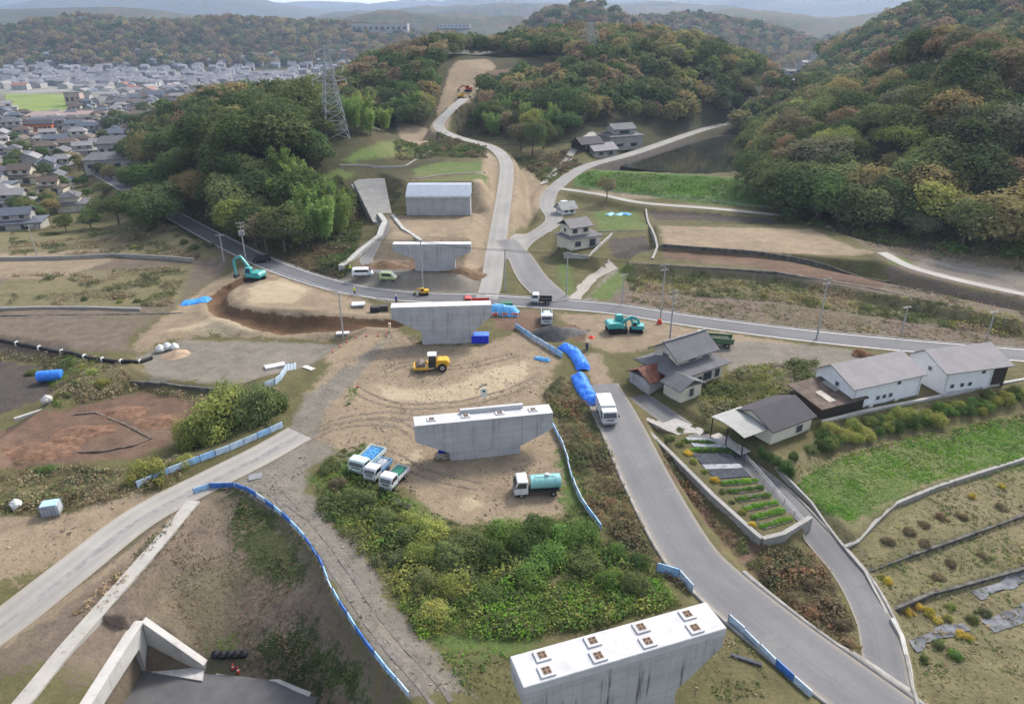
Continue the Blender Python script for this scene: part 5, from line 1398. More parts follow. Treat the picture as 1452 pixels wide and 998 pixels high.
panel_fence('short leaning light blue fence above the yellow green tree', A((376, 552), (398, 540), (420, 523)), 1.1, mats=(LBLUE, PALEB))
panel_fence('pale blue barrier fence between the dirt lot and the dark gravel heap', A((731, 465), (755, 482), (797, 508)), 1.0, mats=(PALEB, LBLUE))
panel_fence('pale blue net fence along the weedy road bank beside the tanker truck', A((784, 606), (800, 640), (808, 670), (820, 706), (852, 752)), .8, mats=(PALEB, PALEB, LBLUE))
panel_fence('blue barrier fence along the asphalt road beside the nearest pier', A((1032, 880), (1060, 905), (1100, 945), (1150, 990)), .8, mats=(LBLUE, BLUEF, PALEB))
panel_fence('short crumpled light blue fence between the bushes and the road', A((930, 810), (960, 818), (982, 842)), 1.1, mats=(LBLUE, PALEB))
def rail(name, label, pts, h, m, step=2.2, cat='railing', bars=2, r=.045):
    P_ = np.array([q[:2] for q in pts]); s = np.concatenate([[0], np.cumsum(np.linalg.norm(np.diff(P_, axis=0), axis=1))])
    n = max(1, int(s[-1] / step)); ss = np.linspace(0, s[-1], n + 1); X = np.interp(ss, s, P_[:, 0]); Y = np.interp(ss, s, P_[:, 1]); Z = gz(X, Y)
    t = thing(name, label, cat, (X[0], Y[0], Z[0]))
    L0 = lambda i, z: (X[i] - X[0], Y[i] - Y[0], Z[i] - Z[0] + z)
    for k in range(bars):
        MB().path([L0(i, h * (1 - .45 * k)) for i in range(n + 1)], r).build('rail', m, t)
    pm = MB().tube((0, 0, -.3), (0, 0, h), r, n=6).mesh('post'); pm.materials.append(m)
    for i in range(min(n + 1, 95)):
        o = link('post', pm, None, t); o.location = L0(i, 0)
    return t
rail('guard_rail', 'grey guard rail along the lane above the vegetable garden', A((1030, 624), (1060, 655), (1100, 700), (1142, 748)), .8, GALV)
rail('guard_rail', 'white guard rail along the near side of the crossing road', A((385, 386), (470, 414), (560, 432)), .7, mat('white_rail', (.6, .6, .6), .5))
rail('guard_rail', 'thin railing along the upper edge of the pond dam path', A((815, 264), (900, 278), (1010, 288), (1100, 298)), .9, GALV)
rail('guard_rail', 'grey guard rail beside the pale path behind the dry fields', A((1246, 350), (1290, 366), (1350, 383), (1440, 400)), .8, GALV)
# black drain pipe with white couplings
pts = catmull(A((0, 484), (40, 492), (80, 500), (120, 508), (152, 513), (185, 514), (216, 509)), 5)
t = thing('drain_pipe', 'long black corrugated pipe with white couplings lying on the rough ground', 'pipe', (0, 0, 0))
V3 = [Vector((q[0], q[1], float(gz(q[0], q[1])) + .3)) for q in pts]
MB().path(V3, .33, 9).build('tube', mat('black_pipe', (.02, .02, .022), .5), t)
b = [V3[i] for i in range(3, len(V3), 4)]
for q in b: MB().box(q.x, q.y, q.z - .38, .28, .76, .76).build('coupling', mat('coupling_white', (.6, .6, .58), .6), t)
# tarpaulins: crumpled covers over long heaps
def tarp(name, label, pts, w, h, m, cat='tarpaulin', seed=0, hem=None):
    P_ = np.array(catmull([q[:2] for q in pts], 8)); tg = np.gradient(P_, axis=0); tg /= np.linalg.norm(tg, axis=1)[:, None]; nn = np.stack([tg[:, 1], -tg[:, 0]], 1)
    g = np.random.default_rng(seed); rows = []; n = len(P_)
    for i in range(n):
        e = min(1, min(i, n - 1 - i) / 3 + .25); row = []
        for k in range(13):
            a = k / 12; sx = (a - .5) * w * (.75 + .25 * e); prof = math.sin(math.pi * a) ** .6
            q = P_[i] + nn[i] * sx
            z = float(gz(q[0], q[1])) + .06 + h * e * prof * (.8 + .4 * float(vnoise(np.array(i * .45), np.array(a * 4), seed))) + g.uniform(-.05, .05)
            row.append((q[0], q[1], z))
        rows.append(row)
    o = MB().sheet(rows).build(name, m, None, smooth=False)
    return tag(o, label, cat)
TARPB = mat('blue_tarp', (.03, .13, .62), .45, var=.3, scale=1.2, col2=(.05, .25, .75)); TARPL = mat('light_blue_tarp', (.14, .42, .78), .45, var=.25, scale=1.5)
tarp('tarpaulin', 'blue tarpaulin over the curved heap nearest the dark gravel', A((796, 492), (812, 500), (824, 516), (827, 526)), 2.4, 1.1, TARPB, seed=1)
tarp('tarpaulin', 'blue tarpaulin over the long heap just behind the white covered truck', A((819, 533), (828, 552), (838, 568), (846, 574)), 2.6, 1.2, TARPB, seed=2)
tarp('tarpaulin', 'light blue tarpaulin over stacked materials beside the wide flared pier', A((698, 440), (712, 444), (736, 446)), 3.2, 1.6, TARPL, seed=3)
tarp('tarpaulin', 'bright blue sheet spread on the ground left of the excavated ring', A((258, 430), (278, 428), (298, 427)), 3.6, .35, mat('bright_sheet', (.05, .28, .75), .5, var=.3), seed=4)
tarp('tarpaulin', 'light blue sheet spread on the green plot behind the junction house', A((862, 306), (880, 304), (895, 305)), 2.0, .3, TARPL, seed=9)
tarp('tarpaulin', 'small light blue sheet lying by the fence corner near the weedy bank', A((758, 508), (768, 510), (780, 512)), 1.0, .4, TARPL, seed=6)
for (px, py, s) in ((830, 526, 1), (824, 522, .8), (836, 568, .8)):
    q = at(px, py)
for i, px in enumerate((702, 716, 730)):
    q = at(px, 449); t = thing('traffic_barrier', 'orange and white barrier in front of the light blue tarpaulin', 'barrier', q, R(4), 'orange barriers by the light blue tarpaulin')
    MB().box(0, 0, .35, 1.3, .08, .4).build('board', mat('orange_board', (.7, .14, .03), .6), t); MB().box(-.5, 0, 0, .06, .5, .8).box(.5, 0, 0, .06, .5, .8).build('legs', mat('legs_white', (.6, .6, .6)), t)
# dark gravel heap, spoil heaps
def heap(name, label, px, py, rx, ry, h, m, seed, cat='heap'):
    q = at(px, py); n = 26; V = []
    ii = np.linspace(-1, 1, n); X, Y = np.meshgrid(ii, ii); rr = np.hypot(X, Y) * (.75 + .6 * fbm(X * 1.4 + seed * 3, Y * 1.4, seed + 4, 3))
    Zp = np.clip(1 - rr, 0, 1) ** .85 * h * (.75 + .5 * fbm(X * 2.2 + seed, Y * 2.2, seed, 4)) - .12
    xx = q.x + X * rx; yy = q.y + Y * ry; zz = gz(xx, yy) + Zp
    idx = np.arange(n * n).reshape(n, n); Qh = np.stack([idx[:-1, :-1].ravel(), idx[:-1, 1:].ravel(), idx[1:, 1:].ravel(), idx[1:, :-1].ravel()], 1)
    return tag(link(name, mesh_np(name, np.stack([xx.ravel(), yy.ravel(), zz.ravel()], 1), Qh, smooth=True), m), label, cat)
heap('gravel_heap', 'heap of dark gravel at the head of the asphalt road', 782, 474, 4.0, 3.6, 1.9, mat('dark_gravel', (.055, .055, .06), .95, var=.35, scale=3, bump=.6), 3)
heap('gravel_heap', 'lower heap of grey gravel beside the dark one', 806, 470, 4.0, 2.4, .9, mat('grey_gravel', (.13, .125, .12), .95, var=.35, scale=3, bump=.6), 5)
heap('soil_heap', 'mound of brown soil along the foot of the far pier', 545, 378, 6, 3.5, 1.5, mat('brown_soil', (.16, .105, .065), .95, var=.3, scale=1, bump=.6), 6)
heap('soil_heap', 'brown mound at the right foot of the far pier', 660, 386, 5, 2.8, 1.3, mat('brown_soil', (.16, .105, .065), .95), 7)
heap('soil_heap', 'pale heap of soil next to the white bags', 250, 503, 3.2, 2.6, .8, mat('pale_soil', (.34, .25, .17), .95, var=.25, scale=1, bump=.5), 8)
RED1 = mat('red_soil', (.17, .10, .065), .95, var=.35, scale=1.3, bump=.7)
for px, py, a, b_, h, lb in ((60, 640, 6, 3.2, .8, 'long reddish soil mound at the outer end of the red plots'), (120, 612, 5, 2.6, .6, 'reddish soil mound at the upper arm of the crooked wall'), (170, 585, 5, 2.6, .7, 'reddish soil mound behind the crooked wall'), (95, 625, 4, 2.4, .5, 'low reddish soil mound inside the crooked wall'), (225, 598, 5, 2.6, .5, 'reddish soil mound between the crooked wall and the spreading bush')):
    heap('soil_heap', lb, px, py, a, b_, h, RED1, int(px))
# blue tank, water tanks, boxes
q = at(681, 484); t = thing('water_tank', 'deep blue box tank at the foot of the wide flared pier', 'tank', q, R(2))
MB().box(0, 0, 0, 3.0, 1.8, 1.35).build('body', mat('deep_blue', (.02, .04, .55), .45), t, .06); MB().box(0, 0, 1.36, 3.1, 1.9, .12).build('lid', mat('lid_blue', (.08, .2, .75), .5), t, .03)
q = at(73, 540); t = thing('blue_drum', 'large blue plastic tank lying beside the black soil plot', 'tank', q, R(12))
MB().tube((-1.9, 0, 1.0), (1.9, 0, 1.0), .95, n=20).build('shell', mat('drum_blue', (.05, .22, .75), .4), t, .08)
b = MB()
for k in (-1.2, -.4, .4, 1.2): b.tube((k - .05, 0, 1.0), (k + .05, 0, 1.0), 1.0, n=20)
b.build('hoop', mat('drum_hoop', (.05, .2, .65), .4), t); MB().box(-1.2, 0, -.1, .2, 1.4, .35).box(1.2, 0, -.1, .2, 1.4, .35).build('cradle', STEEL, t)
q = at(620, 381); t = thing('toolbox', 'small deep blue box at the foot of the far pier', 'box', (q.x + .3, q.y - .6, q.z), 0)
MB().box(0, 0, 0, 1.3, .9, .9).build('body', mat('deep_blue', (.02, .04, .55), .45), t, .04); MB().box(0, 0, .91, 1.35, .95, .1).build('lid', mat('lid_blue', (.08, .2, .75), .5), t, .02)
q = at(75, 728); t = thing('pallet_tank', 'caged white liquid tank with a pale blue top on the bare dirt', 'tank', q, R(15))
MB().box(0, 0, .16, 1.8, 1.4, 1.25).build('bottle', mat('tank_plastic', (.45, .48, .52), .4), t, .1, segs=2)
b = MB()
for z in (.2, .5, .8, 1.1, 1.4):
    for s in (-1, 1): b.box(0, s * .76, z, 1.95, .04, .04).box(s * .96, 0, z, .04, 1.5, .04)
for k in range(6):
    for s in (-1, 1): b.box(-.9 + k * .36, s * .76, .14, .04, .045, 1.3)
b.build('cage', mat('cage_steel', (.22, .23, .25), .5), t); MB().box(0, 0, 0, 1.95, 1.5, .13).build('pallet', mat('pallet_wood', (.25, .2, .14), .9), t); MB().box(0, 0, 1.45, 1.7, 1.3, .06).build('cover', mat('pale_blue_cover', (.35, .55, .72), .6), t, .02)
def sack(px, py, s, label, m, group=None, name='bulk_bag'):
    q = at(px, py); t = thing(name, label, 'bag', q, rnd.uniform(0, 3), group); t.scale = (s, s, s)
    b = MB().box(0, 0, 0, 1, 1, .85, taper=.86); b.build('sack', m, t, .18, True, segs=3)
    MB().tube((0, 0, .8), (.05, 0, 1.0), .16, .08, 8).build('neck', m, t)
WB = mat('white_bag', (.66, .66, .64), .7, var=.15, scale=3)
sack(228, 499, 1.5, 'white bulk bag, one of a huddle beside the grey gravel lot', WB, 'white bulk bags by the gravel lot')
sack(238, 496, 1.5, 'white bulk bag, one of a huddle beside the grey gravel lot', WB, 'white bulk bags by the gravel lot')
sack(248, 496, 1.4, 'white bulk bag, one of a huddle beside the grey gravel lot', WB, 'white bulk bags by the gravel lot')
sack(68, 572, 1.5, 'dirty white bag at the corner of the black soil plot', mat('dirty_bag', (.5, .47, .44), .8, var=.3))
sack(24, 720, 1.2, 'round white bag lying at the edge of the bare dirt lot', WB)
# low pale kerb from the dirty bag, planks and sheets
def plank(name, label, px, py, L, w, h, rz, m, cat='board'):
    q = at(px, py); b = MB().box(0, 0, 0, L, w, h); o = b.build(name, m, None, .02); o.location = q; o.rotation_euler = (0, 0, rz); return tag(o, label, cat)
plank('concrete_kerb', 'low pale concrete kerb below the dirty white bag', 47, 588, 5, .5, .45, R(48), PALEC, 'kerb')
plank('steel_plate', 'pale steel plate leaning on the bank by the blue fence', 390, 520, 3.4, 1.6, .35, R(28), mat('pale_plate', (.5, .5, .5), .6), 'plate')
plank('steel_plate', 'white plate on the ground beside the haul track', 438, 522, 2.2, .9, .12, R(-35), mat('white_plate', (.6, .58, .52), .7), 'plate')
plank('steel_plate', 'stack of pale sheets behind the trench beside the crossing road', 508, 432, 2.6, 2.0, .3, R(10), mat('pale_sheet_stack', (.5, .53, .56), .6), 'sheets')
plank('steel_plate', 'pale slab at the foot of the pole beside the haul track', 486, 473, 2.4, 1.2, .25, R(3), mat('white_plate2', (.55, .55, .55), .7), 'plate')
plank('timber_stack', 'dark bundle of planks lying at the edge of the bushes', 569, 716, 2.4, .7, .3, R(-38), mat('dark_planks', (.07, .075, .085), .8), 'planks')
plank('timber_stack', 'dark planks on the weeds right of the nearest pier', 1058, 936, 2.6, .35, .2, R(-25), mat('dark_planks', (.07, .075, .085), .8), 'planks')
plank('timber_stack', 'stacked formwork and pipes under the left end of the pier behind the tanker', 640, 648, 4.0, .9, .35, R(6), mat('formwork', (.32, .28, .22), .8, var=.5, scale=3), 'formwork')
plank('plastic_case', 'blue case on the formwork pile under the pier', 628, 641, 1.1, .8, .7, R(6), mat('deep_blue', (.02, .04, .55)), 'case')
plank('mesh_panel', 'grey mesh panel lying where the path meets the concrete road', 362, 676, 1.6, 1.3, .1, R(20), mat('mesh_grey', (.2, .21, .22), .7), 'panel')
# white drain-weights at the sunken road
for i, (px, py) in enumerate(((306, 930), (316, 931), (326, 930), (336, 930), (346, 929))):
    q = at(px, py); t = thing('sand_bag', 'black sandbag in the row above the sunken road', 'sandbag', q, rnd.uniform(-.2, .2), 'black sandbags above the sunken road')
    MB().box(0, 0, 0, .8, .9, .6, taper=.75).build('sack', mat('black_bag', (.025, .026, .03), .7), t, .12, True, segs=2); MB().tube((0, 0, .55), (0, .05, .72), .12, .06, 6).build('neck', mat('black_bag', (.025, .026, .03)), t)
def cone(px, py, label, c=(.6, .06, .03), group=None):
    q = at(px, py); t = thing('traffic_cone', label, 'traffic cone', q, 0, group)
    MB().box(0, 0, 0, .4, .4, .05).build('base', STEEL, t); MB().tube((0, 0, .05), (0, 0, .75), .17, .04, 12).build('cone_body', mat('cone_red', c, .5), t); MB().tube((0, 0, .32), (0, 0, .5), .125, .085, 12).build('band', mat('cone_band', (.7, .7, .7), .5), t)
cone(331, 948, 'red traffic cone beside the black sandbags, the upper of two', group='red cones by the black sandbags'); cone(338, 953, 'red traffic cone beside the black sandbags, the lower of two', group='red cones by the black sandbags')
for i, (px, py) in enumerate(((472, 500), (482, 492), (492, 486), (505, 479), (520, 477), (536, 477), (548, 477))):
    cone(px, py, 'small red cone in the row edging the haul track', group='red cones edging the haul track')
cone(507, 549, 'white topped cone standing by the grass tuft', (.6, .6, .6))
# kerb stones along the sunken road
strip('kerb', [unp(305, 955, -6.7), unp(345, 960, -6.7), unp(395, 966, -6.7), unp(440, 985, -6.7)], .35, CWHITE, .05, thick=.12)
# sign with poles on the dirt, red and white post
q = at(686, 572); t = thing('site_sign', 'white notice board with a small dark emblem on a thin pole behind the pier', 'sign', q, R(4))
MB().tube((0, .05, 0), (0, .05, 2.6), .04, n=6).build('pole', GALV, t)
bd = MB().box(0, 0, 1.0, .95, .06, 1.5).build('board', mat('board_white', (.72, .72, .7), .6), t)
MB().tube((0, -.04, 2.05), (0, -.06, 2.05), .17, n=14).box(.22, -.045, 1.98, .16, .02, .12).build('emblem', mat('emblem_teal', (.02, .10, .12), .6), bd)
MB().box(-.35, 0, 2.75, .5, .05, .22, ry=-.3).box(.3, 0, 2.95, .5, .05, .22, ry=-.2).build('flag_strip', mat('strip_dark', (.25, .28, .28), .7, var=.8, scale=4), t)
q = at(553, 470); t = thing('marker_post', 'short pale timber post under the left end of the wide flared pier', 'post', q)
MB().box(0, 0, -.2, .35, .35, 1.7).build('shaft', mat('pale_timber', (.55, .48, .35), .8), t, .02); MB().box(0, 0, 1.5, .45, .45, .12).build('head', mat('pale_timber', (.55, .48, .35)), t)
q = at(478, 398)
# tools and materials along the crossing road
for i, (px, py, c, lb) in enumerate(((672, 440, (.4, .05, .03), 'red crate on the verge behind the wide flared pier'), (718, 436, (.03, .12, .07), 'dark green container beside the light blue tarpaulin'), (532, 442, (.03, .03, .035), 'black roll of sheeting at the edge of the trench'), (545, 440, (.06, .05, .05), 'dark generator by the pier at the edge of the trench'))):
    q = at(px, py); t = thing('site_box', lb, 'box', (q.x, q.y, q.z), R(5))
    L = (2.2, 2.4, 1.8, 1.5)[i]; MB().box(0, 0, 0, L, 1.2, 1.0).build('body', mat(f'box_paint {i}', c, .5), t, .05); MB().box(0, 0, 1.0, L + .06, 1.26, .08).build('lid', mat(f'box_lid {i}', tuple(k * 1.3 for k in c), .5), t, .02)

# ------------------------------------------------------------------ poles and towers
POLE = mat('pole_concrete', (.36, .35, .33), .8, var=.15); INS = mat('insulator', (.5, .48, .45), .3); TRF = mat('transformer_grey', (.3, .31, .32), .5)
def pole(px, py, h, label, arms=2, trf=False, lean=0.0, rz=.3):
    q = at(px, py); t = thing('utility_pole', label, 'utility pole', q, rz); t.rotation_euler[1] = lean
    MB().tube((0, 0, -.5), (0, 0, h), .17, .10, 10).build('shaft', POLE, t)
    for k in range(arms):
        z = h - .4 - k * .9; a = MB().box(0, .14, z, 1.9 - .3 * k, .09, .09).build('crossarm', GALV, t)
        b = MB()
        for e in (-.8, -.3, .3, .8): b.tube((e * (1 - .15 * k), .14, z + .09), (e * (1 - .15 * k), .14, z + .32), .06, .04, 6)
        b.build('insulator', INS, a)
    if trf:
        for e in (-1, 1): MB().tube((e * .42, 0, h - 3.2), (e * .42, 0, h - 2.2), .27, n=10).build('transformer', TRF, t, .03)
    b = MB()
    for i in range(8): b.box(0, 0, 2 + i * (h - 4) / 8, .5, .03, .03)
    b.build('step_bolt', GALV, t)
pole(350, 377, 10.5, 'tall utility pole with transformers in front of the grove', 3, True)
pole(318, 372, 7, 'short utility pole left of the tall one with transformers', 1)
pole(936, 457, 11.5, 'tall utility pole standing in a red base beside the crossing road', 2)
pole(949, 487, 10, 'utility pole just in front of the old tiled house', 2)
pole(1158, 480, 11.5, 'utility pole beside the crossing road, halfway to the white houses', 2)
pole(1278, 474, 5.5, 'short pole in the dry field behind the first white house', 1)
pole(1399, 481, 5.5, 'short pole in the dry field behind the second white house', 1)
pole(487, 480, 9, 'thin utility pole beside the haul track and the trench', 1)
pole(600, 412, 11, 'utility pole in front of the far pier', 2)
pole(803, 420, 9.5, 'utility pole on the grass verge of the road junction', 1)
pole(882, 432, 6.5, 'short pole at the corner of the weedy terrace', 1)
pole(716, 412, 9, 'utility pole between the haul road and the junction', 1)
pole(80, 250, 11, 'utility pole among the town roofs', 2); pole(112, 300, 10, 'utility pole at the near edge of the town', 2)
pole(52, 362, 8, 'utility pole on the scrubby bank by the left edge', 1)
q = at(935, 459); MBr = MB().tube((q.x, q.y, q.z - .1), (q.x, q.y, q.z + .9), .55, .3, 12).build('pole_guard', mat('guard_red', (.5, .06, .03), .6), None); tag(MBr, 'red guard ring round the foot of the tall utility pole', 'pole guard')
STL = mat('tower_steel', (.36, .38, .39), .6, metal=.1)
def pylon(px, py, h, label, r=.15, w=3.2):
    q = at(px, py); t = thing('power_pylon', label, 'pylon', (q.x, q.y, q.z), .5)
    wd = lambda z: w * (1 - z / h) ** 1.15 + .55
    b = MB(); lv = [h * (1 - (1 - i / 11) ** 1.15) * .99 for i in range(12)]
    cs = ((-1, -1), (1, -1), (1, 1), (-1, 1))
    for a, c in zip(lv[:-1], lv[1:]):
        for k in range(4):
            p0 = Vector((cs[k][0] * wd(a), cs[k][1] * wd(a), a)); p1 = Vector((cs[k][0] * wd(c), cs[k][1] * wd(c), c)); n = cs[(k + 1) % 4]
            q0 = Vector((n[0] * wd(a), n[1] * wd(a), a)); q1 = Vector((n[0] * wd(c), n[1] * wd(c), c))
            b.tube(p0, p1, r, n=4).tube(p0, q1, r * .6, n=4).tube(q0, p1, r * .6, n=4).tube(p1, q1, r * .6, n=4)
    b.build('lattice_mast', STL, t)
    for i, z in enumerate((h * .62, h * .76, h * .90)):
        L = 5.2 - i * .7; c = MB()
        for s in (-1, 1):
            for e in (-1, 1): c.tube((s * wd(z), e * wd(z), z), (s * L, 0, z + .5), r * .7, n=4).tube((s * wd(z), e * wd(z), z + 1.6), (s * L, 0, z + .5), r * .7, n=4)
        a = c.build('crossarm', STL, t); d = MB()
        for s in (-1, 1): d.tube((s * L, 0, z + .45), (s * L, 0, z - 1.1), .12, n=6)
        d.build('insulator', INS, a)
pylon(475, 196, 27, 'tall lattice power pylon beside the grove at the edge of the terraces')
pylon(836, 88, 19, 'hazy power pylon on the wooded ridge behind the cutting', .12)
pylon(592, 58, 45, 'faint far power pylon on the hazy hill', .3, 4)

WIRE = mat('wire_black', (.03, .03, .03), .6)
def wires(p0, h0, p1, h1, label, n=3):
    a, b = at(*p0), at(*p1); o = MB(); d = Vector((b.y - a.y, a.x - b.x, 0)).normalized()
    for k in range(n):
        off = d * (k - (n - 1) / 2) * .6; pts = []
        for i in range(11):
            t = i / 10; z = (a.z + h0) * (1 - t) + (b.z + h1) * t - 4 * t * (1 - t) * (b - a).length * .022
            q = a.lerp(b, t) + off; pts.append((q.x, q.y, z))
        o.path(pts, .028, 4)
    tag(o.build('power_line', WIRE, None), label, 'power line')
wires((716, 412), 8.8, (803, 420), 9.3, 'wires from the haul road pole to the pole at the junction')
wires((803, 420), 9.3, (936, 457), 11.3, 'wires from the junction pole to the pole with the red base')
wires((936, 457), 11.3, (1158, 480), 11.3, 'wires along the crossing road from the red based pole to the next pole')
wires((1158, 480), 11.3, (1480, 508), 11.0, 'wires along the crossing road behind the white houses')
wires((600, 412), 10.8, (716, 412), 8.8, 'wires in front of the far pier')
wires((350, 377), 10.2, (600, 412), 10.8, 'wires from the transformer pole past the far pier')
wires((318, 372), 6.8, (350, 377), 10.0, 'short wires between the two poles in front of the grove', 2)
wires((949, 487), 9.8, (936, 457), 11.3, 'short wires between the pole of the old tiled house and the red based pole', 2)
# ------------------------------------------------------------------ people
def person(label, px, py, rz, vest, trousers, helmet=(.7, .7, .68), arm=0.0):
    q = at(px, py)
    J = [(0, 0, .95), (0, 0, 1.2), (0, 0, 1.42), (0, 0, 1.52), (.01, 0, 1.66), (.02, 0, 1.74),
         (0, .19, 1.40), (.03, .27, 1.14), (.12, .27, .92), (0, -.19, 1.40), (.10 + arm * .2, -.27, 1.14 + arm * .15), (.22 + arm * .25, -.25, .95 + arm * .4),
         (0, .10, .90), (.06, .11, .50), (.02, .12, .06), (.16, .12, .03), (0, -.10, .90), (-.05, -.11, .50), (-.10, -.12, .06), (.05, -.12, .03)]
    E = [(0, 1), (1, 2), (2, 3), (3, 4), (4, 5), (2, 6), (6, 7), (7, 8), (2, 9), (9, 10), (10, 11), (0, 12), (12, 13), (13, 14), (14, 15), (0, 16), (16, 17), (17, 18), (18, 19)]
    rad = [.15, .155, .15, .06, .095, .085, .075, .055, .04, .075, .055, .04, .095, .07, .05, .045, .095, .07, .05, .045]
    me = bpy.data.meshes.new('person'); me.from_pydata(J, E, []); o = link('person', me, mat('skin', (.45, .28, .2), .6))
    sk = o.modifiers.new('skin', 'SKIN'); sv = me.skin_vertices[0].data
    for v, r_ in zip(sv, rad): v.radius = (r_, r_)
    sv[0].use_root = True
    o.modifiers.new('sub', 'SUBSURF').levels = 1; o.modifiers['sub'].render_levels = 1
    o.location = q; o.rotation_euler[2] = rz; tag(o, label, 'person')
    MB().prism([(-.17, .88), (.17, .88), (.19, 1.2), (.15, 1.46), (-.15, 1.46), (-.18, 1.2)], -.23, .23).build('jacket', mat(f'cloth {vest}', vest, .8), o, .05, segs=2)
    b = MB()
    b.tube((0, .1, .98), (.06, .11, .5), .125, .095, 10).tube((.06, .11, .5), (.02, .12, .1), .095, .075, 10)
    b.tube((0, -.1, .98), (-.05, -.11, .5), .125, .095, 10).tube((-.05, -.11, .5), (-.1, -.12, .1), .095, .075, 10)
    b.build('trousers', mat(f'cloth {trousers}', trousers, .85), o)
    b = MB(); b.tube((.02, 0, 1.70), (.02, 0, 1.80), .125, .105, 12).tube((.02, 0, 1.80), (.02, 0, 1.86), .105, .04, 12).box(.1, 0, 1.70, .16, .2, .02)
    b.build('helmet', mat(f'helmet {helmet}', helmet, .4), o)
    return o
HV = (.55, .75, .06); NAVY = (.03, .04, .08)
person('person in a yellow green vest standing at the mouth of the side track', 497, 386, R(-60), HV, NAVY)
person('person in a yellow green vest on the verge of the crossing road', 503, 418, R(-90), HV, NAVY, arm=.5)
person('person in blue work clothes on the crossing road left of the wide flared pier', 562, 430, R(-80), (.04, .08, .35), NAVY)
pr_ = person('person in dark work clothes at the head of the asphalt road', 832, 497, R(-100), (.06, .06, .10), NAVY, arm=.6)
q = at(838, 492); t = thing('parasol', 'red round parasol beside the person at the head of the asphalt road', 'parasol', (q.x, q.y, q.z))
MB().tube((0, 0, 0), (0, 0, 2.2), .03, n=6).build('shaft', GALV, t); MB().tube((0, 0, 1.75), (0, 0, 2.15), .62, .12, 14).build('canopy', mat('parasol_red', (.6, .05, .03), .6), t)
# ------------------------------------------------------------------ planting by place
def in_poly(pts, n, gap=0):
    xs = [p[0] for p in pts]; ys = [p[1] for p in pts]; out = []
    while len(out) < n:
        x = nr.uniform(min(xs), max(xs), n); y = nr.uniform(min(ys), max(ys), n)
        k = inside(x, y, pts)
        out += list(zip(x[k], y[k]))
        if not k.any() and len(out) == 0 and n > 50 and (max(xs) - min(xs)) < .01: break
    return np.array(out[:n])
def off_roads(p, m=.5):
    ok = np.ones(len(p), bool)
    for k, (ax, wd) in ROADS.items(): ok &= seg_dist(p[:, 0], p[:, 1], ax)[0] > wd / 2 + m
    return p[ok]
def tufts(name, label, cat, polys, per_m2, size, words, leaf, hh=1.0, spikes=9, clump=.0):
    """countless small plants: each a half ball of leaves"""
    VV, CC = [], []
    for px in polys:
        w = A(*px); ar = abs(sum(w[i][0] * w[(i + 1) % len(w)][1] - w[(i + 1) % len(w)][0] * w[i][1] for i in range(len(w)))) / 2
        n = int(ar * per_m2)
        if n < 1: continue
        p = off_roads(in_poly(w, n))
        if clump: p = p[vnoise(p[:, 0] / clump, p[:, 1] / clump, 17) > .45]
        n = len(p)
        if not n: continue
        s = nr.uniform(size[0], size[1], n) * (.45 + 1.15 * vnoise(p[:, 0] / 2.6, p[:, 1] / 2.6, 4))
        base_ = np.stack([p[:, 0], p[:, 1], gz(p[:, 0], p[:, 1])], 1)
        d = sphere_pts(n * spikes); d[:, 2] = np.abs(d[:, 2]); d = d.reshape(n, spikes, 3)
        c = base_[:, None] + d * (s[:, None, None] * nr.uniform(.55, 1.0, (n, spikes, 1))) * np.array([1, 1, hh])
        V, _ = leaf_quads(c.reshape(-1, 3), (d * .7 + [0, 0, .5]).reshape(-1, 3), np.repeat(s, spikes) * leaf, .5)
        wi = np.clip((vnoise(p[:, 0] / 6.0, p[:, 1] / 6.0, 23) * 1.6 - .3 + nr.uniform(-.14, .14, n)) * len(words), 0, len(words) - 1e-3).astype(int)
        base_c = np.array([PAL[q] for q in words])[wi] * 1.42 * nr.uniform(.88, 1.14, (n, 1))
        VV.append(V); CC.append(np.repeat(base_c, spikes * 4, 0))
    V = np.concatenate(VV); C = np.concatenate(CC)
    o = link(name, mesh_np(name, V, np.arange(len(V), dtype=np.int32).reshape(-1, 4), C), LEAFC)
    return stuff(o, label, cat)
PAL.update({'dry': (.22, .175, .11), 'straw': (.30, .24, .14), 'rust weed': (.17, .105, .06), 'weed brown': (.115, .09, .055), 'fresh green': (.10, .20, .024), 'mid green': (.075, .125, .03), 'dull green': (.075, .085, .045), 'pale weed': (.17, .16, .09)})
# dense growth between the dirt lot and the nearest pier
BUSHY = [(445, 672), (500, 668), (560, 700), (590, 735), (640, 752), (700, 752), (780, 745), (840, 762), (880, 770), (930, 815), (960, 860), (900, 872), (820, 890), (740, 905), (660, 902), (600, 900), (565, 850), (520, 790), (460, 730)]
BANKLOW = [(600, 815), (700, 825), (800, 830), (900, 820), (935, 815), (962, 860), (900, 872), (820, 890), (740, 905), (660, 904), (600, 902), (568, 860)]
tufts('undergrowth', 'dense olive creepers and weeds on the bank below the parked trucks', 'undergrowth', [BUSHY], 5, (.35, .95), ['olive green', 'yellow green', 'mid green', 'olive green', 'deep green', 'dull green', 'yellow green'], .28, 1.1, 20)
tufts('undergrowth', 'bright green creepers and tall grass on the lower half of the bank by the nearest pier', 'undergrowth', [BANKLOW], 9, (.3, .8), ['fresh green', 'mid green', 'yellow green', 'fresh green', 'mid green', 'yellow green'], .26, 1.15, 18)
tufts('undergrowth', 'rusty brown weeds on the bank between the asphalt road and the dirt lot', 'undergrowth', [[(795, 535), (835, 555), (850, 600), (884, 690), (935, 785), (975, 845), (940, 815), (880, 770), (845, 740), (815, 680), (790, 600), (770, 560)]], 6, (.3, .7), ['weed brown', 'dull green', 'olive green', 'rust weed', 'weed brown', 'dull green'], .34, 1.1, 15)
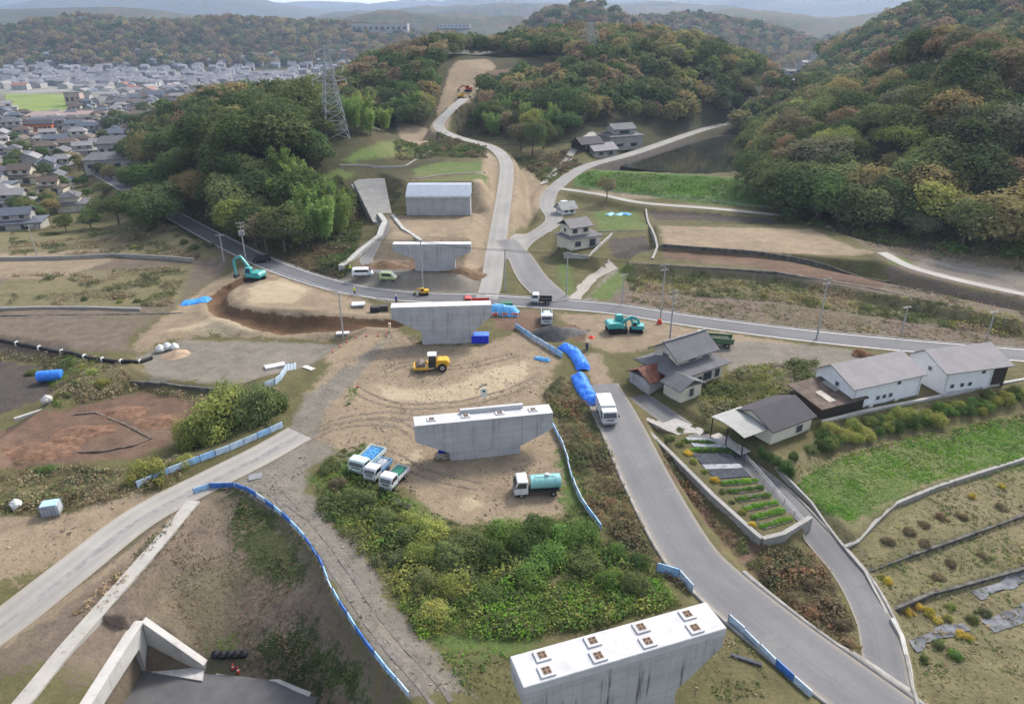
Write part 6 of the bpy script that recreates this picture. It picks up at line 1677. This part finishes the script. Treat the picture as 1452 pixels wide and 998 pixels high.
tufts('undergrowth', 'brown thicket in the wedge between the asphalt road and the lane', 'undergrowth', [[(1078, 780), (1140, 778), (1178, 815), (1215, 880), (1222, 930), (1190, 925), (1120, 860), (1060, 800)], [(925, 612), (965, 672), (1020, 742), (1062, 780), (1050, 790), (1000, 735), (950, 665)]], 6, (.35, .8), ['weed brown', 'rust weed', 'dull green', 'weed brown', 'olive green'], .32, 1.2, 16)
tufts('undergrowth', 'olive and yellowish weeds behind the white houses', 'undergrowth', [[(985, 560), (1060, 520), (1155, 512), (1165, 540), (1110, 560), (1040, 580), (1000, 590)]], 4.5, (.4, .9), ['olive green', 'yellow green', 'pale weed', 'olive green'], .34, 1.0, 15)
tufts('undergrowth', 'mixed weeds and scrub around the left hand plots', 'undergrowth', [[(20, 655), (110, 662), (190, 668), (250, 645), (260, 680), (190, 700), (100, 725), (15, 730)], [(60, 500), (165, 512), (165, 560), (110, 575), (75, 580)], [(20, 390), (130, 385), (210, 380), (270, 375), (240, 435), (150, 435), (15, 432)], [(15, 330), (90, 320), (220, 318), (300, 345), (300, 368), (15, 362)], [(255, 560), (330, 555), (395, 550), (400, 600), (340, 620), (250, 640)]], 3.2, (.3, .7), ['dull green', 'olive green', 'pale weed', 'dry', 'weed brown', 'dry'], .36, 1.0, 12, 4.0)
tufts('undergrowth', 'olive weeds over the rough terrace beyond the crossing road', 'undergrowth', [[(885, 378), (1000, 384), (1100, 394), (1250, 418), (1500, 470), (1500, 490), (1300, 458), (1100, 428), (895, 415)]], 4.0, (.3, .75), ['olive green', 'dull green', 'olive green', 'weed brown', 'yellow green', 'dry'], .36, .9, 13)
tufts('undergrowth', 'sparse dry weeds between the rough terrace and the crossing road', 'undergrowth', [[(890, 418), (1100, 432), (1300, 462), (1500, 494), (1500, 505), (1200, 472), (1000, 448), (880, 428)], [(1180, 322), (1250, 340), (1500, 365), (1500, 395), (1300, 365), (1240, 352)], [(1265, 405), (1500, 425), (1500, 455), (1300, 425)]], 2.2, (.25, .55), ['dry', 'weed brown', 'dry', 'olive green', 'straw'], .42, .7, 9)
tufts('undergrowth', 'brown brush on the low ground below the red soil plots', 'undergrowth', [[(-40, 655), (110, 662), (190, 668), (250, 645), (262, 682), (190, 702), (100, 728), (-40, 735)], [(165, 512), (190, 545), (330, 556), (330, 570), (200, 552), (110, 576), (80, 582), (165, 560)]], 4.5, (.3, .75), ['weed brown', 'dry', 'dull green', 'weed brown', 'olive green', 'dry'], .34, 1.0, 13)
tufts('undergrowth', 'grassy weeds around the blue plastic tank and the black plot', 'undergrowth', [[(-40, 488), (60, 505), (165, 518), (165, 545), (110, 572), (78, 580), (72, 550), (55, 515), (-40, 508)]], 3.5, (.25, .6), ['fresh green', 'yellow green', 'olive green', 'pale weed'], .4, .9, 11)
tufts('undergrowth', 'scattered tufts on the slope above the culvert', 'undergrowth', [[(200, 800), (270, 725), (330, 700), (400, 760), (440, 840), (500, 940), (450, 975), (380, 950), (300, 930), (230, 870), (120, 960)]], 9, (.08, .24), ['weed brown', 'dry', 'rust weed', 'weed brown', 'dull green', 'dry', 'weed brown'], .5, .6, 7)
tufts('undergrowth', 'green weeds on the mound by the sunken road', 'undergrowth', [[(362, 940), (392, 890), (450, 905), (500, 945), (528, 985), (450, 980), (420, 962)], [(330, 700), (372, 725), (420, 785), (430, 830), (385, 820), (345, 770)]], 5, (.2, .45), ['mid green', 'dull green', 'deep green', 'weed brown'], .42, .7, 11, 2.5)
tufts('grass', 'lush green crop covering the field below the white houses', 'grass', [[(1125, 692), (1185, 650), (1300, 618), (1440, 590), (1620, 555), (1620, 602), (1455, 648), (1330, 678), (1270, 704), (1205, 742), (1165, 722)]], 15.0, (.1, .24), ['fresh green', 'mid green', 'fresh green', 'fresh green'], .5, .7, 9)
tufts('grass', 'dry grass and weeds on the terraced plots at the lower right', 'grass', [[(1205, 785), (1245, 748), (1300, 712), (1450, 662), (1620, 612), (1620, 755), (1450, 802), (1258, 862), (1230, 815)], [(1110, 660), (1190, 640), (1500, 575), (1500, 592), (1185, 652), (1125, 690), (1190, 765), (1170, 770)]], 5, (.1, .3), ['olive green', 'dull green', 'straw', 'yellow green', 'dry', 'mid green', 'olive green'], .5, .7, 8)
tufts('grass', 'rough grass on the lowest terrace around the plastic strips', 'grass', [[(1268, 880), (1320, 855), (1460, 815), (1620, 765), (1620, 1040), (1310, 1040), (1285, 960)]], 4, (.1, .32), ['olive green', 'dull green', 'straw', 'dry', 'mid green', 'dry'], .5, .8, 9)
tufts('grass', 'grass and weeds along the edges of the dirt lot', 'grass', [[(480, 640), (520, 628), (545, 690), (600, 718), (640, 740), (700, 745), (800, 735), (830, 690), (815, 645), (840, 740), (850, 755), (700, 765), (600, 745), (540, 720), (440, 680)], [(486, 562), (496, 548), (508, 550), (504, 566), (490, 578)], [(610, 905), (700, 915), (735, 940), (740, 985), (660, 985)]], 6.0, (.12, .32), ['fresh green', 'mid green', 'olive green', 'dull green'], .5, .9, 10)
tufts('grass', 'weedy grass on the ground round the nearest pier', 'grass', [[(1000, 900), (1050, 905), (1110, 985), (980, 1000)]], 5.0, (.1, .25), ['mid green', 'olive green', 'dry'], .55, .8, 8, 2.0)
tufts('grass', 'short grass on the face of the pond dam', 'grass', [[(820, 248), (905, 246), (1000, 251), (1085, 258), (1095, 292), (1000, 288), (900, 274), (820, 262)]], 3.0, (.2, .4), ['mid green', 'mid green', 'fresh green'], .7, .5, 6)
tufts('undergrowth', 'low scrub below the wooded hill beside the pond', 'undergrowth', [[(1060, 255), (1100, 270), (1180, 285), (1300, 305), (1500, 330), (1500, 378), (1500, 372), (1300, 352), (1180, 328), (1100, 312), (1092, 290)]], 1.8, (.6, 1.3), ['olive green', 'dull green', 'weed brown', 'mid green'], .5, .9, 10)
tufts('undergrowth', 'low scrub on the cut slopes beside the haul road', 'undergrowth', [[(560, 200), (620, 190), (690, 205), (690, 225), (620, 222), (560, 225)], [(730, 225), (800, 215), (830, 235), (785, 260), (760, 250)], [(640, 165), (700, 130), (800, 110), (830, 120), (720, 180), (660, 195)]], 1.0, (.6, 1.3), ['deep green', 'olive green', 'dull green', 'weed brown'], .5, .9, 10)
tufts('undergrowth', 'rusty dry grass along the outer side of the white gutter wall', 'undergrowth', [[(262, 722), (273, 716), (215, 785), (150, 860), (95, 925), (60, 965), (40, 965), (100, 890), (180, 800)]], 6, (.2, .5), ['dry', 'rust weed', 'straw', 'dry', 'dull green'], .36, 1.2, 12)
tufts('undergrowth', 'scrub and creepers covering the verge along the foot of the grove', 'undergrowth', [[(240, 290), (300, 322), (380, 362), (470, 396), (500, 385), (490, 350), (400, 340), (300, 300)], [(440, 270), (480, 250), (520, 300), (500, 360), (470, 350)], [(410, 300), (500, 300), (510, 350), (470, 370)]], 2.5, (.5, 1.1), ['deep green', 'olive green', 'dull green', 'weed brown'], .4, 1.0, 12)
PAL.update({'pale stone': (.30, .27, .22), 'dark stone': (.13, .11, .09), 'grey stone': (.22, .21, .19)})
tufts('gravel', 'loose stones and clods scattered over the bare dirt of the site', 'stones', [[(440, 625), (432, 560), (470, 515), (560, 470), (690, 490), (760, 465), (790, 510), (768, 560), (800, 640), (812, 690), (800, 728), (700, 742), (620, 738), (585, 700), (515, 640)], [(10, 735), (190, 700), (250, 690), (150, 760), (-40, 870)], [(355, 665), (440, 640), (432, 690), (530, 800), (605, 905), (660, 985), (580, 985), (450, 785), (372, 708)]], 1.6, (.07, .2), ['pale stone', 'dark stone', 'grey stone', 'dark stone'], .9, .5, 4)
# ---- single bushes and trees that the photograph singles out
def pt(px, py): q = at(px, py); return q.x, q.y
for (px, py, sz, w, lb) in ((320, 608, 5.4, 'yellow green', 'big spreading yellow green bush above the light blue fence'), (362, 590, 4.8, 'olive green', 'olive bush grown into the right side of the big spreading bush'), (282, 626, 4.0, 'yellow green', 'yellowish bush at the left side of the big spreading bush'), (335, 584, 4.8, 'yellow green', 'yellowish bush behind the big spreading bush'), (385, 582, 3.0, 'deep green', 'dark green bush at the upper right end of the big spreading bush')):
    x, y = pt(px, py); bush(x, y, sz, w, lb, None, 1.35)
x, y = pt(212, 678); bush(x, y, 3.0, 'yellow green', 'round yellow green bush at the left end of the light blue fence', None, 1.2)
x, y = pt(262, 658); bush(x, y, 1.6, 'yellow green', 'small yellowish bush between the round bush and the spreading tree', None, 1.2)
x, y = pt(62, 672); bush(x, y, 1.8, 'deep green', 'dark green bush below the red soil plots', None, .8)
x, y = pt(1322, 320); tree('round', x, y, 17, 'yellow green', 'bright yellow green tree standing out in front of the wooded slope', None, 1.35, sink=4)
x, y = pt(1405, 345); tree('round', x, y, 19, 'golden brown', 'large golden brown tree at the foot of the slope, right of the yellow green one', None, 1.3, sink=4.5)
x, y = pt(1255, 316); tree('round', x, y, 13, 'dark green', 'dark tree at the foot of the slope left of the yellow green one', None, 1.2)
x, y = pt(1500, 372); tree('round', x, y, 12, 'yellow green', 'yellowish tree at the right edge below the golden brown one', None, 1.2)
x, y = pt(1365, 352); tree('round', x, y, 12, 'olive green', 'olive tree between the yellow green and the golden brown one', None, 1.2)
x, y = pt(860, 282); tree('round', x, y, 6.5, 'grey brown', 'thin grey brown tree alone in front of the pond dam', None, 1.1)
x, y = pt(168, 318); tree('round', x, y, 9.5, 'dark green', 'dark rounded tree alone at the near edge of the town', None, 1.25)
x, y = pt(140, 312); tree('round', x, y, 7, 'olive green', 'olive tree at the left side of the dark rounded tree by the town', None, 1.2)
x, y = pt(122, 248); tree('round', x, y, 7, 'golden brown', 'brownish tree among the town roofs', None, 1.1)
for (px, py, h, w) in ((70, 205, 6, 'dark green'), (92, 232, 6, 'deep green'), (108, 238, 6, 'dark green'), (30, 240, 5, 'olive green'), (95, 330, 6, 'olive green'), (60, 318, 5, 'dark green'), (45, 290, 5, 'dark green'), (125, 285, 5, 'deep green'), (200, 330, 5, 'olive green')):
    x, y = pt(px, py); tree('round', x, y, h, w, f'small {w} garden tree between the town houses', 'garden trees of the town', 1.1)
for (px, py, h, w) in ((160, 192, 11, 'dark green'), (178, 188, 12, 'deep green'), (196, 190, 12, 'dark green'), (214, 186, 12, 'olive green'), (232, 180, 13, 'golden brown'), (170, 178, 11, 'olive green'), (205, 172, 12, 'dark green'), (250, 178, 12, 'dark green')):
    x, y = pt(px, py); tree('round', x, y, h, w, f'{w} tree in the belt behind the long grey building', 'trees behind the long grey building', 1.25)
for i, (px, py, h, w) in enumerate(((1068, 262, 13, 'dark green'), (1082, 280, 15, 'olive green'), (1100, 300, 16, 'dark green'), (1128, 310, 17, 'dark green'), (1158, 316, 17, 'deep green'), (1190, 322, 16, 'dark green'), (1222, 326, 15, 'olive green'), (1245, 322, 14, 'grey brown'), (1120, 290, 17, 'olive green'), (1150, 295, 18, 'dark green'), (1185, 300, 18, 'olive green'), (1215, 305, 17, 'golden brown'), (1095, 275, 15, 'olive green'), (1300, 338, 9, 'dull green'), (1275, 326, 11, 'dark green'))):
    x, y = pt(px, py); tree('round', x, y, h, w, f'tall {w} tree in the front row of the round hill beside the dam', 'front row of the round hill', 1.25, sink=h * .2)
for _ in range(64):
    px, py = rnd.uniform(12, 225), rnd.uniform(150, 330)
    if py > 300 and px > 140 or py < 172 and px < 110 or py < 165: continue
    x, y = pt(px, py); w = rnd.choice(['dark green', 'deep green', 'olive green', 'golden brown'])
    tree('round', x, y, rnd.uniform(4.5, 8.5), w, f'{w} tree growing between the roofs of the town', 'trees between the roofs of the town', 1.2, sink=.8)
for px, py, h, w in ((1062, 132, 12, 'olive green'), (1055, 148, 12, 'dark green'), (1068, 152, 10, 'olive green'), (1040, 156, 11, 'deep green'), (1072, 118, 12, 'dark green'), (1066, 106, 12, 'grey brown'), (1050, 138, 13, 'golden brown'), (1024, 160, 10, 'olive green')):
    x, y = pt(px, py); tree('round', x, y, h, w, f'{w} tree on the steep bank above the far end of the pale valley road', 'trees above the far end of the valley road', 1.3, sink=h * .15)
# bamboo and evergreens at the near end of the grove
for (px, py, h, w, kd) in ((480, 335, 11, 'bamboo', 'plume'), (455, 345, 12, 'bamboo', 'plume'), (492, 318, 10, 'bamboo', 'plume'), (430, 352, 12, 'bamboo', 'plume'), (405, 358, 12, 'olive green', 'round'), (380, 360, 11, 'grey brown', 'round'), (365, 352, 12, 'dark green', 'round'), (440, 330, 14, 'bamboo', 'plume'), (345, 345, 12, 'yellow green', 'round')):
    x, y = pt(px, py)
    if kd == 'plume': tree(kd, x, y, h, w, 'tall light green bamboo clump at the near end of the grove above the crossing road', 'bamboo at the near end of the grove', 1.15, 'bamboo')
    else: tree(kd, x, y, h, w, f'{w} tree at the near end of the grove above the crossing road', 'trees at the near end of the grove', 1.25)
# bushes on the green bank
W6 = ['mid green', 'deep green', 'olive green', 'yellow green']
for i, (px, py, s, w) in enumerate(((615, 765, 2.6, 'yellow green'), (660, 780, 2.8, 'olive green'), (715, 765, 2.6, 'mid green'), (760, 760, 2.8, 'deep green'), (830, 775, 2.6, 'mid green'), (640, 835, 2.2, 'yellow green'), (470, 665, 1.6, 'olive green'), (520, 715, 1.8, 'olive green'), (550, 745, 2.0, 'olive green'), (585, 745, 2.2, 'yellow green'), (600, 790, 2.2, 'yellow green'), (575, 765, 1.8, 'olive green'), (640, 800, 2.3, 'olive green'), (690, 790, 2.4, 'deep green'), (735, 775, 2.4, 'deep green'), (780, 790, 2.8, 'mid green'), (800, 770, 2.4, 'mid green'), (750, 820, 2.4, 'mid green'), (830, 800, 2.2, 'olive green'), (860, 830, 2.0, 'mid green'), (900, 840, 1.8, 'olive green'), (600, 830, 2.0, 'olive green'), (620, 870, 2.0, 'yellow green'), (690, 850, 1.8, 'deep green'), (540, 735, 1.6, 'olive green'), (500, 705, 1.5, 'olive green'), (480, 690, 1.3, 'weed brown'), (560, 800, 1.3, 'dull green'), (870, 790, 1.5, 'mid green'), (905, 800, 1.4, 'deep green'))):
    x, y = pt(px, py); bush(x, y, s * 1.08, w, f'{w} bush in the dense growth between the dirt lot and the nearest pier', 'bushes on the green bank', rnd.uniform(.85, 1.35))
# hedge plants in front of the white houses
for px, py in [(1150 + 12 * i + rnd.uniform(-5, 5), 634 - 2.75 * i + rnd.uniform(-5, 6)) for i in range(26)] + [(1165 + 16 * i + rnd.uniform(-7, 7), 618 - 3.6 * i + rnd.uniform(-3, 3)) for i in range(18)]:
    x, y = pt(px, py); bush(x, y, rnd.uniform(.9, 1.8), rnd.choice(['mid green', 'deep green', 'yellow green', 'olive green', 'yellow green']), 'shrub in the planted row below the wall of the white houses', 'shrubs below the white houses', rnd.uniform(.8, 1.25), 'shrub')
for i, (px, py, s) in enumerate(((1088, 650, 1.1), (1100, 656, 1.0), (1112, 664, 1.3), (1126, 650, 1.0), (1080, 640, .9), (1120, 672, .9))):
    x, y = pt(px, py); bush(x, y, s, 'deep green', 'dark shrub in the corner beside the carport', 'dark shrubs beside the carport', 1.3, 'shrub')
# yellow flowering shrubs
PAL['flower yellow'] = (.27, .215, .035)
for i, (px, py, s, w) in enumerate(((1288, 868, .75, 'flower yellow'), (1302, 862, .75, 'flower yellow'), (1318, 870, .8, 'flower yellow'), (1328, 880, .6, 'flower yellow'), (1345, 878, .7, 'yellow green'), (1360, 900, .7, 'flower yellow'), (1372, 905, .6, 'flower yellow'), (1348, 862, .7, 'yellow green'), (1258, 825, .7, 'flower yellow'), (1378, 705, .7, 'flower yellow'), (1250, 820, .6, 'yellow green'), (1378, 880, .9, 'olive green'), (1395, 870, .9, 'dull green'), (1330, 915, .8, 'olive green'), (1355, 930, .9, 'mid green'), (1310, 935, .7, 'olive green'), (1420, 690, .6, 'flower yellow'))):
    x, y = pt(px, py)
    bush(x, y, s, w, {'flower yellow': 'yellow flowering shrub on the dry terraces beside the lane', 'yellow green': 'yellowish leafy shrub among the flowering ones by the lane', 'olive green': 'olive shrub among the flowering ones by the lane', 'dull green': 'greyish shrub among the flowering ones by the lane', 'mid green': 'green shrub among the flowering ones by the lane'}[w], 'shrubs on the terraces beside the lane', 1.0, 'shrub')
for i, (px, py, s) in enumerate(((1335, 735, 1.0), (1290, 755, 1.1), (1260, 768, 1.0), (1310, 770, .9), (1365, 735, .9), (1420, 720, 1.0), (1350, 800, .9), (1395, 790, .9), (1330, 820, .9), (1310, 745, .9))):
    x, y = pt(px, py); bush(x, y, s, 'weed brown', 'withered brown shrub on the dry terraces', 'withered shrubs on the dry terraces', .8, 'shrub')
for i, (px, py, s, w) in enumerate(((1085, 800, 1.2, 'rust weed'), (1120, 810, 1.2, 'olive green'), (1150, 830, 1.3, 'weed brown'), (1175, 860, 1.3, 'weed brown'), (1150, 870, 1.2, 'rust weed'), (1195, 890, 1.2, 'weed brown'), (1120, 850, 1.0, 'weed brown'), (1205, 915, 1.0, 'rust weed'))):
    x, y = pt(px, py); bush(x, y, s, w, 'autumn coloured bush in the brown wedge between the road and the lane', 'bushes in the brown wedge', .9)
x, y = pt(1222, 503); bush(x, y, 1.9, 'rust weed', 'reddish bush on the grey lot behind the first white house', None, .7)
for (px, py, s) in ((45, 530, 1.4), (110, 545, 1.3), (130, 530, 1.4), (145, 545, 1.5), (95, 560, 1.0)):
    x, y = pt(px, py); bush(x, y, s, rnd.choice(['yellow green', 'olive green']), 'yellowish bush beside the blue plastic tank', 'bushes beside the blue plastic tank', .9)
for (px, py, s) in ((275, 352, 1.8), (190, 352, 1.4), (260, 345, 1.6), (120, 425, 1.2), (170, 428, 1.1), (195, 428, 1.1), (300, 350, 1.5)):
    x, y = pt(px, py); bush(x, y, s, rnd.choice(['olive green', 'deep green', 'yellow green']), 'scrubby bush on the old plots left of the excavated ring', 'bushes on the old plots', .9)
for (px, py, s, w) in ((620, 215, 2.0, 'deep green'), (640, 214, 2.2, 'dark green'), (660, 216, 2.2, 'deep green'), (678, 217, 1.8, 'dark green'), (605, 210, 1.6, 'olive green')):
    x, y = pt(px, py); bush(x, y, s, w, 'dark rounded bush in the clipped row above the small green terraces', 'dark bushes above the green terraces', .9)
for (px, py, h, w) in ((755, 222, 13, 'dark green'), (738, 215, 12, 'grey brown'), (770, 212, 12, 'olive green'), (750, 200, 13, 'yellow green')):
    x, y = pt(px, py); tree('round', x, y, h, w, f'{w} tree of the dark clump standing right of the haul road', 'dark clump right of the haul road', 1.0)
for (px, py, h, w, kd) in ((500, 188, 11, 'bamboo', 'plume'), (515, 182, 12, 'bamboo', 'plume'), (535, 178, 11, 'olive green', 'round'), (552, 176, 12, 'dark green', 'round'), (570, 172, 13, 'deep green', 'round'), (588, 168, 12, 'bamboo', 'plume'), (600, 160, 12, 'yellow green', 'round'), (522, 192, 9, 'bamboo', 'plume'), (545, 188, 9, 'bamboo', 'plume'), (490, 170, 12, 'dark green', 'round'), (510, 165, 12, 'golden brown', 'round'), (530, 160, 13, 'olive green', 'round'), (555, 158, 13, 'dark green', 'round'), (580, 152, 13, 'deep green', 'round'), (450, 205, 11, 'dark green', 'round'), (440, 225, 11, 'deep green', 'round'), (462, 190, 12, 'olive green', 'round'), (455, 235, 10, 'dark green', 'round')):
    x, y = pt(px, py)
    if kd == 'plume': tree(kd, x, y, h, w, 'light green bamboo clump at the foot of the power pylon side of the ridge', 'bamboo between the pylon and the haul road', 1.2, 'bamboo')
    else: tree(kd, x, y, h, w, f'{w} tree between the power pylon and the haul road', 'trees between the pylon and the haul road', 1.3, sink=h * .15)
# ---- vegetable garden beside the road
g0, g1, g2, g3 = [np.array(pt(*q)) for q in ((952, 618), (1020, 628), (1132, 742), (1082, 758))]
def gp(u, v): a = g0 + (g1 - g0) * u; b = g3 + (g2 - g3) * u; return a + (b - a) * v
def bed(v0, v1, m, label, name, cat, u0=.06, u1=.90, h=.1):
    c = [gp(u0, v0), gp(u1, v0), gp(u1, v1), gp(u0, v1)]; z = float(max(gz(*q) for q in c))
    return tag(MB().slab([tuple(q) for q in c][::-1], z - .4, z + h).build(name, m, None, .04), label, cat)
MULB = mat('black_mulch', (.06, .066, .08), .8, var=.3, scale=2, spec=.05); MULS = mat('silver_mulch', (.30, .31, .33), .8, var=.25, scale=2, spec=.05); SOILB = mat('bed_soil', (.12, .11, .098), .95, var=.3, scale=2)
bed(.02, .14, MULS, 'silver sheeted bed at the far end of the vegetable garden', 'garden_bed', 'garden bed', .25, .95)
bed(.22, .34, MULB, 'dark sheeted bed next to the leafy row in the middle of the garden', 'garden_bed', 'garden bed')
bed(.345, .40, MULS, 'bright silver sheeted bed in the middle of the garden', 'garden_bed', 'garden bed')
bed(.41, .50, MULB, 'dark sheeted bed below the bright silver one', 'garden_bed', 'garden bed')
for i, v in enumerate((.52, .60, .68, .76, .84, .92)):
    bed(v, v + .055, SOILB, f'soil bed with leafy rows, {["first", "second", "third", "fourth", "fifth", "sixth"][i]} counting from the dark sheeted bed', 'garden_bed', 'garden bed', .12, .9, .1)
def rows(v, w, label, u0=.3, u1=.9, n=7, s=.4):
    for k in range(n):
        q = gp(u0 + (u1 - u0) * k / (n - 1), v); bush(float(q[0]), float(q[1]), s * rnd.uniform(.8, 1.2), w, label, 'vegetables in the garden', 1.0, 'vegetable_plant')['category'] = 'vegetable'
rows(.19, 'deep green', 'dark leafy vegetable in the thick row below the silver bed', .3, .95, 8, .65)
for v in (.08, .18, .55, .63, .71, .79, .87, .95): rows(v, rnd.choice(['fresh green', 'mid green']), 'bright leafy vegetable in the thin rows of the garden', .15, .9, 15, .5)
for i in range(9):
    q = gp(-.02 + rnd.uniform(-.03, .03), .12 + i * .1); bush(float(q[0]), float(q[1]), rnd.uniform(.45, .75), rnd.choice(['yellow green', 'olive green', 'bright yellow']), 'yellowish shrub along the road side edge of the garden', 'shrubs along the garden edge', 1.1, 'shrub')
for (px, py, s) in ((950, 622, .9), (965, 612, .9), (985, 606, .8), (1000, 612, .8)):
    x, y = pt(px, py); bush(x, y, s, 'olive green', 'olive shrub at the far corner of the vegetable garden', 'shrubs at the garden corner', .9, 'shrub')
# concrete apron by the garden, plots with pale plastic
structure(MB().slab([tuple(q[:2]) for q in A((912, 590), (940, 585), (1000, 612), (985, 622), (945, 612))], -1.5, -.72).build('concrete_apron', mat('apron', (.33, .315, .295), .85, var=.15)))
MULG = mat('grey_mulch', (.17, .175, .19), .85, var=.4, scale=.9, spec=.04)
for nm_, q_ in (('pale plastic sheeting under the upper wall of the lowest terrace', ((1380, 842), (1420, 832), (1460, 815))), ('pale plastic strip in the weeds of the lowest terrace beside the flowering shrubs', ((1290, 912), (1330, 900), (1370, 888))), ('pale plastic strip at the right edge of the lowest terrace', ((1400, 888), (1430, 878), (1470, 862)))):
    o = strip('mulch_sheet', catmull(A(*q_), 6), 1.2, MULG, .08, wob=1.2); del o['kind']; tag(o, nm_, 'plastic sheet')
# pale concrete edge below the site road
